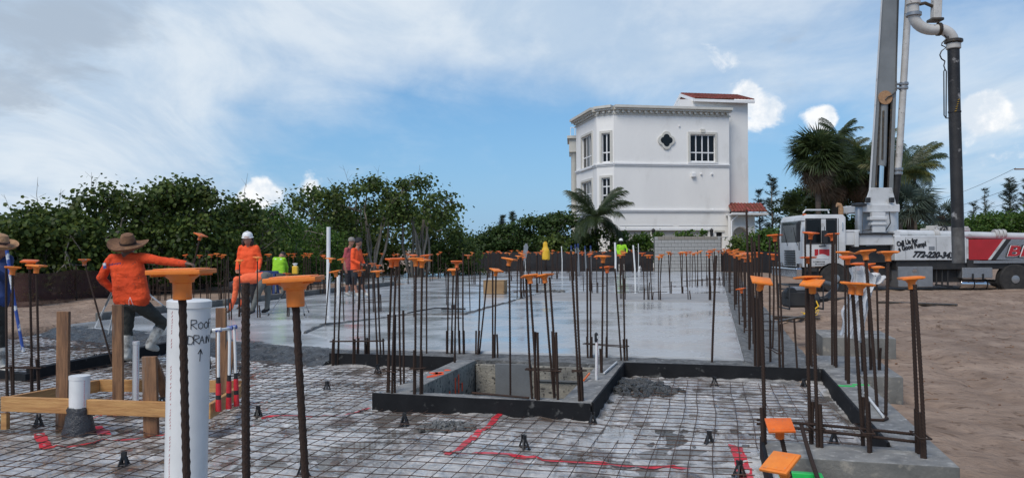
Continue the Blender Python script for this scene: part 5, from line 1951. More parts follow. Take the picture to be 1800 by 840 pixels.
def build_truck():
    t = empty('pump_truck', (0, 0, 0), 'white concrete pump truck with red stripe and raised boom', 'truck')
    W = 2.3
    # cab: side outline with wheel arch, pushed across the width
    side = [(1412, 470), (1410, 430), (1414, 384), (1418, 377), (1482, 377), (1487, 382), (1487, 470)]
    arch = [(1466 + 30 * math.cos(a), 492 - 30 * math.sin(a)) for a in [math.pi * k / 10 for k in range(0, 11)]]
    arch = [p for p in arch if p[1] < 470]
    pts = [TP(x, y) for x, y in side + arch]
    m = MB().plate(pts, (0, 1, 0), W)
    cab = m.build('cab', M['truck'], t, bevel=.03, seg=2, smooth=True)
    # door window, pillar, second pane
    tpart('side_window', 'glass', cab, [(1419, 386, 1444, 427, -.012, .02)], .02)
    tpart('side_window', 'glass', cab, [(1452, 386, 1469, 427, -.012, .02)], .02)
    tpart('window_frame', 'black', cab, [(1416.5, 383.5, 1471, 386, -.016, .03), (1416.5, 426, 1471, 429, -.016, .03), (1416, 384, 1419, 429, -.015, .03), (1469, 384, 1471.5, 429, -.015, .03)], .004)
    tpart('window_post', 'truck', cab, [(1444, 385, 1452, 428, -.05, -.017)], .01)
    tpart('mirror', 'black', cab, [(1446, 405, 1455, 428, -.30, -.2), (1449, 398, 1450, 432, -.28, -.26)], .02)
    tpart('mirror', 'black', cab, [(1401, 391, 1407, 425, -.32, -.22), (1404, 388, 1405.5, 440, -.3, -.28), (1405, 388, 1415, 389.5, -.3, -.1)], .02)
    tpart('grab_rail', 'chrome', cab, [(1481, 391, 1482.3, 404, -.05, -.03), (1481, 391, 1482.3, 392, -.05, .0), (1481, 403, 1482.3, 404, -.05, 0)], .003)
    tpart('door_seam', 'black', cab, [(1415.2, 430, 1415.8, 468, -.004, .01), (1473.5, 384, 1474.1, 455, -.004, .01), (1440, 431.5, 1452, 433, -.03, .01)], 0)
    # windscreen and front face
    x0 = TP(1411, 400).x
    m = MB()
    zt, zb = TP(1411, 384).z, TP(1411, 430).z
    m.box((x0 + .012, TD + W / 2, (zt + zb) / 2), (.06, W - .5, (zt - zb) * .86))
    m.build('windscreen', M['cabglass'], cab, bevel=.02)
    for o in (.35, 1.3):
        p = Vector((x0 - .05, TD + o, zb - .02))
        MB().tube([p, p + Vector((-.02, .25, .45))], .012, 5).tube([p + Vector((-.03, .05, .1)), p + Vector((-.03, .3, .62))], .008, 5).build('wiper', M['black'], cab)
    zg0, zg1 = TP(1411, 470).z, TP(1411, 436).z
    g = MB()
    for k in range(7):
        g.box((x0 - .03, TD + W / 2, zg0 + .08 + k * (zg1 - zg0 - .1) / 7), (.05, W * .42, .045))
    g.build('grille', M['chassis'], cab)
    for o in (.22, W - .22):
        MB().box((x0 - .05, TD + o, zg0 + .05), (.08, .28, .2)).build('headlight', M['chrome'], cab, bevel=.02)
    b0, b1 = TP(1405, 489).z, TP(1405, 471).z
    MB().box((x0 - .16, TD + W / 2, (b0 + b1) / 2), (.22, W + .12, b1 - b0)).build('bumper', M['chrome'], t, bevel=.04, seg=2)
    MB().box((x0 + .3, TD + W / 2, (b0 + b1) / 2 + .02), (.6, W - .3, b1 - b0 - .04)).build('valance', M['chassis'], t)
    # roof rails, lamps, exhaust
    m = MB()
    z = TP(1412, 371).z
    for o in (.35, 1.9):
        m.tube([TP(1412, 374, o), TP(1416, 369, o), TP(1455, 369, o), TP(1457, 375, o)], .03, 6)
    m.tube([TP(1412, 374, .35), TP(1412, 374, 1.9)], .03, 6)
    m.build('roof_rack', M['truck'], cab, smooth=True)
    for o in (.25, .8, 1.4, 2.0):
        MB().box(TP(1414, 377.5, o), (.1, .12, .05)).build('marker_lamp', M['cap'], cab, bevel=.01)
    MB().tube([TP(1478, 385, 1.6), TP(1478, 366, 1.6), TP(1476, 361, 1.6), TP(1471, 360, 1.6)], [.09, .09, .09, .085], 10).build('exhaust', M['straw2'], t, smooth=True)
    MB().lathe([(.125, 0), (.125, 1.05), (.115, 1.07)], 16, TP(1510, 415, .5)).build('intake', M['metal'], t, smooth=True)
    MB().lathe([(.13, 0), (.25, .02), (.25, .09), (.1, .12)], 18, TP(1510, 363, .5)).build('intake_cap', M['black'], t, smooth=True)
    # emblem on the door: two red blocks with a white arched cut
    tpart('emblem', 'truckred', cab, [(1432, 438, 1438.5, 449.5, -.008, .01), (1440, 438, 1458, 449.5, -.008, .01)], 0)
    m = MB()
    arc = [TP(1445 + 12 * math.cos(a), 455 - 8.5 * math.sin(a), -.012) for a in [math.pi * k / 12 for k in range(13)]]
    m.plate(arc, (0, 1, 0), .003)
    m.build('emblem_arch', M['truck'], cab)
    rr = random.Random(8)
    m = MB()
    for row, y in ((0, 459), (1, 463)):
        x = 1430.0 + row * 3
        while x < 1450:
            w_ = rr.uniform(.8, 1.8)
            tbox(m, x, y, x + w_, y + 2.2, -.006, .01)
            x += w_ + rr.uniform(.5, 1.4)
    m.build('fine_print', M['chassis'], cab)
    # cab step and front wheel
    tpart('step', 'chassis', t, [(1414, 471, 1437, 478, .02, .4), (1416, 486, 1436, 489, .02, .4), (1414, 478, 1416, 489, .05, .3)], .01)
    wheel(t, 1466, 489, .18)
    wheel(t, 1466, 489, W - .18)
    # chassis rails and dark underbody
    tpart('chassis', 'chassis', t, [(1487, 440, 1850, 468, .55, 1.75), (1492, 432, 1575, 462, .35, 1.95)], .01)
    tpart('underbody', 'chassis', t, [(1500, 459, 1576, 492, .5, 1.8), (1640, 460, 1692, 496, .35, 1.9), (1576, 457, 1840, 474, .1, 2.2)], .01)
    m = MB()
    for x in (1646, 1656, 1666):
        m.tube([TP(x, 470, .2), TP(x, 503, .2)], .03, 6)
    m.tube([TP(1644, 500, .2), TP(1674, 503, .2)], .03, 6)
    m.build('ladder', M['chassis'], t)
    # white outrigger box arms behind the cab
    tpart('crossbeam', 'truck', t, [(1474, 406, 1503, 431, .1, .55), (1503, 406, 1510, 434, .04, .6), (1510, 412, 1574, 431, .14, .7), (1474, 404, 1512, 408, .08, .6)], .015)
    tpart('deck_plate', 'chassis', t, [(1510, 409.5, 1573, 412, .06, 2.1)], .004)
    # turret
    c = TP(1545, 411, 1.15)
    MB().lathe([(.62, 0), (.62, .92), (.66, .94)], 24, c).build('turret', M['truck'], t, smooth=True)
    tpart('turret_plate', 'truck', t, [(1512, 359, 1582, 373, .45, 1.9)], .02)
    tpart('turret_arm', 'truck', t, [(1534, 373, 1557, 409, .30, .5), (1530, 381, 1561, 387, .24, .52), (1532, 391, 1559, 396, .26, .52)], .015)
    tpart('slew_lamp', 'black', t, [(1524, 347, 1531, 356, .38, .55)], .02)
    tpart('slew_lamp', 'black', t, [(1566, 347, 1573, 356, .38, .55)], .02)
    for o in (.62, 1.6):
        MB().plate([TP(1520, 360, o), TP(1530, 330, o), TP(1568, 330, o), TP(1576, 360, o)], (0, 1, 0), .06).build('boom_foot', M['truck'], t, bevel=.01)
    m = MB()
    for k, (a, b_) in enumerate((((1563, 372), (1555, 408)), ((1516, 405), (1530, 398)), ((1524, 405), (1534, 396)))):
        p, q = TP(*a, .42), TP(*b_, .42)
        m.tube([p, p.lerp(q, .5) + Vector((.08, -.08, -.05)), q], .018, 6)
    m.build('hydraulic_hose', M['black'], t, smooth=True)
    # boom: open channel below, closed tapered box above
    def bl(y):                                   # left and right edge of the boom at a photograph row
        f = (345 - y) / 345
        return 1530 + 21 * f, 1570 + 10.5 * f
    o0, o1 = .72, 1.5
    bm_ = MB()
    def seg(y0, y1, oo0, oo1, xl0, xr0, xl1, xr1):
        vs = [TP(xl0, y0, oo0), TP(xr0, y0, oo0), TP(xr0, y0, oo1), TP(xl0, y0, oo1), TP(xl1, y1, oo0), TP(xr1, y1, oo0), TP(xr1, y1, oo1), TP(xl1, y1, oo1)]
        bm_.add(vs, [(0, 1, 2, 3), (4, 5, 6, 7), (0, 1, 5, 4), (1, 2, 6, 5), (2, 3, 7, 6), (3, 0, 4, 7)])
    (l0, r0), (l1, r1) = bl(172), bl(-130)
    seg(172, -130, o0, o1, l0, r0, l1, r1)
    boom = bm_.build('boom', M['boom'], t, bevel=.02)
    bm_ = MB()
    (l2, r2) = bl(352)
    seg(352, 171.5, o0, o1, l2, l2 + 7, l0, l0 + 6)
    seg(352, 171.5, o0, o1, r2 - 8, r2, r0 - 6, r0)
    bm_.build('boom_cheek', M['boom'], boom, bevel=.012)
    bm_ = MB()
    seg(352, 171.5, o1 - .1, o1, l2 + 7, r2 - 8, l0 + 6, r0 - 6)
    bm_.build('boom_back', M['grease'], boom)
    bm_ = MB()
    seg(352, 172, o0 + .02, o0 + .1, l2 + 7.05, l2 + 10, l0 + 6.05, l0 + 9)
    seg(352, 172, o0 + .02, o0 + .1, r2 - 11, r2 - 8.05, r0 - 9, r0 - 6.05)
    bm_.build('boom_lip', M['grease'], boom)
    bm_ = MB()
    seg(345, -130, o0 - .06, o0 - .01, l2 - 3, l2 + .5, l1 - 2, l1 + .5)
    bm_.build('boom_edge', M['truck'], boom)
    MB().tube([TP(1553, 172, .85), TP(1550, 285, .85), TP(1549, 292, .85)], [.155, .155, .155], 16).build('cylinder', M['boom'], boom, smooth=True)
    MB().tube([TP(1553, 195, .70), TP(1551, 280, .70)], [.035, .035], 8).build('cylinder_pipe', M['grease'], boom, smooth=True)
    MB().tube([TP(1549, 290, .85), TP(1547, 340, .85)], [.115, .115], 16).build('piston_rod', M['chrome'], boom, smooth=True)
    MB().tube([TP(1547, 338, .85), TP(1546, 353, .85)], [.19, .2], 14).build('rod_eye', M['grease'], boom, smooth=True)
    MB().lathe([(.24, -.03), (.24, .03)], 24, TP(1556, 172, .70), M=Matrix.Rotation(R(90), 3, 'X')).build('pivot_cover', M['straw2'], boom, smooth=True)
    MB().tube([TP(1556, 176, .66), TP(1560, 171, .64), TP(1568, 168, .66), TP(1575, 160, .7), TP(1577, 60, .7), TP(1580, -60, .7)], .022, 6).build('hydraulic_hose', M['black'], boom, smooth=True)
    # delivery pipe up the boom
    pipe = MB().tube([TP(1578, 302, .8), TP(1582, 250, .8), TP(1588, 150, .8), TP(1597, 0, .8), TP(1604, -125, .8)], .115, 14).build('delivery_pipe', M['pipe_white'], boom, smooth=True)
    for y, x in ((148, 1588.5), (155, 1588), (305, 1578), (298, 1578.5)):
        p = TP(x, y, .8)
        MB().lathe([(.15, -.05), (.16, 0), (.15, .05)], 14, p).build('clamp', M['metal'], pipe, smooth=True)
    tpart('bracket', 'metal', pipe, [(1574, 146, 1586, 149, .7, .85), (1574, 153, 1586, 156, .7, .85), (1575, 143, 1577, 160, .72, .84)], .004)
    MB().tube([TP(1578, 305, .8), TP(1575, 330, .85), TP(1572, 352, .9), TP(1570, 368, 1.0)], [.12, .13, .13, .12], 12).build('rubber_elbow', M['hose'], pipe, smooth=True)
    # body: white hopper-side panel, red panel, slashes, tread plate
    body = tpart('body_panel', 'truck', t, [(1573.5, 414, 1696, 458, .03, 2.2)], .02)
    tpart('body_end', 'truck', body, [(1571, 406, 1583, 416, .06, 1.4), (1696.3, 418, 1699, 462, .0, .3)], .01)
    lettering('Call Us for', 1577, 432.8, 8.2, .018, 'ink', body, R(11), 0, .012, wpx=38)
    lettering('a Good Pump!', 1580, 441.5, 8.2, .018, 'ink', body, R(11), 0, .012, wpx=50)
    lettering('772-220-3434', 1604, 451.5, 10.5, .018, 'ink', body, R(-2), .35, .014, wpx=81)
    tpart('latch', 'metal', body, [(1633, 433, 1643, 439, .012, .04)], .004)
    tpart('latch', 'metal', body, [(1690, 421, 1692, 432, .012, .05)], .004)
    tpart('panel_seam', 'metal', body, [(1645.5, 417, 1646.1, 456, .022, .05), (1592, 417, 1592.4, 455, .024, .05), (1592, 417, 1646, 417.4, .024, .05)], 0)
    tpart('side_panel', 'truckred', t, [(1703, 420, 1850, 457, .06, 2.2)], .01)
    tpart('hinge_plate', 'truck', t, [(1697, 420, 1702.6, 455, .04, 2.0)], .01)
    def slash(name, mat, xb0, xb1, xt0, xt1, off):
        MB().plate([TP(xb0, 456.5, off), TP(xb1, 456.5, off), TP(xt1, 420.3, off), TP(xt0, 420.3, off)], (0, 1, 0), .01).build(name, M[mat], t)
    slash('white_stripe', 'truck', 1737, 1742, 1764, 1769, .046)
    slash('black_stripe', 'chassis', 1742, 1751, 1769, 1778, .044)
    MB().plate([TP(1751, 456.5, .045), TP(1850, 459, .045), TP(1850, 420.3, .045), TP(1778, 420.3, .045)], (0, 1, 0), .01).build('tread_plate', M['diamond'], t)
    lettering('BR', 1768, 450.5, 20, .022, 'chassis', t, R(-1), .22, .035, 1.0, wpx=50, name='letter_outline')
    lettering('BR', 1768.5, 450, 19, .012, 'whitetrim', t, R(-1), .22, .022, 1.0, wpx=49, name='letter_outline')
    lettering('BR', 1769, 449.5, 18.4, .002, 'truckred', t, R(-1), .22, .012, 1.0, wpx=48)
    tpart('catwalk', 'diamond', t, [(1712, 457.5, 1850, 463, .02, 1.0)], .006)
    tpart('catwalk_edge', 'chassis', t, [(1700, 455, 1720, 470, .06, .5)], .006)
    # long white pipe on top
    tp = MB().tube([TP(1575, 410, .35), TP(1850, 417, .35)], .125, 14).build('top_pipe', M['truck'], t, smooth=True)
    for x in (1643, 1646, 1749, 1756, 1763):
        MB().lathe([(.16, -.05), (.17, 0), (.16, .05)], 14, TP(x, 411.5, .35), M=Matrix.Rotation(R(90), 3, 'Y')).build('clamp', M['pipe_white'], tp, smooth=True)
    MB().tube([TP(1639, 412, .6), TP(1646, 409, .6), TP(1646, 396, .6)], [.07, .07, .06], 8).build('standpipe', M['pipe_white'], t, smooth=True)
    rr = random.Random(4)
    m = MB()
    for k in range(9):
        x = rr.uniform(1625, 1700)
        m.box(TP(x, rr.uniform(402, 408), rr.uniform(.8, 1.6)), (rr.uniform(.15, .4), .3, rr.uniform(.1, .25)), rr.uniform(0, 1))
    m.build('hopper_parts', M['pipe_white'], t, bevel=.02)
    m = MB()
    for k in range(3):
        m.tube([TP(1660 + 7 * math.cos(a) * (1 + .4 * k) + 8 * k, 409 - 11 * math.sin(a), .9 + .15 * k) for a in [math.pi * q / 8 for q in range(9)]], .03, 6)
    m.build('hydraulic_hose', M['black'], t, smooth=True)
    # boxes and tanks slung below
    tpart('toolbox', 'metal', t, [(1579, 468, 1640, 505, .05, .8)], .02)
    tpart('toolbox_lid', 'metal', t, [(1579.5, 468.5, 1613, 504, .035, .06), (1614.5, 468.5, 1639.5, 504, .035, .06)], .006)
    tpart('latch', 'chrome', t, [(1604, 472, 1612, 479, .02, .05)], .01)
    tpart('battery_box', 'diamond', t, [(1692, 470, 1745, 489, .05, .7)], .015)
    for x in (1709, 1727):
        tpart('strap', 'black', t, [(x, 481, x + 3, 491, .03, .06)], 0)
    MB().tube([TP(1686, 498.5, .4), TP(1688, 498.5, .4), TP(1748, 499.5, .4), TP(1750, 499.5, .4)], [.14, .17, .17, .14], 20).build('air_tank', M['chrome'], t, smooth=True)
    for x in (1708, 1731):
        MB().lathe([(.178, -.02), (.178, .02)], 20, TP(x, 499, .4), M=Matrix.Rotation(R(90), 3, 'Y')).build('strap', M['chassis'], t)
    for x in (1780, 1848):
        for o in (.17, .5, W - .17):
            wheel(t, x, 490.5, o)
    # upper boom sections over the site, and the tip
    top = TP(1566, -130, 1.1)
    e1 = Vector((8.2, 13.0, 15.5))
    tip = A(1648, -40, 11.0)
    e2 = Vector((tip.x + .1, tip.y + .1, 12.0))
    for a, b_, w_, h_ in ((top + Vector((0, -.5, -.2)), e1, .45, .5), (e1 + Vector((-.3, 0, .2)), e2, .35, .4), (e2, tip, .22, .26)):
        MB().bar(a, b_, w_, h_).build('boom_section', M['boom'], t, bevel=.02)
    for p in (top, e1, e2):
        MB().lathe([(.4, -.35), (.4, .35)], 20, p, M=Matrix.Rotation(R(90), 3, 'Y')).build('boom_joint', M['boom'], t, smooth=True)
    MB().tube([TP(1604, -125, .8), e1 + Vector((-.5, 0, .1)), e2 + Vector((-.42, 0, 0)), A(1605, -30, 11)], .07, 12).build('delivery_pipe', M['pipe_white'], t, smooth=True)


build_truck()


# ------------------------------------------------------------------ boom tip elbow and hanging hose
def build_hose():
    d = 11.0
    t = empty('placing_hose', (0, 0, 0), 'black rubber placing hose hanging from the speckled white boom tip elbow', 'hose')
    s = d / F
    pts = [(1604, -30), (1605, 0), (1606, 26)]
    pts += [(1639 - 33 * math.cos(a), 26 + 27 * math.sin(a)) for a in [math.pi / 2 * k / 7 for k in range(1, 8)]]
    pts += [(1650, 52.5)]
    pts += [(1650 + 26 * math.sin(a), 77 - 25 * math.cos(a)) for a in [math.pi / 2 * k / 7 for k in range(1, 8)]]
    el = MB().tube([A(x, y, d) for x, y in pts], 9.3 * s, 18).build('elbow', M['pipe_white'], t, smooth=True)
    rx = Matrix.Rotation(R(90), 3, 'Y')

    def collar(x, y, r, h, m='pipe_white', M3=None):
        MB().lathe([(r * s * .9, -h * s / 2), (r * s, -h * s / 2.6), (r * s, h * s / 2.6), (r * s * .9, h * s / 2)], 18, A(x, y, d), M=M3).build('collar', M[m], t, smooth=True)
    collar(1605, 6, 12, 6)
    collar(1606, 26, 13, 7, 'metal')
    collar(1676, 73, 15, 6, 'grease')
    collar(1676, 82, 12, 10)
    collar(1650, 52, 11.5, 6, 'grease', rx)
    MB().box(A(1687, 72, d), (10 * s, 8 * s, 6 * s)).build('lever', M['grease'], t, bevel=.01)
    MB().box(A(1644, 36, d), (22 * s, 20 * s, 5 * s)).build('bracket', M['grease'], t, bevel=.01)
    MB().bar(A(1645, 36, d), A(1648, -45, d), 14 * s, 14 * s).build('tip_arm', M['pipe_white'], t, bevel=.01)
    MB().tube([A(1617, 8, d), A(1626, 6, d), A(1640, 12, d)], 3.0 * s, 8).build('clamp_arm', M['grease'], t, smooth=True)
    q = [A(1676, 88, d), A(1677.5, 180, d), A(1681, 300, d), A(1684, 420, d)]
    q2 = q + [A(1685, 455, d), A(1685, 461.5, d)]
    MB().tube(q2[:4], [9.6 * s, 9.7 * s, 9.9 * s, 10 * s], 18).build('hose', M['hose'], t, smooth=True)
    MB().tube([A(1683.4, 400, d) + Vector((0, 0, 0)), A(1684.3, 432, d), A(1685, 462, d)], [10.15 * s, 10.2 * s, 10.2 * s], 18).build('hose_end', M['hose_end'], t, smooth=True)
    collar(1678, 197, 10.6, 3, 'hose')
    # crusted yellow arrow-like hazard tape on the hose and the safety sling beside it
    m = MB()
    for k in range(6):
        y = 176 + k * 4
        m.bar(A(1677.5 - (k - 3) * 1.1 + 3, y, d - 9.9 * s), A(1680.5 - (k - 3) * 1.1 + 3, y - 1.4, d - 9.6 * s), .012, .004)
    m.build('hazard_tape', M['yellow'], t)
    MB().tube([A(x, y, d - .02) for x, y in ((1660, 62), (1664, 68), (1656, 76), (1655, 80), (1663, 84), (1655, 90), (1652, 97), (1655, 104), (1661, 108))], 1.1 * s, 6).build('tether', M['black'], t, smooth=True)
    MB().tube([A(x, y, d - .02) for x, y in ((1661, 108), (1659, 116), (1661, 122), (1659, 126), (1659.5, 203), (1663, 208), (1669, 208))], 1.0 * s, 6).tube(
        [A(x, y, d - .02) for x, y in ((1661, 122), (1663.5, 126), (1663, 200), (1663, 208))], 1.0 * s, 6).build('sling', M['black'], t, smooth=True)


build_hose()
# ------------------------------------------------------------------ people: one continuous body each
import numpy as np
def capsule(mb, p, q, r0, r1, n=14):
    p, q = Vector(p), Vector(q)
    d = q - p
    L_ = d.length
    if L_ < 1e-5:
        d, L_ = Vector((0, 0, 1)), 1e-5
    x, y, d = frame_of(d)
    prof = []
    for k in range(6):
        a = math.pi / 2 * (1 - k / 5)
        prof.append((r0 * math.cos(a), -r0 * math.sin(a)))
    for k in range(6):
        a = math.pi / 2 * k / 5
        prof.append((r1 * math.cos(a), L_ + r1 * math.sin(a)))
    vs, fs = [], []
    for r, h in prof:
        for i in range(n):
            a = 2 * math.pi * i / n
            vs.append(p + d * h + (x * math.cos(a) + y * math.sin(a)) * max(r, 1e-4))
    for j in range(len(prof) - 1):
        for i in range(n):
            fs.append((j * n + i, j * n + (i + 1) % n, (j + 1) * n + (i + 1) % n, (j + 1) * n + i))
    fs += [tuple(range(n - 1, -1, -1)), tuple((len(prof) - 1) * n + i for i in range(n))]
    mb.add(vs, fs)


def body_mesh(caps, mats, voxel):
    """caps: (p, q, r0, r1, material index). One skin over all of them."""
    m = MB()
    for c in caps:
        capsule(m, *c[:4])
    me = m.mesh('tmp', M['skin'])
    o = bpy.data.objects.new('tmp', me)
    ws = bpy.data.scenes.new('workshop')         # a scene of its own, so that only this figure is evaluated
    ws.collection.objects.link(o)
    rm = o.modifiers.new('r', 'REMESH')
    rm.mode = 'VOXEL'
    rm.voxel_size = voxel
    sm = o.modifiers.new('s', 'SMOOTH')
    sm.factor, sm.iterations = .5, 5
    with bpy.context.temp_override(scene=ws, view_layer=ws.view_layers[0]):
        dg = bpy.context.evaluated_depsgraph_get()
    out = bpy.data.meshes.new_from_object(o.evaluated_get(dg))
    bpy.data.objects.remove(o)
    bpy.data.scenes.remove(ws)
    out.materials.clear()
    for k in mats:
        out.materials.append(M[k])
    n = len(out.polygons)
    ctr = np.empty(n * 3, dtype=np.float32)
    out.polygons.foreach_get('center', ctr)
    ctr = ctr.reshape(-1, 3)
    best, idx = np.full(n, 1e9, dtype=np.float32), np.zeros(n, dtype=np.int32)
    for c in caps:
        pa, pb = np.array(c[0], dtype=np.float32), np.array(c[1], dtype=np.float32)
        d = pb - pa
        tt = np.clip(((ctr - pa) @ d) / max(float(d @ d), 1e-9), 0, 1)
        dist = np.linalg.norm(ctr - pa - tt[:, None] * d, axis=1) - (c[2] + (c[3] - c[2]) * tt)
        w = dist < best
        best[w] = dist[w]
        idx[w] = c[4]
    out.polygons.foreach_set('material_index', idx.tolist())
    # soft cloth folds
    nv = [(v.co.copy(), v.normal.copy()) for v in out.vertices]
    co = []
    for p, nn in nv:
        co.extend(p + nn * (.010 * noise.noise(Vector((p.x * 7, p.y * 7, p.z * 14))) + .007 * (0.5 - abs(noise.noise(Vector((p.x * 12 + p.z * 9, p.y * 12, p.z * 7))))) + .004 * noise.noise(p * 24)))
    out.vertices.foreach_set('co', co)
    out.update()
    out.polygons.foreach_set('use_smooth', [True] * len(out.polygons))
    return out


SK, TOP, LEG, SHOE, HAIR = 0, 1, 2, 3, 4


def figure(J, sc=1.0, long_sleeves=True, shorts=False, boot_top=None, head=True, fingers=True, bulk=1.0):
    """J: joint positions. Returns capsules; head looks along J['look']."""
    c = []
    k = sc
    def cap_(a, b, r0, r1, m):
        c.append((a, b, r0 * k, r1 * k, m))
    sl, sr, hl, hr = J['sl'], J['sr'], J['hl'], J['hr']
    ax = (sr - sl).normalized()
    hx = (hr - hl).normalized()
    sc_, hc = (sl + sr) / 2, (hl + hr) / 2
    b = bulk
    cap_(sl + ax * .02, sr - ax * .02, .062, .062, TOP)
    for i in range(12):
        f = .12 + .78 * i / 11
        c0 = sc_.lerp(hc, f)
        a_ = ax.lerp(hx, f).normalized()
        half = (.098 - .028 * math.sin(math.pi * min(1, f * 1.15))) * k * b
        r_ = (.104 + .014 * math.sin(math.pi * f)) * b if f > .2 else .085 * b
        cap_(c0 - a_ * half, c0 + a_ * half, r_, r_, TOP)
    w2 = sc_.lerp(hc, .93)
    cap_(w2 - hx * .08 * k * b, w2 + hx * .08 * k * b, .117 * b, .117 * b, TOP)
    cap_(hl - hx * .0, hr, .108 * b, .108 * b, LEG)
    cap_(hc - hx * .06 * k, hc + hx * .06 * k, .12, .12, LEG)
    neck, hd = J['neck'], J['head']
    cap_(sc_, neck, .062, .055, SK)
    up = (hd - neck).normalized()
    lk = J['look'].normalized()
    if head:
        cap_(hd - up * .035 * k, hd + up * .045 * k, .078, .088, SK)
        cap_(hd - lk * .02 * k + up * .03 * k, hd - lk * .03 * k + up * .05 * k, .088, .088, HAIR)
        cap_(hd - up * .075 * k + lk * .035 * k, hd - up * .055 * k + lk * .045 * k, .045, .05, SK)
        cap_(hd + lk * .085 * k + up * .015 * k, hd + lk * .102 * k - up * .02 * k, .012, .018, SK)
        sd_ = up.cross(lk).normalized()
        for s in (-1, 1):
            cap_(hd + sd_ * s * .083 * k - up * .02 * k, hd + sd_ * s * .086 * k + up * .015 * k, .015, .018, SK)
    for S, E, Wr, Hd in ((J['sl'], J['el'], J['wl'], J['ml']), (J['sr'], J['er'], J['wr'], J['mr'])):
        cap_(S, E, .066, .054, TOP)
        if long_sleeves:
            cap_(E, Wr, .054, .043, TOP)
        else:
            cap_(E, Wr, .045, .034, SK)
        d = (Hd - Wr).normalized()
        cap_(Wr, Wr + d * .03, .032, .034, SK)
        px, py, _ = frame_of(d)
        if fingers:
            cap_(Wr + d * .035 * k - px * .02 * k, Hd - px * .02 * k, .022, .022, SK)
            cap_(Wr + d * .035 * k + px * .02 * k, Hd + px * .02 * k, .022, .022, SK)
            cl = J.get('curl', py)
            for i, o in enumerate((-.034, -.012, .012, .033)):
                l = (.062, .074, .070, .055)[i] * k
                k1 = Hd + px * o * k + d * l * .45 + cl * .012
                k2 = k1 + d * l * .18 + cl * l * .5
                cap_(Hd + px * o * k, k1, .0105, .010, SK)
                cap_(k1, k2, .010, .009, SK)
            th = Wr + d * .03 * k + px * .035 * k
            cap_(th, th + px * .028 * k + d * .035 * k + cl * .01, .013, .011, SK)
            cap_(th + px * .028 * k + d * .035 * k + cl * .01, th + px * .03 * k + d * .065 * k + cl * .025, .011, .010, SK)
        else:
            cap_(Wr, Hd + d * .05 * k, .034, .03, SK)
    for Hp, K, An, T in ((J['hl'], J['kl'], J['al'], J['tl']), (J['hr'], J['kr'], J['ar'], J['tr'])):
        cap_(Hp, K, .098 * b, .066, LEG)
        lower = SK if shorts else LEG
        if boot_top:
            m = K.lerp(An, boot_top)
            cap_(K, m, .066, .062, lower)
            cap_(m, An, .068, .056, SHOE)
        else:
            cap_(K, An, .062 if not shorts else .054, .05 if not shorts else .04, lower)
        cap_(An - Vector((0, 0, .02)), T, .05, .042, SHOE)
        cap_(An - Vector((0, 0, .035)) - (T - An).normalized() * .03, T, .04, .038, SHOE)
    return c


def person(label, J, mats, voxel=.016, ground=0.0, **kw):
    if ground is not None:                       # soles on the ground
        dz = ground + .042 - min(J['tl'].z, J['tr'].z)
        for q in J:
            if q not in ('look', 'curl'):
                J[q] = J[q] + Vector((0, 0, dz))
    person.dz = dz if ground is not None else 0.0
    t = empty('person', (0, 0, 0), label, 'person')
    me = body_mesh(figure(J, **kw), mats, voxel)
    put('body', me, None, t)
    return t


def straw_hat(par, c, up, r, mat='straw', crown_h=.125, tilt=0):
    x, y, d = frame_of(up)
    M3 = Matrix((x, y, d)).transposed()
    n = 40
    prof = [(.001, crown_h), (.045, crown_h), (.075, crown_h * .9), (.092, crown_h * .6), (.1, .01), (.13, -.006), (r * .62, -.018), (r * .85, -.012), (r * .97, .012), (r, .02), (r * .97, .006), (r * .85, -.02), (r * .6, -.028), (.1, -.01)]
    vs, fs = [], []
    for rr, z in prof:
        for k in range(n):
            a = 2 * math.pi * k / n
            f = sstep(rr, .1, r)
            wob = f * (.028 * math.cos(2 * a + .4) + .012 * math.sin(3 * a))
            oval = 1 + (.12 if rr < .11 else .04) * math.sin(a) ** 2
            vs.append(Vector(c) + M3 @ Vector((rr * math.cos(a), rr * math.sin(a) * oval, z + wob)))
    for j in range(len(prof) - 1):
        for k in range(n):
            fs.append((j * n + k, j * n + (k + 1) % n, (j + 1) * n + (k + 1) % n, (j + 1) * n + k))
    fs.append(tuple(range(n)))
    h = MB().add(vs, fs).build('straw_hat', M[mat], par, smooth=True, fix=False)
    vs, fs = [], []
    for z in (.012, .04):
        for k in range(n):
            a = 2 * math.pi * k / n
            oval = 1 + .12 * math.sin(a) ** 2
            vs.append(Vector(c) + M3 @ Vector((.104 * math.cos(a), .104 * math.sin(a) * oval, z)))
    fs = [(k, (k + 1) % n, n + (k + 1) % n, n + k) for k in range(n)]
    MB().add(vs, fs).build('hat_band', M['hair'], h, smooth=2, fix=False)


def hard_hat(par, c, up, look, mat='hardhat'):
    x, y, d = frame_of(up, look)
    M3 = Matrix((x, y, d)).transposed()
    prof = [(.128, -.012), (.134, -.004), (.118, .004), (.116, .04), (.10, .085), (.07, .112), (.03, .124), (.002, .126)]
    m = MB().lathe(prof, 24, c, M=M3)
    m.tube([Vector(c) + M3 @ Vector((0, .11 * math.cos(a), .128 * math.sin(a) + .004)) for a in [.3 + 2.5 * k / 8 for k in range(9)]], .013, 6)
    lk = look.normalized()
    m.plate([Vector(c) + lk * .10 + M3.col[0] * s for s in (-.085, .085)] + [Vector(c) + lk * .17 + M3.col[0] * s for s in (.05, -.05)], (0, 0, 1), .008)
    m.build('hard_hat', M[mat], par, smooth=True)


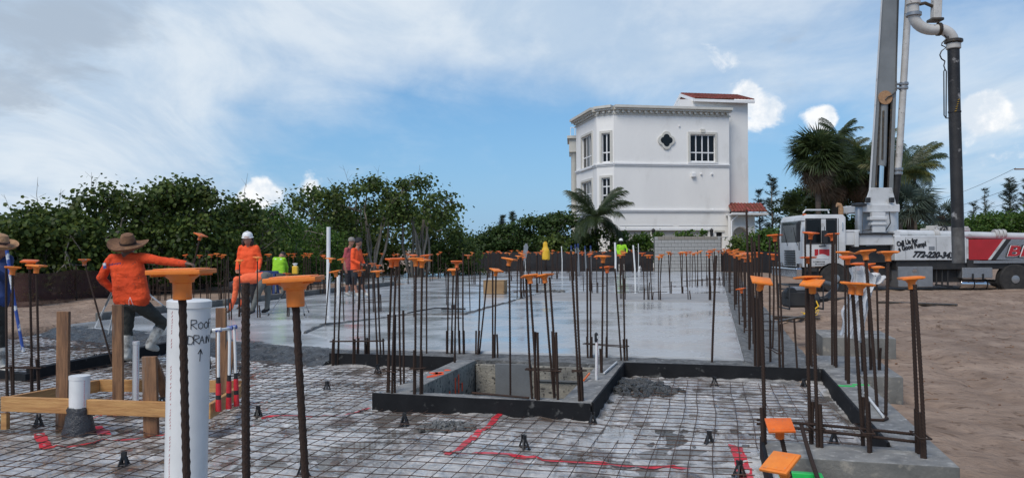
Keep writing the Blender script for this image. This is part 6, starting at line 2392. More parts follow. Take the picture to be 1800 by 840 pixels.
def ball_cap(par, c, up, look, mat='dark'):
    x, y, d = frame_of(up, look)
    M3 = Matrix((x, y, d)).transposed()
    m = MB().lathe([(.101, -.02), (.104, .0), (.102, .03), (.085, .07), (.05, .095), (.002, .102)], 20, c, M=M3)
    lk = look.normalized()
    sd_ = lk.cross(d).normalized()
    m.plate([Vector(c) + lk * .08 - sd_ * .075, Vector(c) + lk * .08 + sd_ * .075, Vector(c) + lk * .165 + sd_ * .045, Vector(c) + lk * .165 - sd_ * .045], (0, 0, 1), .008)
    m.build('cap', M[mat], par, smooth=True)


V = Vector


def jp(d):
    return lambda px, py, o=0.0: A(px, py, d) + V((0, o, 0))


# straw hatted worker seen from behind, leaning on a rebar, one boot up on the form
P = jp(10.35)
J = dict(sl=P(197, 455), sr=P(247, 453), neck=P(223, 446, -.0), head=P(223, 434, .03), look=V((.15, 1, -.1)),
         el=P(174, 489, .05), wl=P(188, 509, .12), ml=P(196, 512, .16), er=P(286, 459, .02), wr=P(324, 463, .0), mr=P(335, 464, .0),
         hl=P(222, 531, .02), hr=P(242, 531, .0), kl=P(222, 577, .04), al=P(221, 624, .02), tl=P(223, 633, .16),
         kr=P(269, 570, .28), ar=P(252, 608, .18), tr=P(256, 618, .32), curl=V((.3, -.3, -.8)))
t = person('worker in wide straw hat and orange shirt leaning on a rebar, back turned', J, ['skin_dark', 'orange_shirt', 'pants', 'boot', 'hair'], voxel=.011, ground=None, boot_top=.34, bulk=1.15, sc=1.04)
straw_hat(t, P(224, 430, .02), V((.05, -.30, 1)), .258, crown_h=.155)
# faint print across the shoulders: blue square and small lettering
M3 = P(197, 468, -.175)
m = MB()
m.bar(P(192.5, 467, -.155), P(198, 466, -.172), .012, .075)
m.build('shirt_badge', M['bluepaint'], t)
m = MB()
for k in range(8):
    x = 205 + k * 2.6
    m.box(P(x, 464.5 - k * .35 + (k % 2) * .4, -.178), (.011, .006, .018 + .004 * (k % 3)))
m.build('shirt_print', M['blue'], t)
m = MB()
for x0, x1 in ((238, 236), (240, 243)):
    m.tube([P(239, 521, -.16), P((x0 + x1) / 2, 527, -.165), P(x1, 535, -.14)], .003, 4)
m.build('drawstring', M['whitetrim'], t)

# worker at the left edge, mostly out of frame
P = jp(9.4)
J = dict(sl=P(-30, 455), sr=P(5, 452, .1), neck=P(-6, 445), head=P(2, 431, -.02), look=V((.9, -.1, -.3)),
         el=P(-38, 490), wl=P(-15, 505, -.2), ml=P(-8, 507, -.22), er=P(10, 484, .0), wr=P(12, 470, -.25), mr=P(14, 462, -.28),
         hl=P(-25, 530), hr=P(-5, 530), kl=P(-25, 590, -.05), al=P(-24, 640), tl=P(-12, 652, -.1), kr=P(-5, 590, .05), ar=P(-6, 640, .1), tr=P(8, 650, .05))
t = person('worker in blue shirt and pale straw hat cut off by the left edge', J, ['skin', 'blue', 'pants', 'boot', 'hair'], voxel=.013, ground=-.13, boot_top=.4)
straw_hat(t, P(1, 424, -.02) + V((0, 0, person.dz)), V((.25, -.1, 1)), .20, 'straw2')

# white helmeted worker facing the camera
P = jp(17.5)
J = dict(sl=P(424, 437), sr=P(451, 437), neck=P(437.5, 432), head=P(436.5, 424, -.05), look=V((-.1, -1, -.35)),
         el=P(419, 457, .02), wl=P(419, 474, -.08), ml=P(420, 479, -.1), er=P(457, 457, .02), wr=P(457, 473, -.08), mr=P(456, 478, -.1),
         hl=P(431, 483), hr=P(444, 483), kl=P(430, 514, -.06), al=P(430, 540), tl=P(428, 546, -.16), kr=P(446, 514, -.06), ar=P(446, 540), tr=P(449, 546, -.16))
t = person('standing worker in white hard hat and orange long sleeved shirt', J, ['skin', 'orange_shirt2', 'dark', 'dark', 'hair'], bulk=1.05)
hard_hat(t, P(436, 418, -.03) + V((0, 0, person.dz)), V((0, -.2, 1)), V((-.1, -1, -.2)))
m = MB()
for s in (-1, 1):
    m.tube([P(436 + s * 6.5, 420, 0), P(436 + s * 7.6, 427, -.02), P(436 + s * 6.6, 434, -.03)], [.04, .05, .03], 8)
o = m.build('hair', M['hair'], t, smooth=2)
o.location.z = person.dz
m = MB()
for s in (-1, 1):
    m.lathe([(.011, -.006), (.013, 0), (.011, .006)], 8, P(436.3 + s * 2.6, 422.5, -.05) + V((0, -.086, 0)))
o = m.build('eye', M['hair'], t)
o.location.z = person.dz

# bending worker in front of him
P = jp(16.8)
J = dict(sl=P(421, 489, -.18), sr=P(424, 491, .18), neck=P(417, 494), head=P(412, 499), look=V((-.5, 0, -1)),
         el=P(417, 521, -.15), wl=P(408, 541, -.12), ml=P(405, 546, -.12), er=P(426, 517, .2), wr=P(418, 536, .15), mr=P(415, 541, .15),
         hl=P(467, 486, -.10), hr=P(467, 486, .10), kl=P(455, 518, -.13), al=P(447, 543, -.12), tl=P(440, 548, -.14), kr=P(468, 518, .12), ar=P(466, 542, .12), tr=P(459, 547, .12))
t = person('bending worker in orange shirt and grey trousers reaching to the slab', J, ['skin_dark', 'orange_shirt3', 'greypants', 'dark', 'dark'])
ball_cap(t, P(410, 500) + V((0, 0, person.dz)), V((-.6, 0, -.6)), V((-.5, 0, -1)))

# man in faded red shirt and, before him, the man in orange and shorts
P = jp(23.2)
J = dict(sl=P(611, 437, -.15), sr=P(616, 437, .17), neck=P(616, 431), head=P(618, 423), look=V((.85, -.5, -.1)),
         el=P(607, 455, -.15), wl=P(610, 470, -.2), ml=P(611, 474, -.2), er=P(620, 455, .2), wr=P(626, 465, .15), mr=P(629, 467, .15),
         hl=P(612, 473, -.09), hr=P(615, 473, .09), kl=P(612, 496, -.1), al=P(611, 512, -.1), tl=P(616, 516, -.14), kr=P(617, 496, .1), ar=P(617, 511, .1), tr=P(622, 515, .06))
t = person('man in faded red shirt and grey cap standing behind the orange shirted man', J, ['skin', 'pinkred', 'dark', 'boot', 'greyhair'], long_sleeves=False, shorts=True, bulk=1.08, fingers=False)
ball_cap(t, P(618, 420.5) + V((0, 0, person.dz)), V((0, 0, 1)), V((.85, -.5, -.1)), 'greyhair')
P = jp(22.4)
J = dict(sl=P(623, 434, -.17), sr=P(630, 435, .15), neck=P(629, 428), head=P(630.5, 420), look=V((.8, .7, -.25)),
         el=P(622, 451, -.22), wl=P(634, 457, -.24), ml=P(638, 459, -.22), er=P(634, 452, .2), wr=P(639, 459, .1), mr=P(642, 460, .05),
         hl=P(624, 469, -.09), hr=P(629, 469, .09), kl=P(624, 493, -.1), al=P(629, 509, -.12), tl=P(634, 515, -.16), kr=P(634, 492, .1), ar=P(640, 509, .12), tr=P(646, 513, .08))
t = person('man in orange shirt, black shorts and dark cap looking right', J, ['skin', 'orange_shirt2', 'dark', 'boot', 'dark'], shorts=True, bulk=1.05, fingers=False)
ball_cap(t, P(630.5, 417.5) + V((0, 0, person.dz)), V((0, 0, 1)), V((.8, .7, 0)))
MB().box(P(640, 460, .06), (.16, .14, .09)).build('glove', M['dark'], t, bevel=.03).location.z = person.dz

# lime vested worker stooping at the far left slab edge
P = jp(23.5)
J = dict(sl=P(483, 456), sr=P(499, 456), neck=P(491, 453, .12), head=P(492, 450, .24), look=V((0, .7, -1)),
         el=P(480, 470, .12), wl=P(483, 482, .3), ml=P(484, 486, .34), er=P(502, 470, .12), wr=P(499, 482, .3), mr=P(498, 486, .34),
         hl=P(486, 482, -.1), hr=P(497, 482, -.1), kl=P(485, 500, .02), al=P(485, 514, -.05), tl=P(484, 518, .1), kr=P(498, 500, .02), ar=P(498, 514, -.05), tr=P(499, 518, .1))
t = person('stooping worker in lime vest seen from behind at the slab edge', J, ['skin', 'lime', 'greypants', 'dark', 'dark'], fingers=False)
m = MB()
for x0, x1 in ((486, 485), (495, 496)):
    m.bar(P(x0, 455, -.075), P(x1, 478, -.16), .05, .012, up=(0, 1, 0))
o = m.build('reflective_band', M['whitetrim'], t)
o.location.z = person.dz

# far man in lime shirt with a hand to his head
P = jp(42.5)
J = dict(sl=P(757.5, 437), sr=P(768.5, 437), neck=P(763.5, 435.5), head=P(763.5, 431, -.03), look=V((-.2, -1, -.1)),
         el=P(755, 444, -.05), wl=P(757, 451, -.12), ml=P(758, 453, -.14), er=P(775, 434.5, -.02), wr=P(768, 431.5, -.1), mr=P(765.5, 431, -.12),
         hl=P(761, 452), hr=P(766.5, 452), kl=P(761, 464, -.05), al=P(761, 475), tl=P(760, 477.5, -.14), kr=P(769, 464, -.05), ar=P(770, 475), tr=P(771, 477.5, -.14))
t = person('far man in lime shirt and dark shorts holding a hand to his head', J, ['skin_dark', 'lime', 'dark', 'boot', 'dark'], voxel=.02, boot_top=.3, fingers=False)
# far worker by the house
P = jp(46.0)
J = dict(sl=P(1086, 433.5), sr=P(1099, 433.5), neck=P(1092, 431), head=P(1091.5, 427, -.03), look=V((-.3, -1, -.3)),
         el=P(1084.5, 441, .05), wl=P(1086, 448, -.1), ml=P(1087, 450, -.12), er=P(1102, 440, -.05), wr=P(1101, 446, -.2), mr=P(1100, 447, -.22),
         hl=P(1089.5, 450), hr=P(1096, 450), kl=P(1089, 463, -.05), al=P(1089, 475), tl=P(1088, 477.5, -.14), kr=P(1096.5, 463, -.05), ar=P(1097, 475), tr=P(1098, 477.5, -.14))
t = person('far worker in lime shirt and white cap below the house garage', J, ['hair', 'lime', 'dark', 'boot', 'greyhair'], voxel=.02, boot_top=.3, fingers=False)
hard_hat(t, P(1091.5, 424.5, -.02) + V((0, 0, person.dz)), V((0, -.1, 1)), V((-.3, -1, 0)))
# ------------------------------------------------------------------ pipes and timber in the left foreground
def pipe_obj(name, label, base, top, r, mat='pvc', wall=.008, cat='pipe'):
    t = empty(name, (0, 0, 0), label, cat)
    d = (top - base).normalized()
    x, y, d = frame_of(d)
    M3 = Matrix((x, y, d)).transposed()
    L_ = (top - base).length
    MB().lathe([(r, 0), (r, L_ - .003), (r - .003, L_), (r - wall, L_), (r - wall, L_ - .25), (.001, L_ - .25)], 40, base, M=M3).build('pipe', M[mat], t, smooth=True)
    return t


def surf(base, top, r, ang, h):                  # point on a pipe's skin, ang measured from the camera side, positive to the right
    d = (top - base).normalized()
    L_ = (top - base).length
    c = base + d * h
    to = V((-c.x, -c.y, 0)).normalized()
    rt = d.cross(to).normalized()
    if rt.x < 0:
        rt = -rt
    to = rt.cross(d).normalized()
    if to.y > 0:
        to = -to
    return c + (to * math.cos(ang) + rt * math.sin(ang)) * r


def stroke(mb, base, top, r, pts, w):            # hand drawn line on a pipe's skin; pts = (angle, height)
    q = []
    for a, b in zip(pts, pts[1:]):
        for i in range(4):
            q.append((a[0] + (b[0] - a[0]) * i / 4, a[1] + (b[1] - a[1]) * i / 4))
    q.append(pts[-1])
    mb.tube([surf(base, top, r + .0006, a, h) for a, h in q], w, 5)


LET = {'R': [[(0, 0), (0, 1)], [(0, 1), (.55, .95), (.6, .68), (.05, .5), (.62, 0)]], 'O': [[(.3, .72), (.02, .5), (.05, .15), (.3, 0), (.55, .15), (.58, .5), (.3, .72)]],
       'F': [[(0, 0), (0, .95), (.55, .98)], [(0, .52), (.42, .55)]], 'D': [[(0, .05), (.05, 1), (.5, .85), (.62, .4), (.4, .02), (0, .05)]],
       'A': [[(0, 0), (.3, .9), (.6, 0)], [(.1, .35), (.5, .38)]], 'I': [[(.2, 0), (.22, .75)]], 'N': [[(0, 0), (.02, .85), (.5, .05), (.52, .9)]]}


def write(mb, base, top, r, s, a0, h0, size, w, adv=.82, slope=0.0):
    x = a0
    for ch in s:
        for st in LET[ch]:
            stroke(mb, base, top, r, [(x + p[0] * size / r, h0 + p[1] * size + slope * (x - a0)) for p in st], w)
        x += adv * size / r * (.55 if ch == 'I' else 1.0)


def roof_drain():
    d, r = 3.05, .080
    top = A(333, 527, d)
    bot = A(327, 840, d)
    dr = (bot - top).normalized()
    base = top + dr * ((top.z + .16) / -dr.z)
    t = pipe_obj('roof_drain_pipe', 'big white plastic pipe hand lettered ROOF DRAIN with an arrow', base, top, r)
    L_ = (top - base).length
    d2 = (top - base).normalized()
    x, y, d2 = frame_of(d2)
    MB().lathe([(r + .0005, L_ - .03), (r + .004, L_ - .028), (r + .004, L_ - .004), (r + .001, L_ - .001), (r - .004, L_ + .0015)], 40, base, M=Matrix((x, y, d2)).transposed()).build('rim', M['pvc'], t, smooth=True)
    m = MB()
    k = d / F
    write(m, base, top, r, 'ROOF', math.radians(5), L_ - 48 * k, 16 * k, .0016, .74)
    m.build('hand_lettering', M['ink'], t)
    m = MB()
    write(m, base, top, r, 'DRAIN', math.radians(-3), L_ - 74 * k, 15.5 * k, .0016, .64)
    m.build('hand_lettering', M['ink'], t)
    m = MB()
    ar = math.radians(31)
    stroke(m, base, top, r, [(ar, L_ - 104 * k), (ar + .03, L_ - 78 * k - 6 * k)], .0016)
    stroke(m, base, top, r, [(ar - .10, L_ - 91 * k), (ar + .03, L_ - 83 * k), (ar + .13, L_ - 92 * k)], .0016)
    m.build('arrow_mark', M['ink'], t)
    m = MB()
    rr = random.Random(2)
    h = .05
    while h < L_ - .05:                          # worn line of small factory print
        l = rr.uniform(.004, .011)
        if rr.random() < .82:
            a = math.radians(-50) + rr.uniform(-.012, .012)
            stroke(m, base, top, r, [(a - .035 * rr.random(), h), (a + .035, h + l)], .0009)
        h += l + rr.uniform(.002, .006)
    m.build('factory_print', M['redink'], t)


roof_drain()


def small_pipe(px, y_top, y_bot, z, r, label, wrap=False, cap_=True):
    base = G(px, y_bot, z)
    top = A(px + 1, y_top, base.y)
    t = pipe_obj('pvc_pipe', label, base - V((0, 0, .1)), top, r)
    m = MB()
    L_ = (top - base).length + .1
    b2 = base - V((0, 0, .1))
    rr = random.Random(int(px))
    h = .15
    while h < L_ - .04:
        l = rr.uniform(.006, .014)
        stroke(m, b2, top, r, [(math.radians(24), h), (math.radians(24) + .05, h + l)], .0014)
        h += l + rr.uniform(.004, .01)
    m.build('factory_print', M['redink'], t)
    x, y, d2 = frame_of(top - b2)
    MB().lathe([(r + .001, L_ - .03), (r + .003, L_ - .028), (r + .003, L_ + .002), (.002, L_ + .004)], 32, b2, M=Matrix((x, y, d2)).transposed()).build('end_cap', M['pvc'], t, smooth=True)
    if wrap:
        prof = [(r + .002, .27), (r + .012, .25), (r + .006, .22), (r + .02, .19), (r + .03, .12), (r + .045, .06), (r + .05, 0)]
        n = 30
        vs, fs = [], []
        for rad, h in prof:
            for k in range(n):
                a = 6.283 * k / n
                q = rad + .012 * noise.noise(V((math.cos(a) * 3, math.sin(a) * 3, h * 22)))
                vs.append(base + V((q * math.cos(a), q * math.sin(a), h - .02)))
        fs = [(j * n + k, j * n + (k + 1) % n, (j + 1) * n + (k + 1) % n, (j + 1) * n + k) for j in range(len(prof) - 1) for k in range(n)]
        MB().add(vs, fs).build('plastic_wrap', M['bag'], t, smooth=2)


small_pipe(139, 660, 766, -.15, .079, 'short white pipe wrapped in black plastic at its foot', wrap=True)
small_pipe(238, 600, 709, -.12, .031, 'slim white pipe inside the timber batter box')
small_pipe(1048, 590, 667, -.01, .015, 'thin grey white pipe stub with black taped top on the pit rim')
p0 = G(1048, 667, -.01)
q = A(1048, 586, p0.y)
MB().lathe([(.018, -.09), (.020, -.06), (.019, .0), (.008, .012)], 14, q).build('tape_top', M['black'], [o for o in bpy.data.objects if o.get('label', '').startswith('thin grey white pipe stub')][0], smooth=True)


def board(par, p, q, w, h, mat='wood', name='board'):
    MB().bar(p, q, w, h).build(name, M[mat], par, bevel=.003)


def stake(label, xb, yb, xt, yt, d, w, th=.04, mat='wood_old'):
    p, q = A(xb, yb, d), A(xt, yt, d)
    dr = (p - q).normalized()
    p = q + dr * ((q.z + .25) / -dr.z)
    o = MB().bar(p, q, w, th, up=(0, 1, 0)).build('timber_stake', M[mat], None, bevel=.004)
    return tag(o, label, 'stake', 'timber stakes of the batter box')


bx_ = empty('batter_box', (0, 0, 0), 'low frame of new yellow boards round the small pipes', 'timber frame')
f0, f1 = A(4, 709, 6.55), A(372, 722, 6.30)
k0, k1 = A(175, 677, 7.75), A(433, 679, 7.75)
board(bx_, f0, f1, .038, .125)
board(bx_, k0, k1, .038, .12)
board(bx_, f0 + (f0 - f1).normalized() * -.04 + V((.0, .02, -.002)), k0 + V((-.01, -.02, -.002)), .038, .12)
board(bx_, f1 + V((-.02, .02, -.003)), k1 + V((0, -.02, -.003)), .038, .12)
board(bx_, A(4, 715, 6.56) + V((.02, .01, -.05)), A(4, 742, 6.56) + V((.02, .01, -.06)), .05, .05)
stake('tall weathered stake at the left of the batter box', 110, 750, 112, 547, 6.66, .105)
stake('tallest weathered stake behind the batter box front board', 208, 705, 207, 535, 7.55, .10)
stake('shorter dark stake in front of the batter box', 266, 752, 263, 626, 6.42, .12)
stake('weathered stake at the right end of the batter box', 389, 715, 389, 541, 7.55, .10)
for lab, a, b_ in (('brown brace leaning on the shorter dark stake', (268, 632, 6.5), (292, 695, 6.6)), ('brown brace leaning on the right stake', (408, 600, 7.4), (392, 690, 7.4))):
    o = MB().bar(A(*a), A(*b_), .085, .04, up=(0, 1, 0)).build('timber_brace', M['wood_old'], None, bevel=.004)
    tag(o, lab, 'brace')


def manifold():
    t = empty('pipe_manifold', (0, 0, 0), 'three thin white risers with red and black taped feet joined on top', 'pipe manifold')
    rows = [((384, 580), (384, 722), 6.35), ((404, 577), (402, 718), 6.6), ((412, 575), (416, 713), 6.95)]
    tops = []
    for (a, b_, d) in rows:
        p, q = A(*a, d), A(*b_, d)
        tops.append(p)
        def at(f):
            return p.lerp(q, f)
        MB().tube([at(0), at(.60)], .0125, 12).build('riser', M['pvc'], t, smooth=True)
        MB().tube([at(.58), at(.66)], [.0165, .017], 10).build('black_tape', M['black'], t, smooth=True)
        MB().tube([at(.655), at(.80)], [.021, .023], 10).build('red_tape', M['redtape'], t, smooth=True)
        MB().tube([at(.79), at(.86)], [.020, .021], 10).build('black_tape', M['black'], t, smooth=True)
        MB().tube([at(.855), at(1.0)], [.022, .026], 10).build('red_tape', M['redtape'], t, smooth=True)
    MB().tube([tops[0] + V((-.05, 0, 0)), tops[0], tops[1], tops[2]], .0125, 10).build('header_pipe', M['pvc'], t, smooth=True)
    for p in tops:
        MB().tube([p + V((-.022, 0, 0)), p + V((.022, 0, .004))], .0185, 12).build('fitting', M['bluepaint'], t, smooth=True)
    p = tops[0]
    MB().tube([p + V((-.05, .0, 0)), p + V((-.075, .0, -.03)), p + V((-.08, 0, -.2)), p + V((-.07, 0, -.32))], .010, 8).build('hose', M['black'], t, smooth=True)


manifold()
# blue and white wrapped pole beside the left edge worker
m = MB()
a, b_ = A(12, 440, 8.6), A(41, 618, 8.6)
m.tube([a, a.lerp(b_, .5) + V((-.01, 0, 0)), b_], [.019, .018, .016], 10)
o = m.build('wrapped_pole', M['bluepaint'], None, smooth=True)
tag(o, 'blue and white wrapped pole slanting down at the left edge', 'pole')


# ------------------------------------------------------------------ tripods
def tripod(label, apex, feet, mats, r, head=None):
    t = empty('tripod', (0, 0, 0), label, 'tripod')
    for f in feet:
        mid = apex.lerp(f, .52)
        MB().tube([apex, mid], [r * 1.2, r], 8).build('leg', M[mats[0]], t, smooth=True)
        MB().tube([mid - (f - apex).normalized() * .1, f], [r * .8, r * .7], 8).build('leg_extension', M[mats[1]], t, smooth=True)
        MB().tube([f - (f - apex).normalized() * .07, f], [r * 1.3, r * .3], 8).build('foot', M['black'], t, smooth=True)
    MB().lathe([(.05, -.03), (.07, 0), (.07, .025), (.03, .03)], 14, apex).build('tripod_head', M[mats[1]], t, smooth=True)
    if head:
        head(t, apex)
    return t


def laser(t, a):
    m = MB().box(a + V((0, 0, .15)), (.115, .10, .17))
    m.build('level_body', M['yellow'], t, bevel=.02, seg=2)
    MB().lathe([(.035, .235), (.035, .27), (.055, .272), (.055, .285), (.01, .29)], 14, a).build('level_head', M['whitetrim'], t, smooth=True)
    MB().lathe([(.03, .03), (.03, .07)], 12, a).build('level_base', M['black'], t)


tripod('black legged tripod with yellow laser level on the wet slab', A(519, 487, 16.0), [G(470, 556), G(543, 549), G(536, 557)], ('black', 'metal'), .016, laser)
tripod('aluminium survey tripod half hidden behind the straw hatted worker', A(214, 478, 12.2), [G(164, 582, -.1), G(190, 592, -.1), G(297, 545, -.05)], ('metal', 'whitetrim'), .02)


# ------------------------------------------------------------------ things on the slab
p = G(577, 524)
tp_ = A(577.5, 399, p.y)
o = pipe_obj('tall_pipe', 'tall white plastic pipe standing at the slab edge before the trees', p - V((0, 0, .1)), tp_, .058)
p = G(595, 518)
pipe_obj('tall_pipe', 'shorter white pipe beside the tall white pipe', p - V((0, 0, .1)), A(595, 484, p.y), .058)


def crate():
    c = G(868, 517)
    t = empty('plywood_box', (0, 0, 0), 'brown plywood box lying on the wet slab', 'box')
    w, h, dp, rz = .62, .40, .42, -.22
    M3 = Matrix.Rotation(rz, 3, 'Z')
    def pc(o, s, n):
        MB().box(c + M3 @ V(o), s, rz).build(n, M['card'], t, bevel=.004)
    pc((0, .0, h / 2 + .006), (w, .02, h), 'panel')
    pc((0, dp, h / 2 + .006), (w, .02, h), 'panel')
    pc((w / 2 + .012, dp / 2, h / 2 + .004), (.02, dp + .02, h), 'panel')
    pc((-w / 2 - .012, dp / 2, h / 2 + .004), (.02, dp + .02, h), 'panel')
    pc((0, dp / 2, h + .018), (w + .06, dp + .04, .02), 'lid')


crate()
t = empty('bull_float', (0, 0, 0), 'long handled dark float tool resting on the wet slab', 'tool')
MB().tube([G(716, 550, .02), A(765, 541, G(765, 548).y - .2) + V((0, 0, 0)), G(790, 541, .1)], .014, 8).build('handle', M['black'], t, smooth=True)
c = G(797, 543, .05)
MB().box(c, (.55, .16, .03), .05).box(c + V((0, 0, .06)), (.1, .08, .08), .05).build('blade', M['black'], t, bevel=.008)
t2 = tag(clump('rubble', M['conc_rough'], G(972, 513), .45, .16, .06, 26, 51, 'small heap of rubble on the slab left of the conduits', 'rubble', sizes=(.03, .08)), None)
clump('rubble', M['conc_rough'], G(920, 514), .3, .14, .05, 16, 52, 'small heap of rubble behind the leaning capped pair', 'rubble', sizes=(.03, .07))
clump('rubble', M['wet_conc'], G(800, 560), .3, .08, .02, 18, 53, 'wet crumbs of concrete below the float tool', 'rubble', sizes=(.012, .03))

# conduits with blue tops at the middle of the slab
for i, (xb, xt, yt, yb) in enumerate(((1005, 1004, 432, 486), (1016, 1011, 430, 485), (1018, 1016, 429, 486), (1031, 1028, 433, 483), (1040, 1038, 432, 482))):
    p = G(xb, yb)
    q = A(xt, yt, p.y)
    t = empty('conduit', (0, 0, 0), ['leftmost', 'second from left', 'third from left', 'fourth from left', 'rightmost'][i] + ' grey conduit with a blue taped top on the slab', 'conduit', 'grey conduits with blue tops')
    MB().tube([p, q], .042, 10).build('pipe', M['metal'], t, smooth=True)
    MB().tube([q.lerp(p, .12), q + V((0, 0, .02))], .046, 10).build('tape', M['blue'], t, smooth=True)
for i, (xb, yb, xt, yt, r, lab) in enumerate(((1082, 482, 1081, 426, .055, 'white pipe just left of the lime shirted worker by the house'), (1117, 516, 1113, 431, .026, 'thin white pipe stake right of the lime shirted worker'),
                                             (988, 486, 987, 433, .022, 'thin pale pipe left of the blue topped conduits'), (1122, 478, 1122, 428, .02, 'thin grey pipe left of the block wall'), (924, 478, 921, 432, .018, 'thin curved grey pipe by the pale paddle'))):
    p = G(xb, yb)
    q = A(xt, yt, p.y)
    o = MB().tube([p - V((0, 0, .05)), p.lerp(q, .5) + V((.02, 0, 0)), q], r, 10).build('pvc_stake', M['pvc'], None, smooth=True)
    tag(o, lab, 'pipe')
# pale paddle-shaped float blade leaning on the bars
p, q = G(918, 484), A(925, 428, G(918, 484).y)
m = MB()
n = (q - p).normalized()
s = V((n.z, 0, -n.x))
f0 = p.lerp(q, .45)
out = [f0 + s * .05, p.lerp(q, .6) + s * .11, p.lerp(q, .9) + s * .13, q + s * .05, q - s * .05, p.lerp(q, .9) - s * .10, p.lerp(q, .6) - s * .09, f0 - s * .05]
m.plate(out, (0, 1, 0), .02)
m.tube([p, f0], .018, 6)
tag(m.build('float_paddle', M['metal'], None), 'pale grey paddle shaped float leaning among the far rebars', 'tool')


def yellow_cover():
    d = 36.0
    top = A(959, 424, d)
    vs, fs = [], []
    n, rows = 20, 12
    for j in range(rows + 1):
        f = j / rows
        r = (.04 + .07 * sstep(f, 0, .12)) + .08 * sstep(f, .28, .5)
        for k in range(n):
            a = 6.283 * k / n
            rag = (.10 * noise.noise(V((math.cos(a) * 2, math.sin(a) * 2, 3)))) if j == rows else 0
            rr = r * (1 + .3 * noise.noise(V((math.cos(a) * 1.6, math.sin(a) * 1.6, f * 3))))
            vs.append(top + V((rr * math.cos(a), rr * .6 * math.sin(a), -.86 * f + rag)))
    for j in range(rows):
        for k in range(n):
            fs.append((j * n + k, j * n + (k + 1) % n, (j + 1) * n + (k + 1) % n, (j + 1) * n + k))
    fs.append(tuple(range(n)))
    tag(MB().add(vs, fs).build('rain_suit', M['yellow'], None, smooth=2, fix=False), 'yellow rain suit hung over the far rebars', 'rain suit')


yellow_cover()
t = empty('water_jug', (0, 0, 0), 'small white plastic jug on the slab left of the block wall', 'jug')
c = G(1125, 477)
MB().lathe([(.09, 0), (.10, .02), (.10, .2), (.05, .28), (.03, .3), (.03, .34)], 14, c).build('jug_body', M['bottle'], t, smooth=True)
t = empty('sawhorse', (0, 0, 0), 'blue plastic sawhorse behind the white helmeted worker', 'sawhorse')
c = G(468, 524)
for s in (-1, 1):
    for w_ in (-1, 1):
        MB().bar(c + V((s * .3 + w_ * .02, w_ * .22, 0)), c + V((s * .24, w_ * .03, .72)), .06, .04).build('leg', M['blue'], t, bevel=.006)
MB().box(c + V((0, 0, .75)), (.72, .10, .09)).build('top_beam', M['blue'], t, bevel=.01)
# low form curb along the slab's left edge
for i, (v0, v1) in enumerate(((13.0, 17.0), (17.1, 22.0), (22.1, 28.0))):
    a, b_ = UV(-12.15, v0, .02), UV(-12.15, v1, .02)
    tag(MB().bar(a, b_, .16, .26).build('edge_form', M['conc_side'], None, bevel=.01), ['near', 'middle', 'far'][i] + ' length of low grey edge form on the left of the slab', 'edge form')


# ------------------------------------------------------------------ right side: polythene, pump, pad clutter
def polythene():
    d = 8.35
    vs, fs = [], []
    n, rows = 54, 30
    rr = random.Random(9)
    for j in range(rows + 1):
        f = j / rows
        y = 466 + f * 128
        xl = 1489 - 13 * sstep(f, .25, .9) + 3 * math.sin(f * 9)
        xr = 1522 + 6 * math.sin(f * 5) - 4 * f + 10 * sstep(f, .05, .12) * (1 - sstep(f, .18, .5))
        for i in range(n + 1):
            g = i / n
            dep = .17 * math.sin(g * math.pi) + .05 * math.sin(g * 23 + f * 3) + .035 * math.sin(g * 41 + 2 * f * 4) + .03 * noise.noise(V((g * 5, f * 5, 1)))
            yy = y + (7 * noise.noise(V((g * 4, 0, 2))) + 10 * (g - .5) * f if j > rows * .6 else 0) + (5 * abs(g - .4) * 2 if j < 4 else 0)
            vs.append(A(xl + (xr - xl) * g + 1.5 * math.sin(f * 16 + g * 7), yy, d) + V((0, -dep, 0)))
    for j in range(rows):
        for i in range(n):
            k = j * (n + 1) + i
            fs.append((k, k + 1, k + n + 2, k + n + 1))
    # side flap caught on the next bar
    b0 = len(vs)
    pts = []
    for j in range(9):
        f = j / 8
        for i in range(7):
            g = i / 6
            pts.append(A(1522 + 34 * f, 478 + 5 * f + (22 - 7 * f) * g + 2 * math.sin(f * 9 + g * 4), d) + V((0, -.04 * math.sin(f * 12 + g * 6), 0)))
    vs += pts
    for j in range(8):
        for i in range(6):
            k = b0 + j * 7 + i
            fs.append((k, k + 1, k + 8, k + 7))
    tag(MB().add(vs, fs).build('polythene_sheet', M['poly'], None, smooth=2, fix=False), 'clear crumpled polythene sheet hung over the rebars by the truck', 'plastic sheet')


polythene()


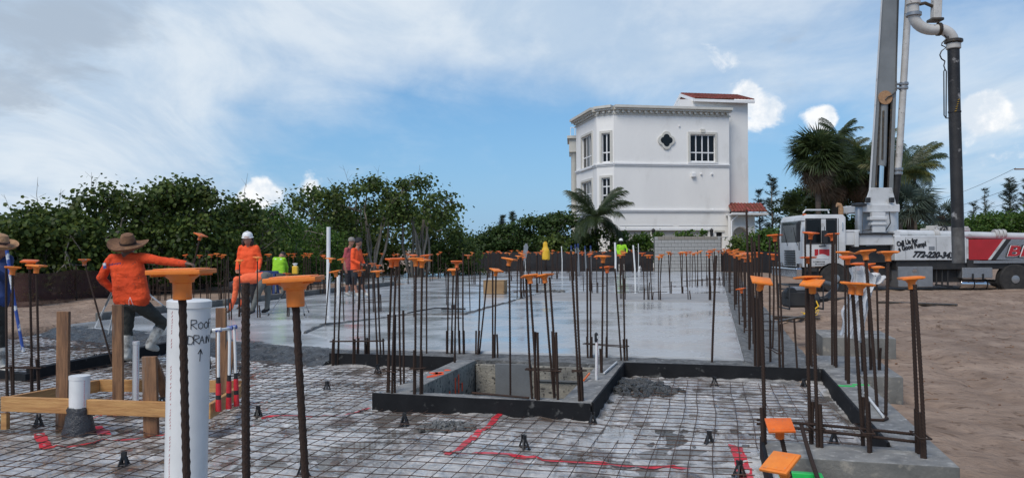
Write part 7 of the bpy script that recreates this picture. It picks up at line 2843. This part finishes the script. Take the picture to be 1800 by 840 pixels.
def trash_pump():
    d = 12.5
    t = empty('trash_pump', (0, 0, 0), 'black engine driven pump on the sand behind the rebars', 'pump')
    def c(px, py, o=0):
        return A(px, py, d) + V((0, o, 0))
    MB().box(c(1402, 525), (.42, .34, .26)).build('engine', M['chassis'], t, bevel=.03)
    MB().lathe([(.14, -.1), (.16, -.06), (.16, .06), (.1, .1)], 20, c(1425, 527, -.05), M=Matrix.Rotation(R(90), 3, 'Y')).build('volute', M['black'], t, smooth=True)
    MB().lathe([(.10, -.06), (.11, 0), (.09, .06)], 18, c(1386, 515, -.1), M=Matrix.Rotation(R(90), 3, 'X')).build('recoil_starter', M['black'], t, smooth=True)
    MB().box(c(1404, 508), (.3, .24, .08)).build('fuel_tank', M['metal'], t, bevel=.03)
    MB().lathe([(.05, 0), (.06, .02), (.06, .14), (.04, .15)], 12, c(1418, 508)).build('muffler', M['rust'], t)
    m = MB()
    for o in (-.25, .25):
        m.tube([c(1378, 541, o), c(1378, 500, o), c(1436, 500, o), c(1436, 541, o)], .014, 8)
    for x in (1378, 1436):
        m.tube([c(x, 541, -.25), c(x, 541, .25)], .014, 8)
        m.tube([c(x, 500, -.25), c(x, 500, .25)], .014, 8)
    m.build('roll_frame', M['black'], t, smooth=True)
    MB().tube([c(1432, 527, -.05), c(1448, 524, -.1), c(1470, 512, .1), c(1492, 505, .5), c(1510, 503, 1.5)], .05, 10).build('suction_hose', M['black'], t, smooth=True)
    MB().tube([c(1424, 518, -.15), c(1428, 536, -.25), c(1412, 546, -.3), c(1400, 549, -.3)], .012, 6).build('strap', M['yellow'], t, smooth=True)


trash_pump()
for i, (a, b_, w_, h_, lab) in enumerate(((G(1352, 556, -.15), G(1440, 560, -.15), .14, .05, 'dark plank on the sand behind the concrete pad'), (G(1362, 566, -.16), G(1432, 552, -.14), .09, .04, 'thin plank crossing the dark plank behind the pad'),
                                         (G(1545, 531, -.13), G(1682, 536, -.13), .24, .05, 'long dark plank lying flat in front of the truck'), (G(1445, 527, -.1), G(1520, 521, -.1), .2, .05, 'dark plank under the pump hose'))):
    tag(MB().bar(a, b_, w_, h_).build('plank', M['grease'], None, bevel=.004), lab, 'plank')
m = MB()
for k in range(5):
    m.tube([G(1408 + k * 3, 552 + k, -.1) + V((0, 0, .05)), G(1420 + k * 4, 556, -.1) + V((0, 0, .03 + .03 * (k % 2))), G(1436 + k, 549, -.1) + V((0, 0, .06))], .008, 5)
tag(m.build('yellow_rope', M['yellow'], None), 'tangled yellow rope by the black pump', 'rope')


def green_bracket():
    t = empty('form_bracket', (0, 0, 0), 'bright green plastic form bracket at the bottom right corner', 'bracket')
    c = UV(.52, 4.78, -.055)
    M3 = Matrix.Rotation(-ALPHA, 3, 'Z')
    def pc(o, s, n='rail'):
        MB().box(c + M3 @ V(o), s, -ALPHA).build(n, M['green_plastic'], t, bevel=.004)
    pc((-.11, 0, 0), (.05, .9, .035))
    pc((.11, 0, 0), (.05, .9, .035))
    for y in (-.43, -.20, .05, .43):
        pc((0, y, .0015), (.17, .05, .032), 'rung')
    pc((0, .24, -.012), (.17, .32, .006), 'web')
    for x, y in ((1513, 676), (1488, 678)):
        q = G(x, y, .003)
        MB().box(q, (.16, .04, .012), -ALPHA).build('tab', M['green_plastic'], t, bevel=.003)


green_bracket()
t = empty('plastic_offcut', (0, 0, 0), 'strip of pale plastic stuffed beside the bottom right form', 'plastic strip')
vs, fs = [], []
for i in range(24):
    v = 5.7 - i * .1
    for k, (du, z) in enumerate(((.0, .01), (.03, .03), (.06, -.02), (.10, -.04))):
        vs.append(UV(.345 + du + .012 * noise.noise(V((i * .6, k, 0))), v, z - .05 + .015 * noise.noise(V((i * .5, k, 3)))))
fs = [(i * 4 + k, i * 4 + k + 1, i * 4 + k + 5, i * 4 + k + 4) for i in range(23) for k in range(3)]
MB().add(vs, fs).build('film', M['poly'], t, smooth=2, fix=False)
# two hooked dowels and an orange scrap lying on the footing and the pit rim
for lab, pts, mt in (('hooked steel dowel lying on the right footing', [G(1547, 722, .012), G(1560, 735, .012), G(1552, 738, .012), G(1530, 737, .012)], 'rust'),
                     ('straight steel dowel lying along the right footing', [G(1520, 690, .012), G(1553, 732, .012)], 'pvc'), ('orange plastic scrap on the right rim of the pit', [G(1026, 668, .012), G(1036, 656, .04)], 'cap'),
                     ('thin rusty bar lying along the pit front rim', [G(830, 690, .012), G(930, 699, .012)], 'rust'), ('thin pipe lying on the right rim of the pit', [G(1062, 655, .012), G(1084, 636, .012)], 'pvc')):
    o = MB().tube(pts, .011, 8).build('dowel', M[mt], None, smooth=True)
    tag(o, lab, 'dowel' if 'dowel' in lab or 'bar' in lab or 'pipe' in lab else 'scrap')

# ------------------------------------------------------------------ power line on the right
t = empty('utility_pole', (0, 0, 0), 'pale utility pole at the right edge', 'utility pole')
pb = place(1803, 62)
pt_ = A(1803, 292, 62)
MB().tube([pb - V((0, 0, .3)), pt_], [.13, .09], 10).build('pole', M['pipe_white'], t, smooth=True)
MB().bar(pt_ + V((-.9, 0, -.25)), pt_ + V((.9, 0, -.25)), .1, .1).build('crossarm', M['wood_old'], t)
for i, (x, y, y2) in enumerate(((-.8, 300, 352), (0, 318, 366), (.8, 342, 366))):
    a, b_ = pt_ + V((x, 0, -.15 - (i * 1.1))), A(1560, y2, 150)
    o = MB().tube([a.lerp(b_, k / 24) + V((0, 0, -1.6 * 4 * (k / 24) * (1 - k / 24))) for k in range(25)], .018, 4).build('power_line', M['black'], None, fix=False)
    tag(o, ['upper', 'middle', 'lower'][i] + ' of the three power lines at the right', 'power line')
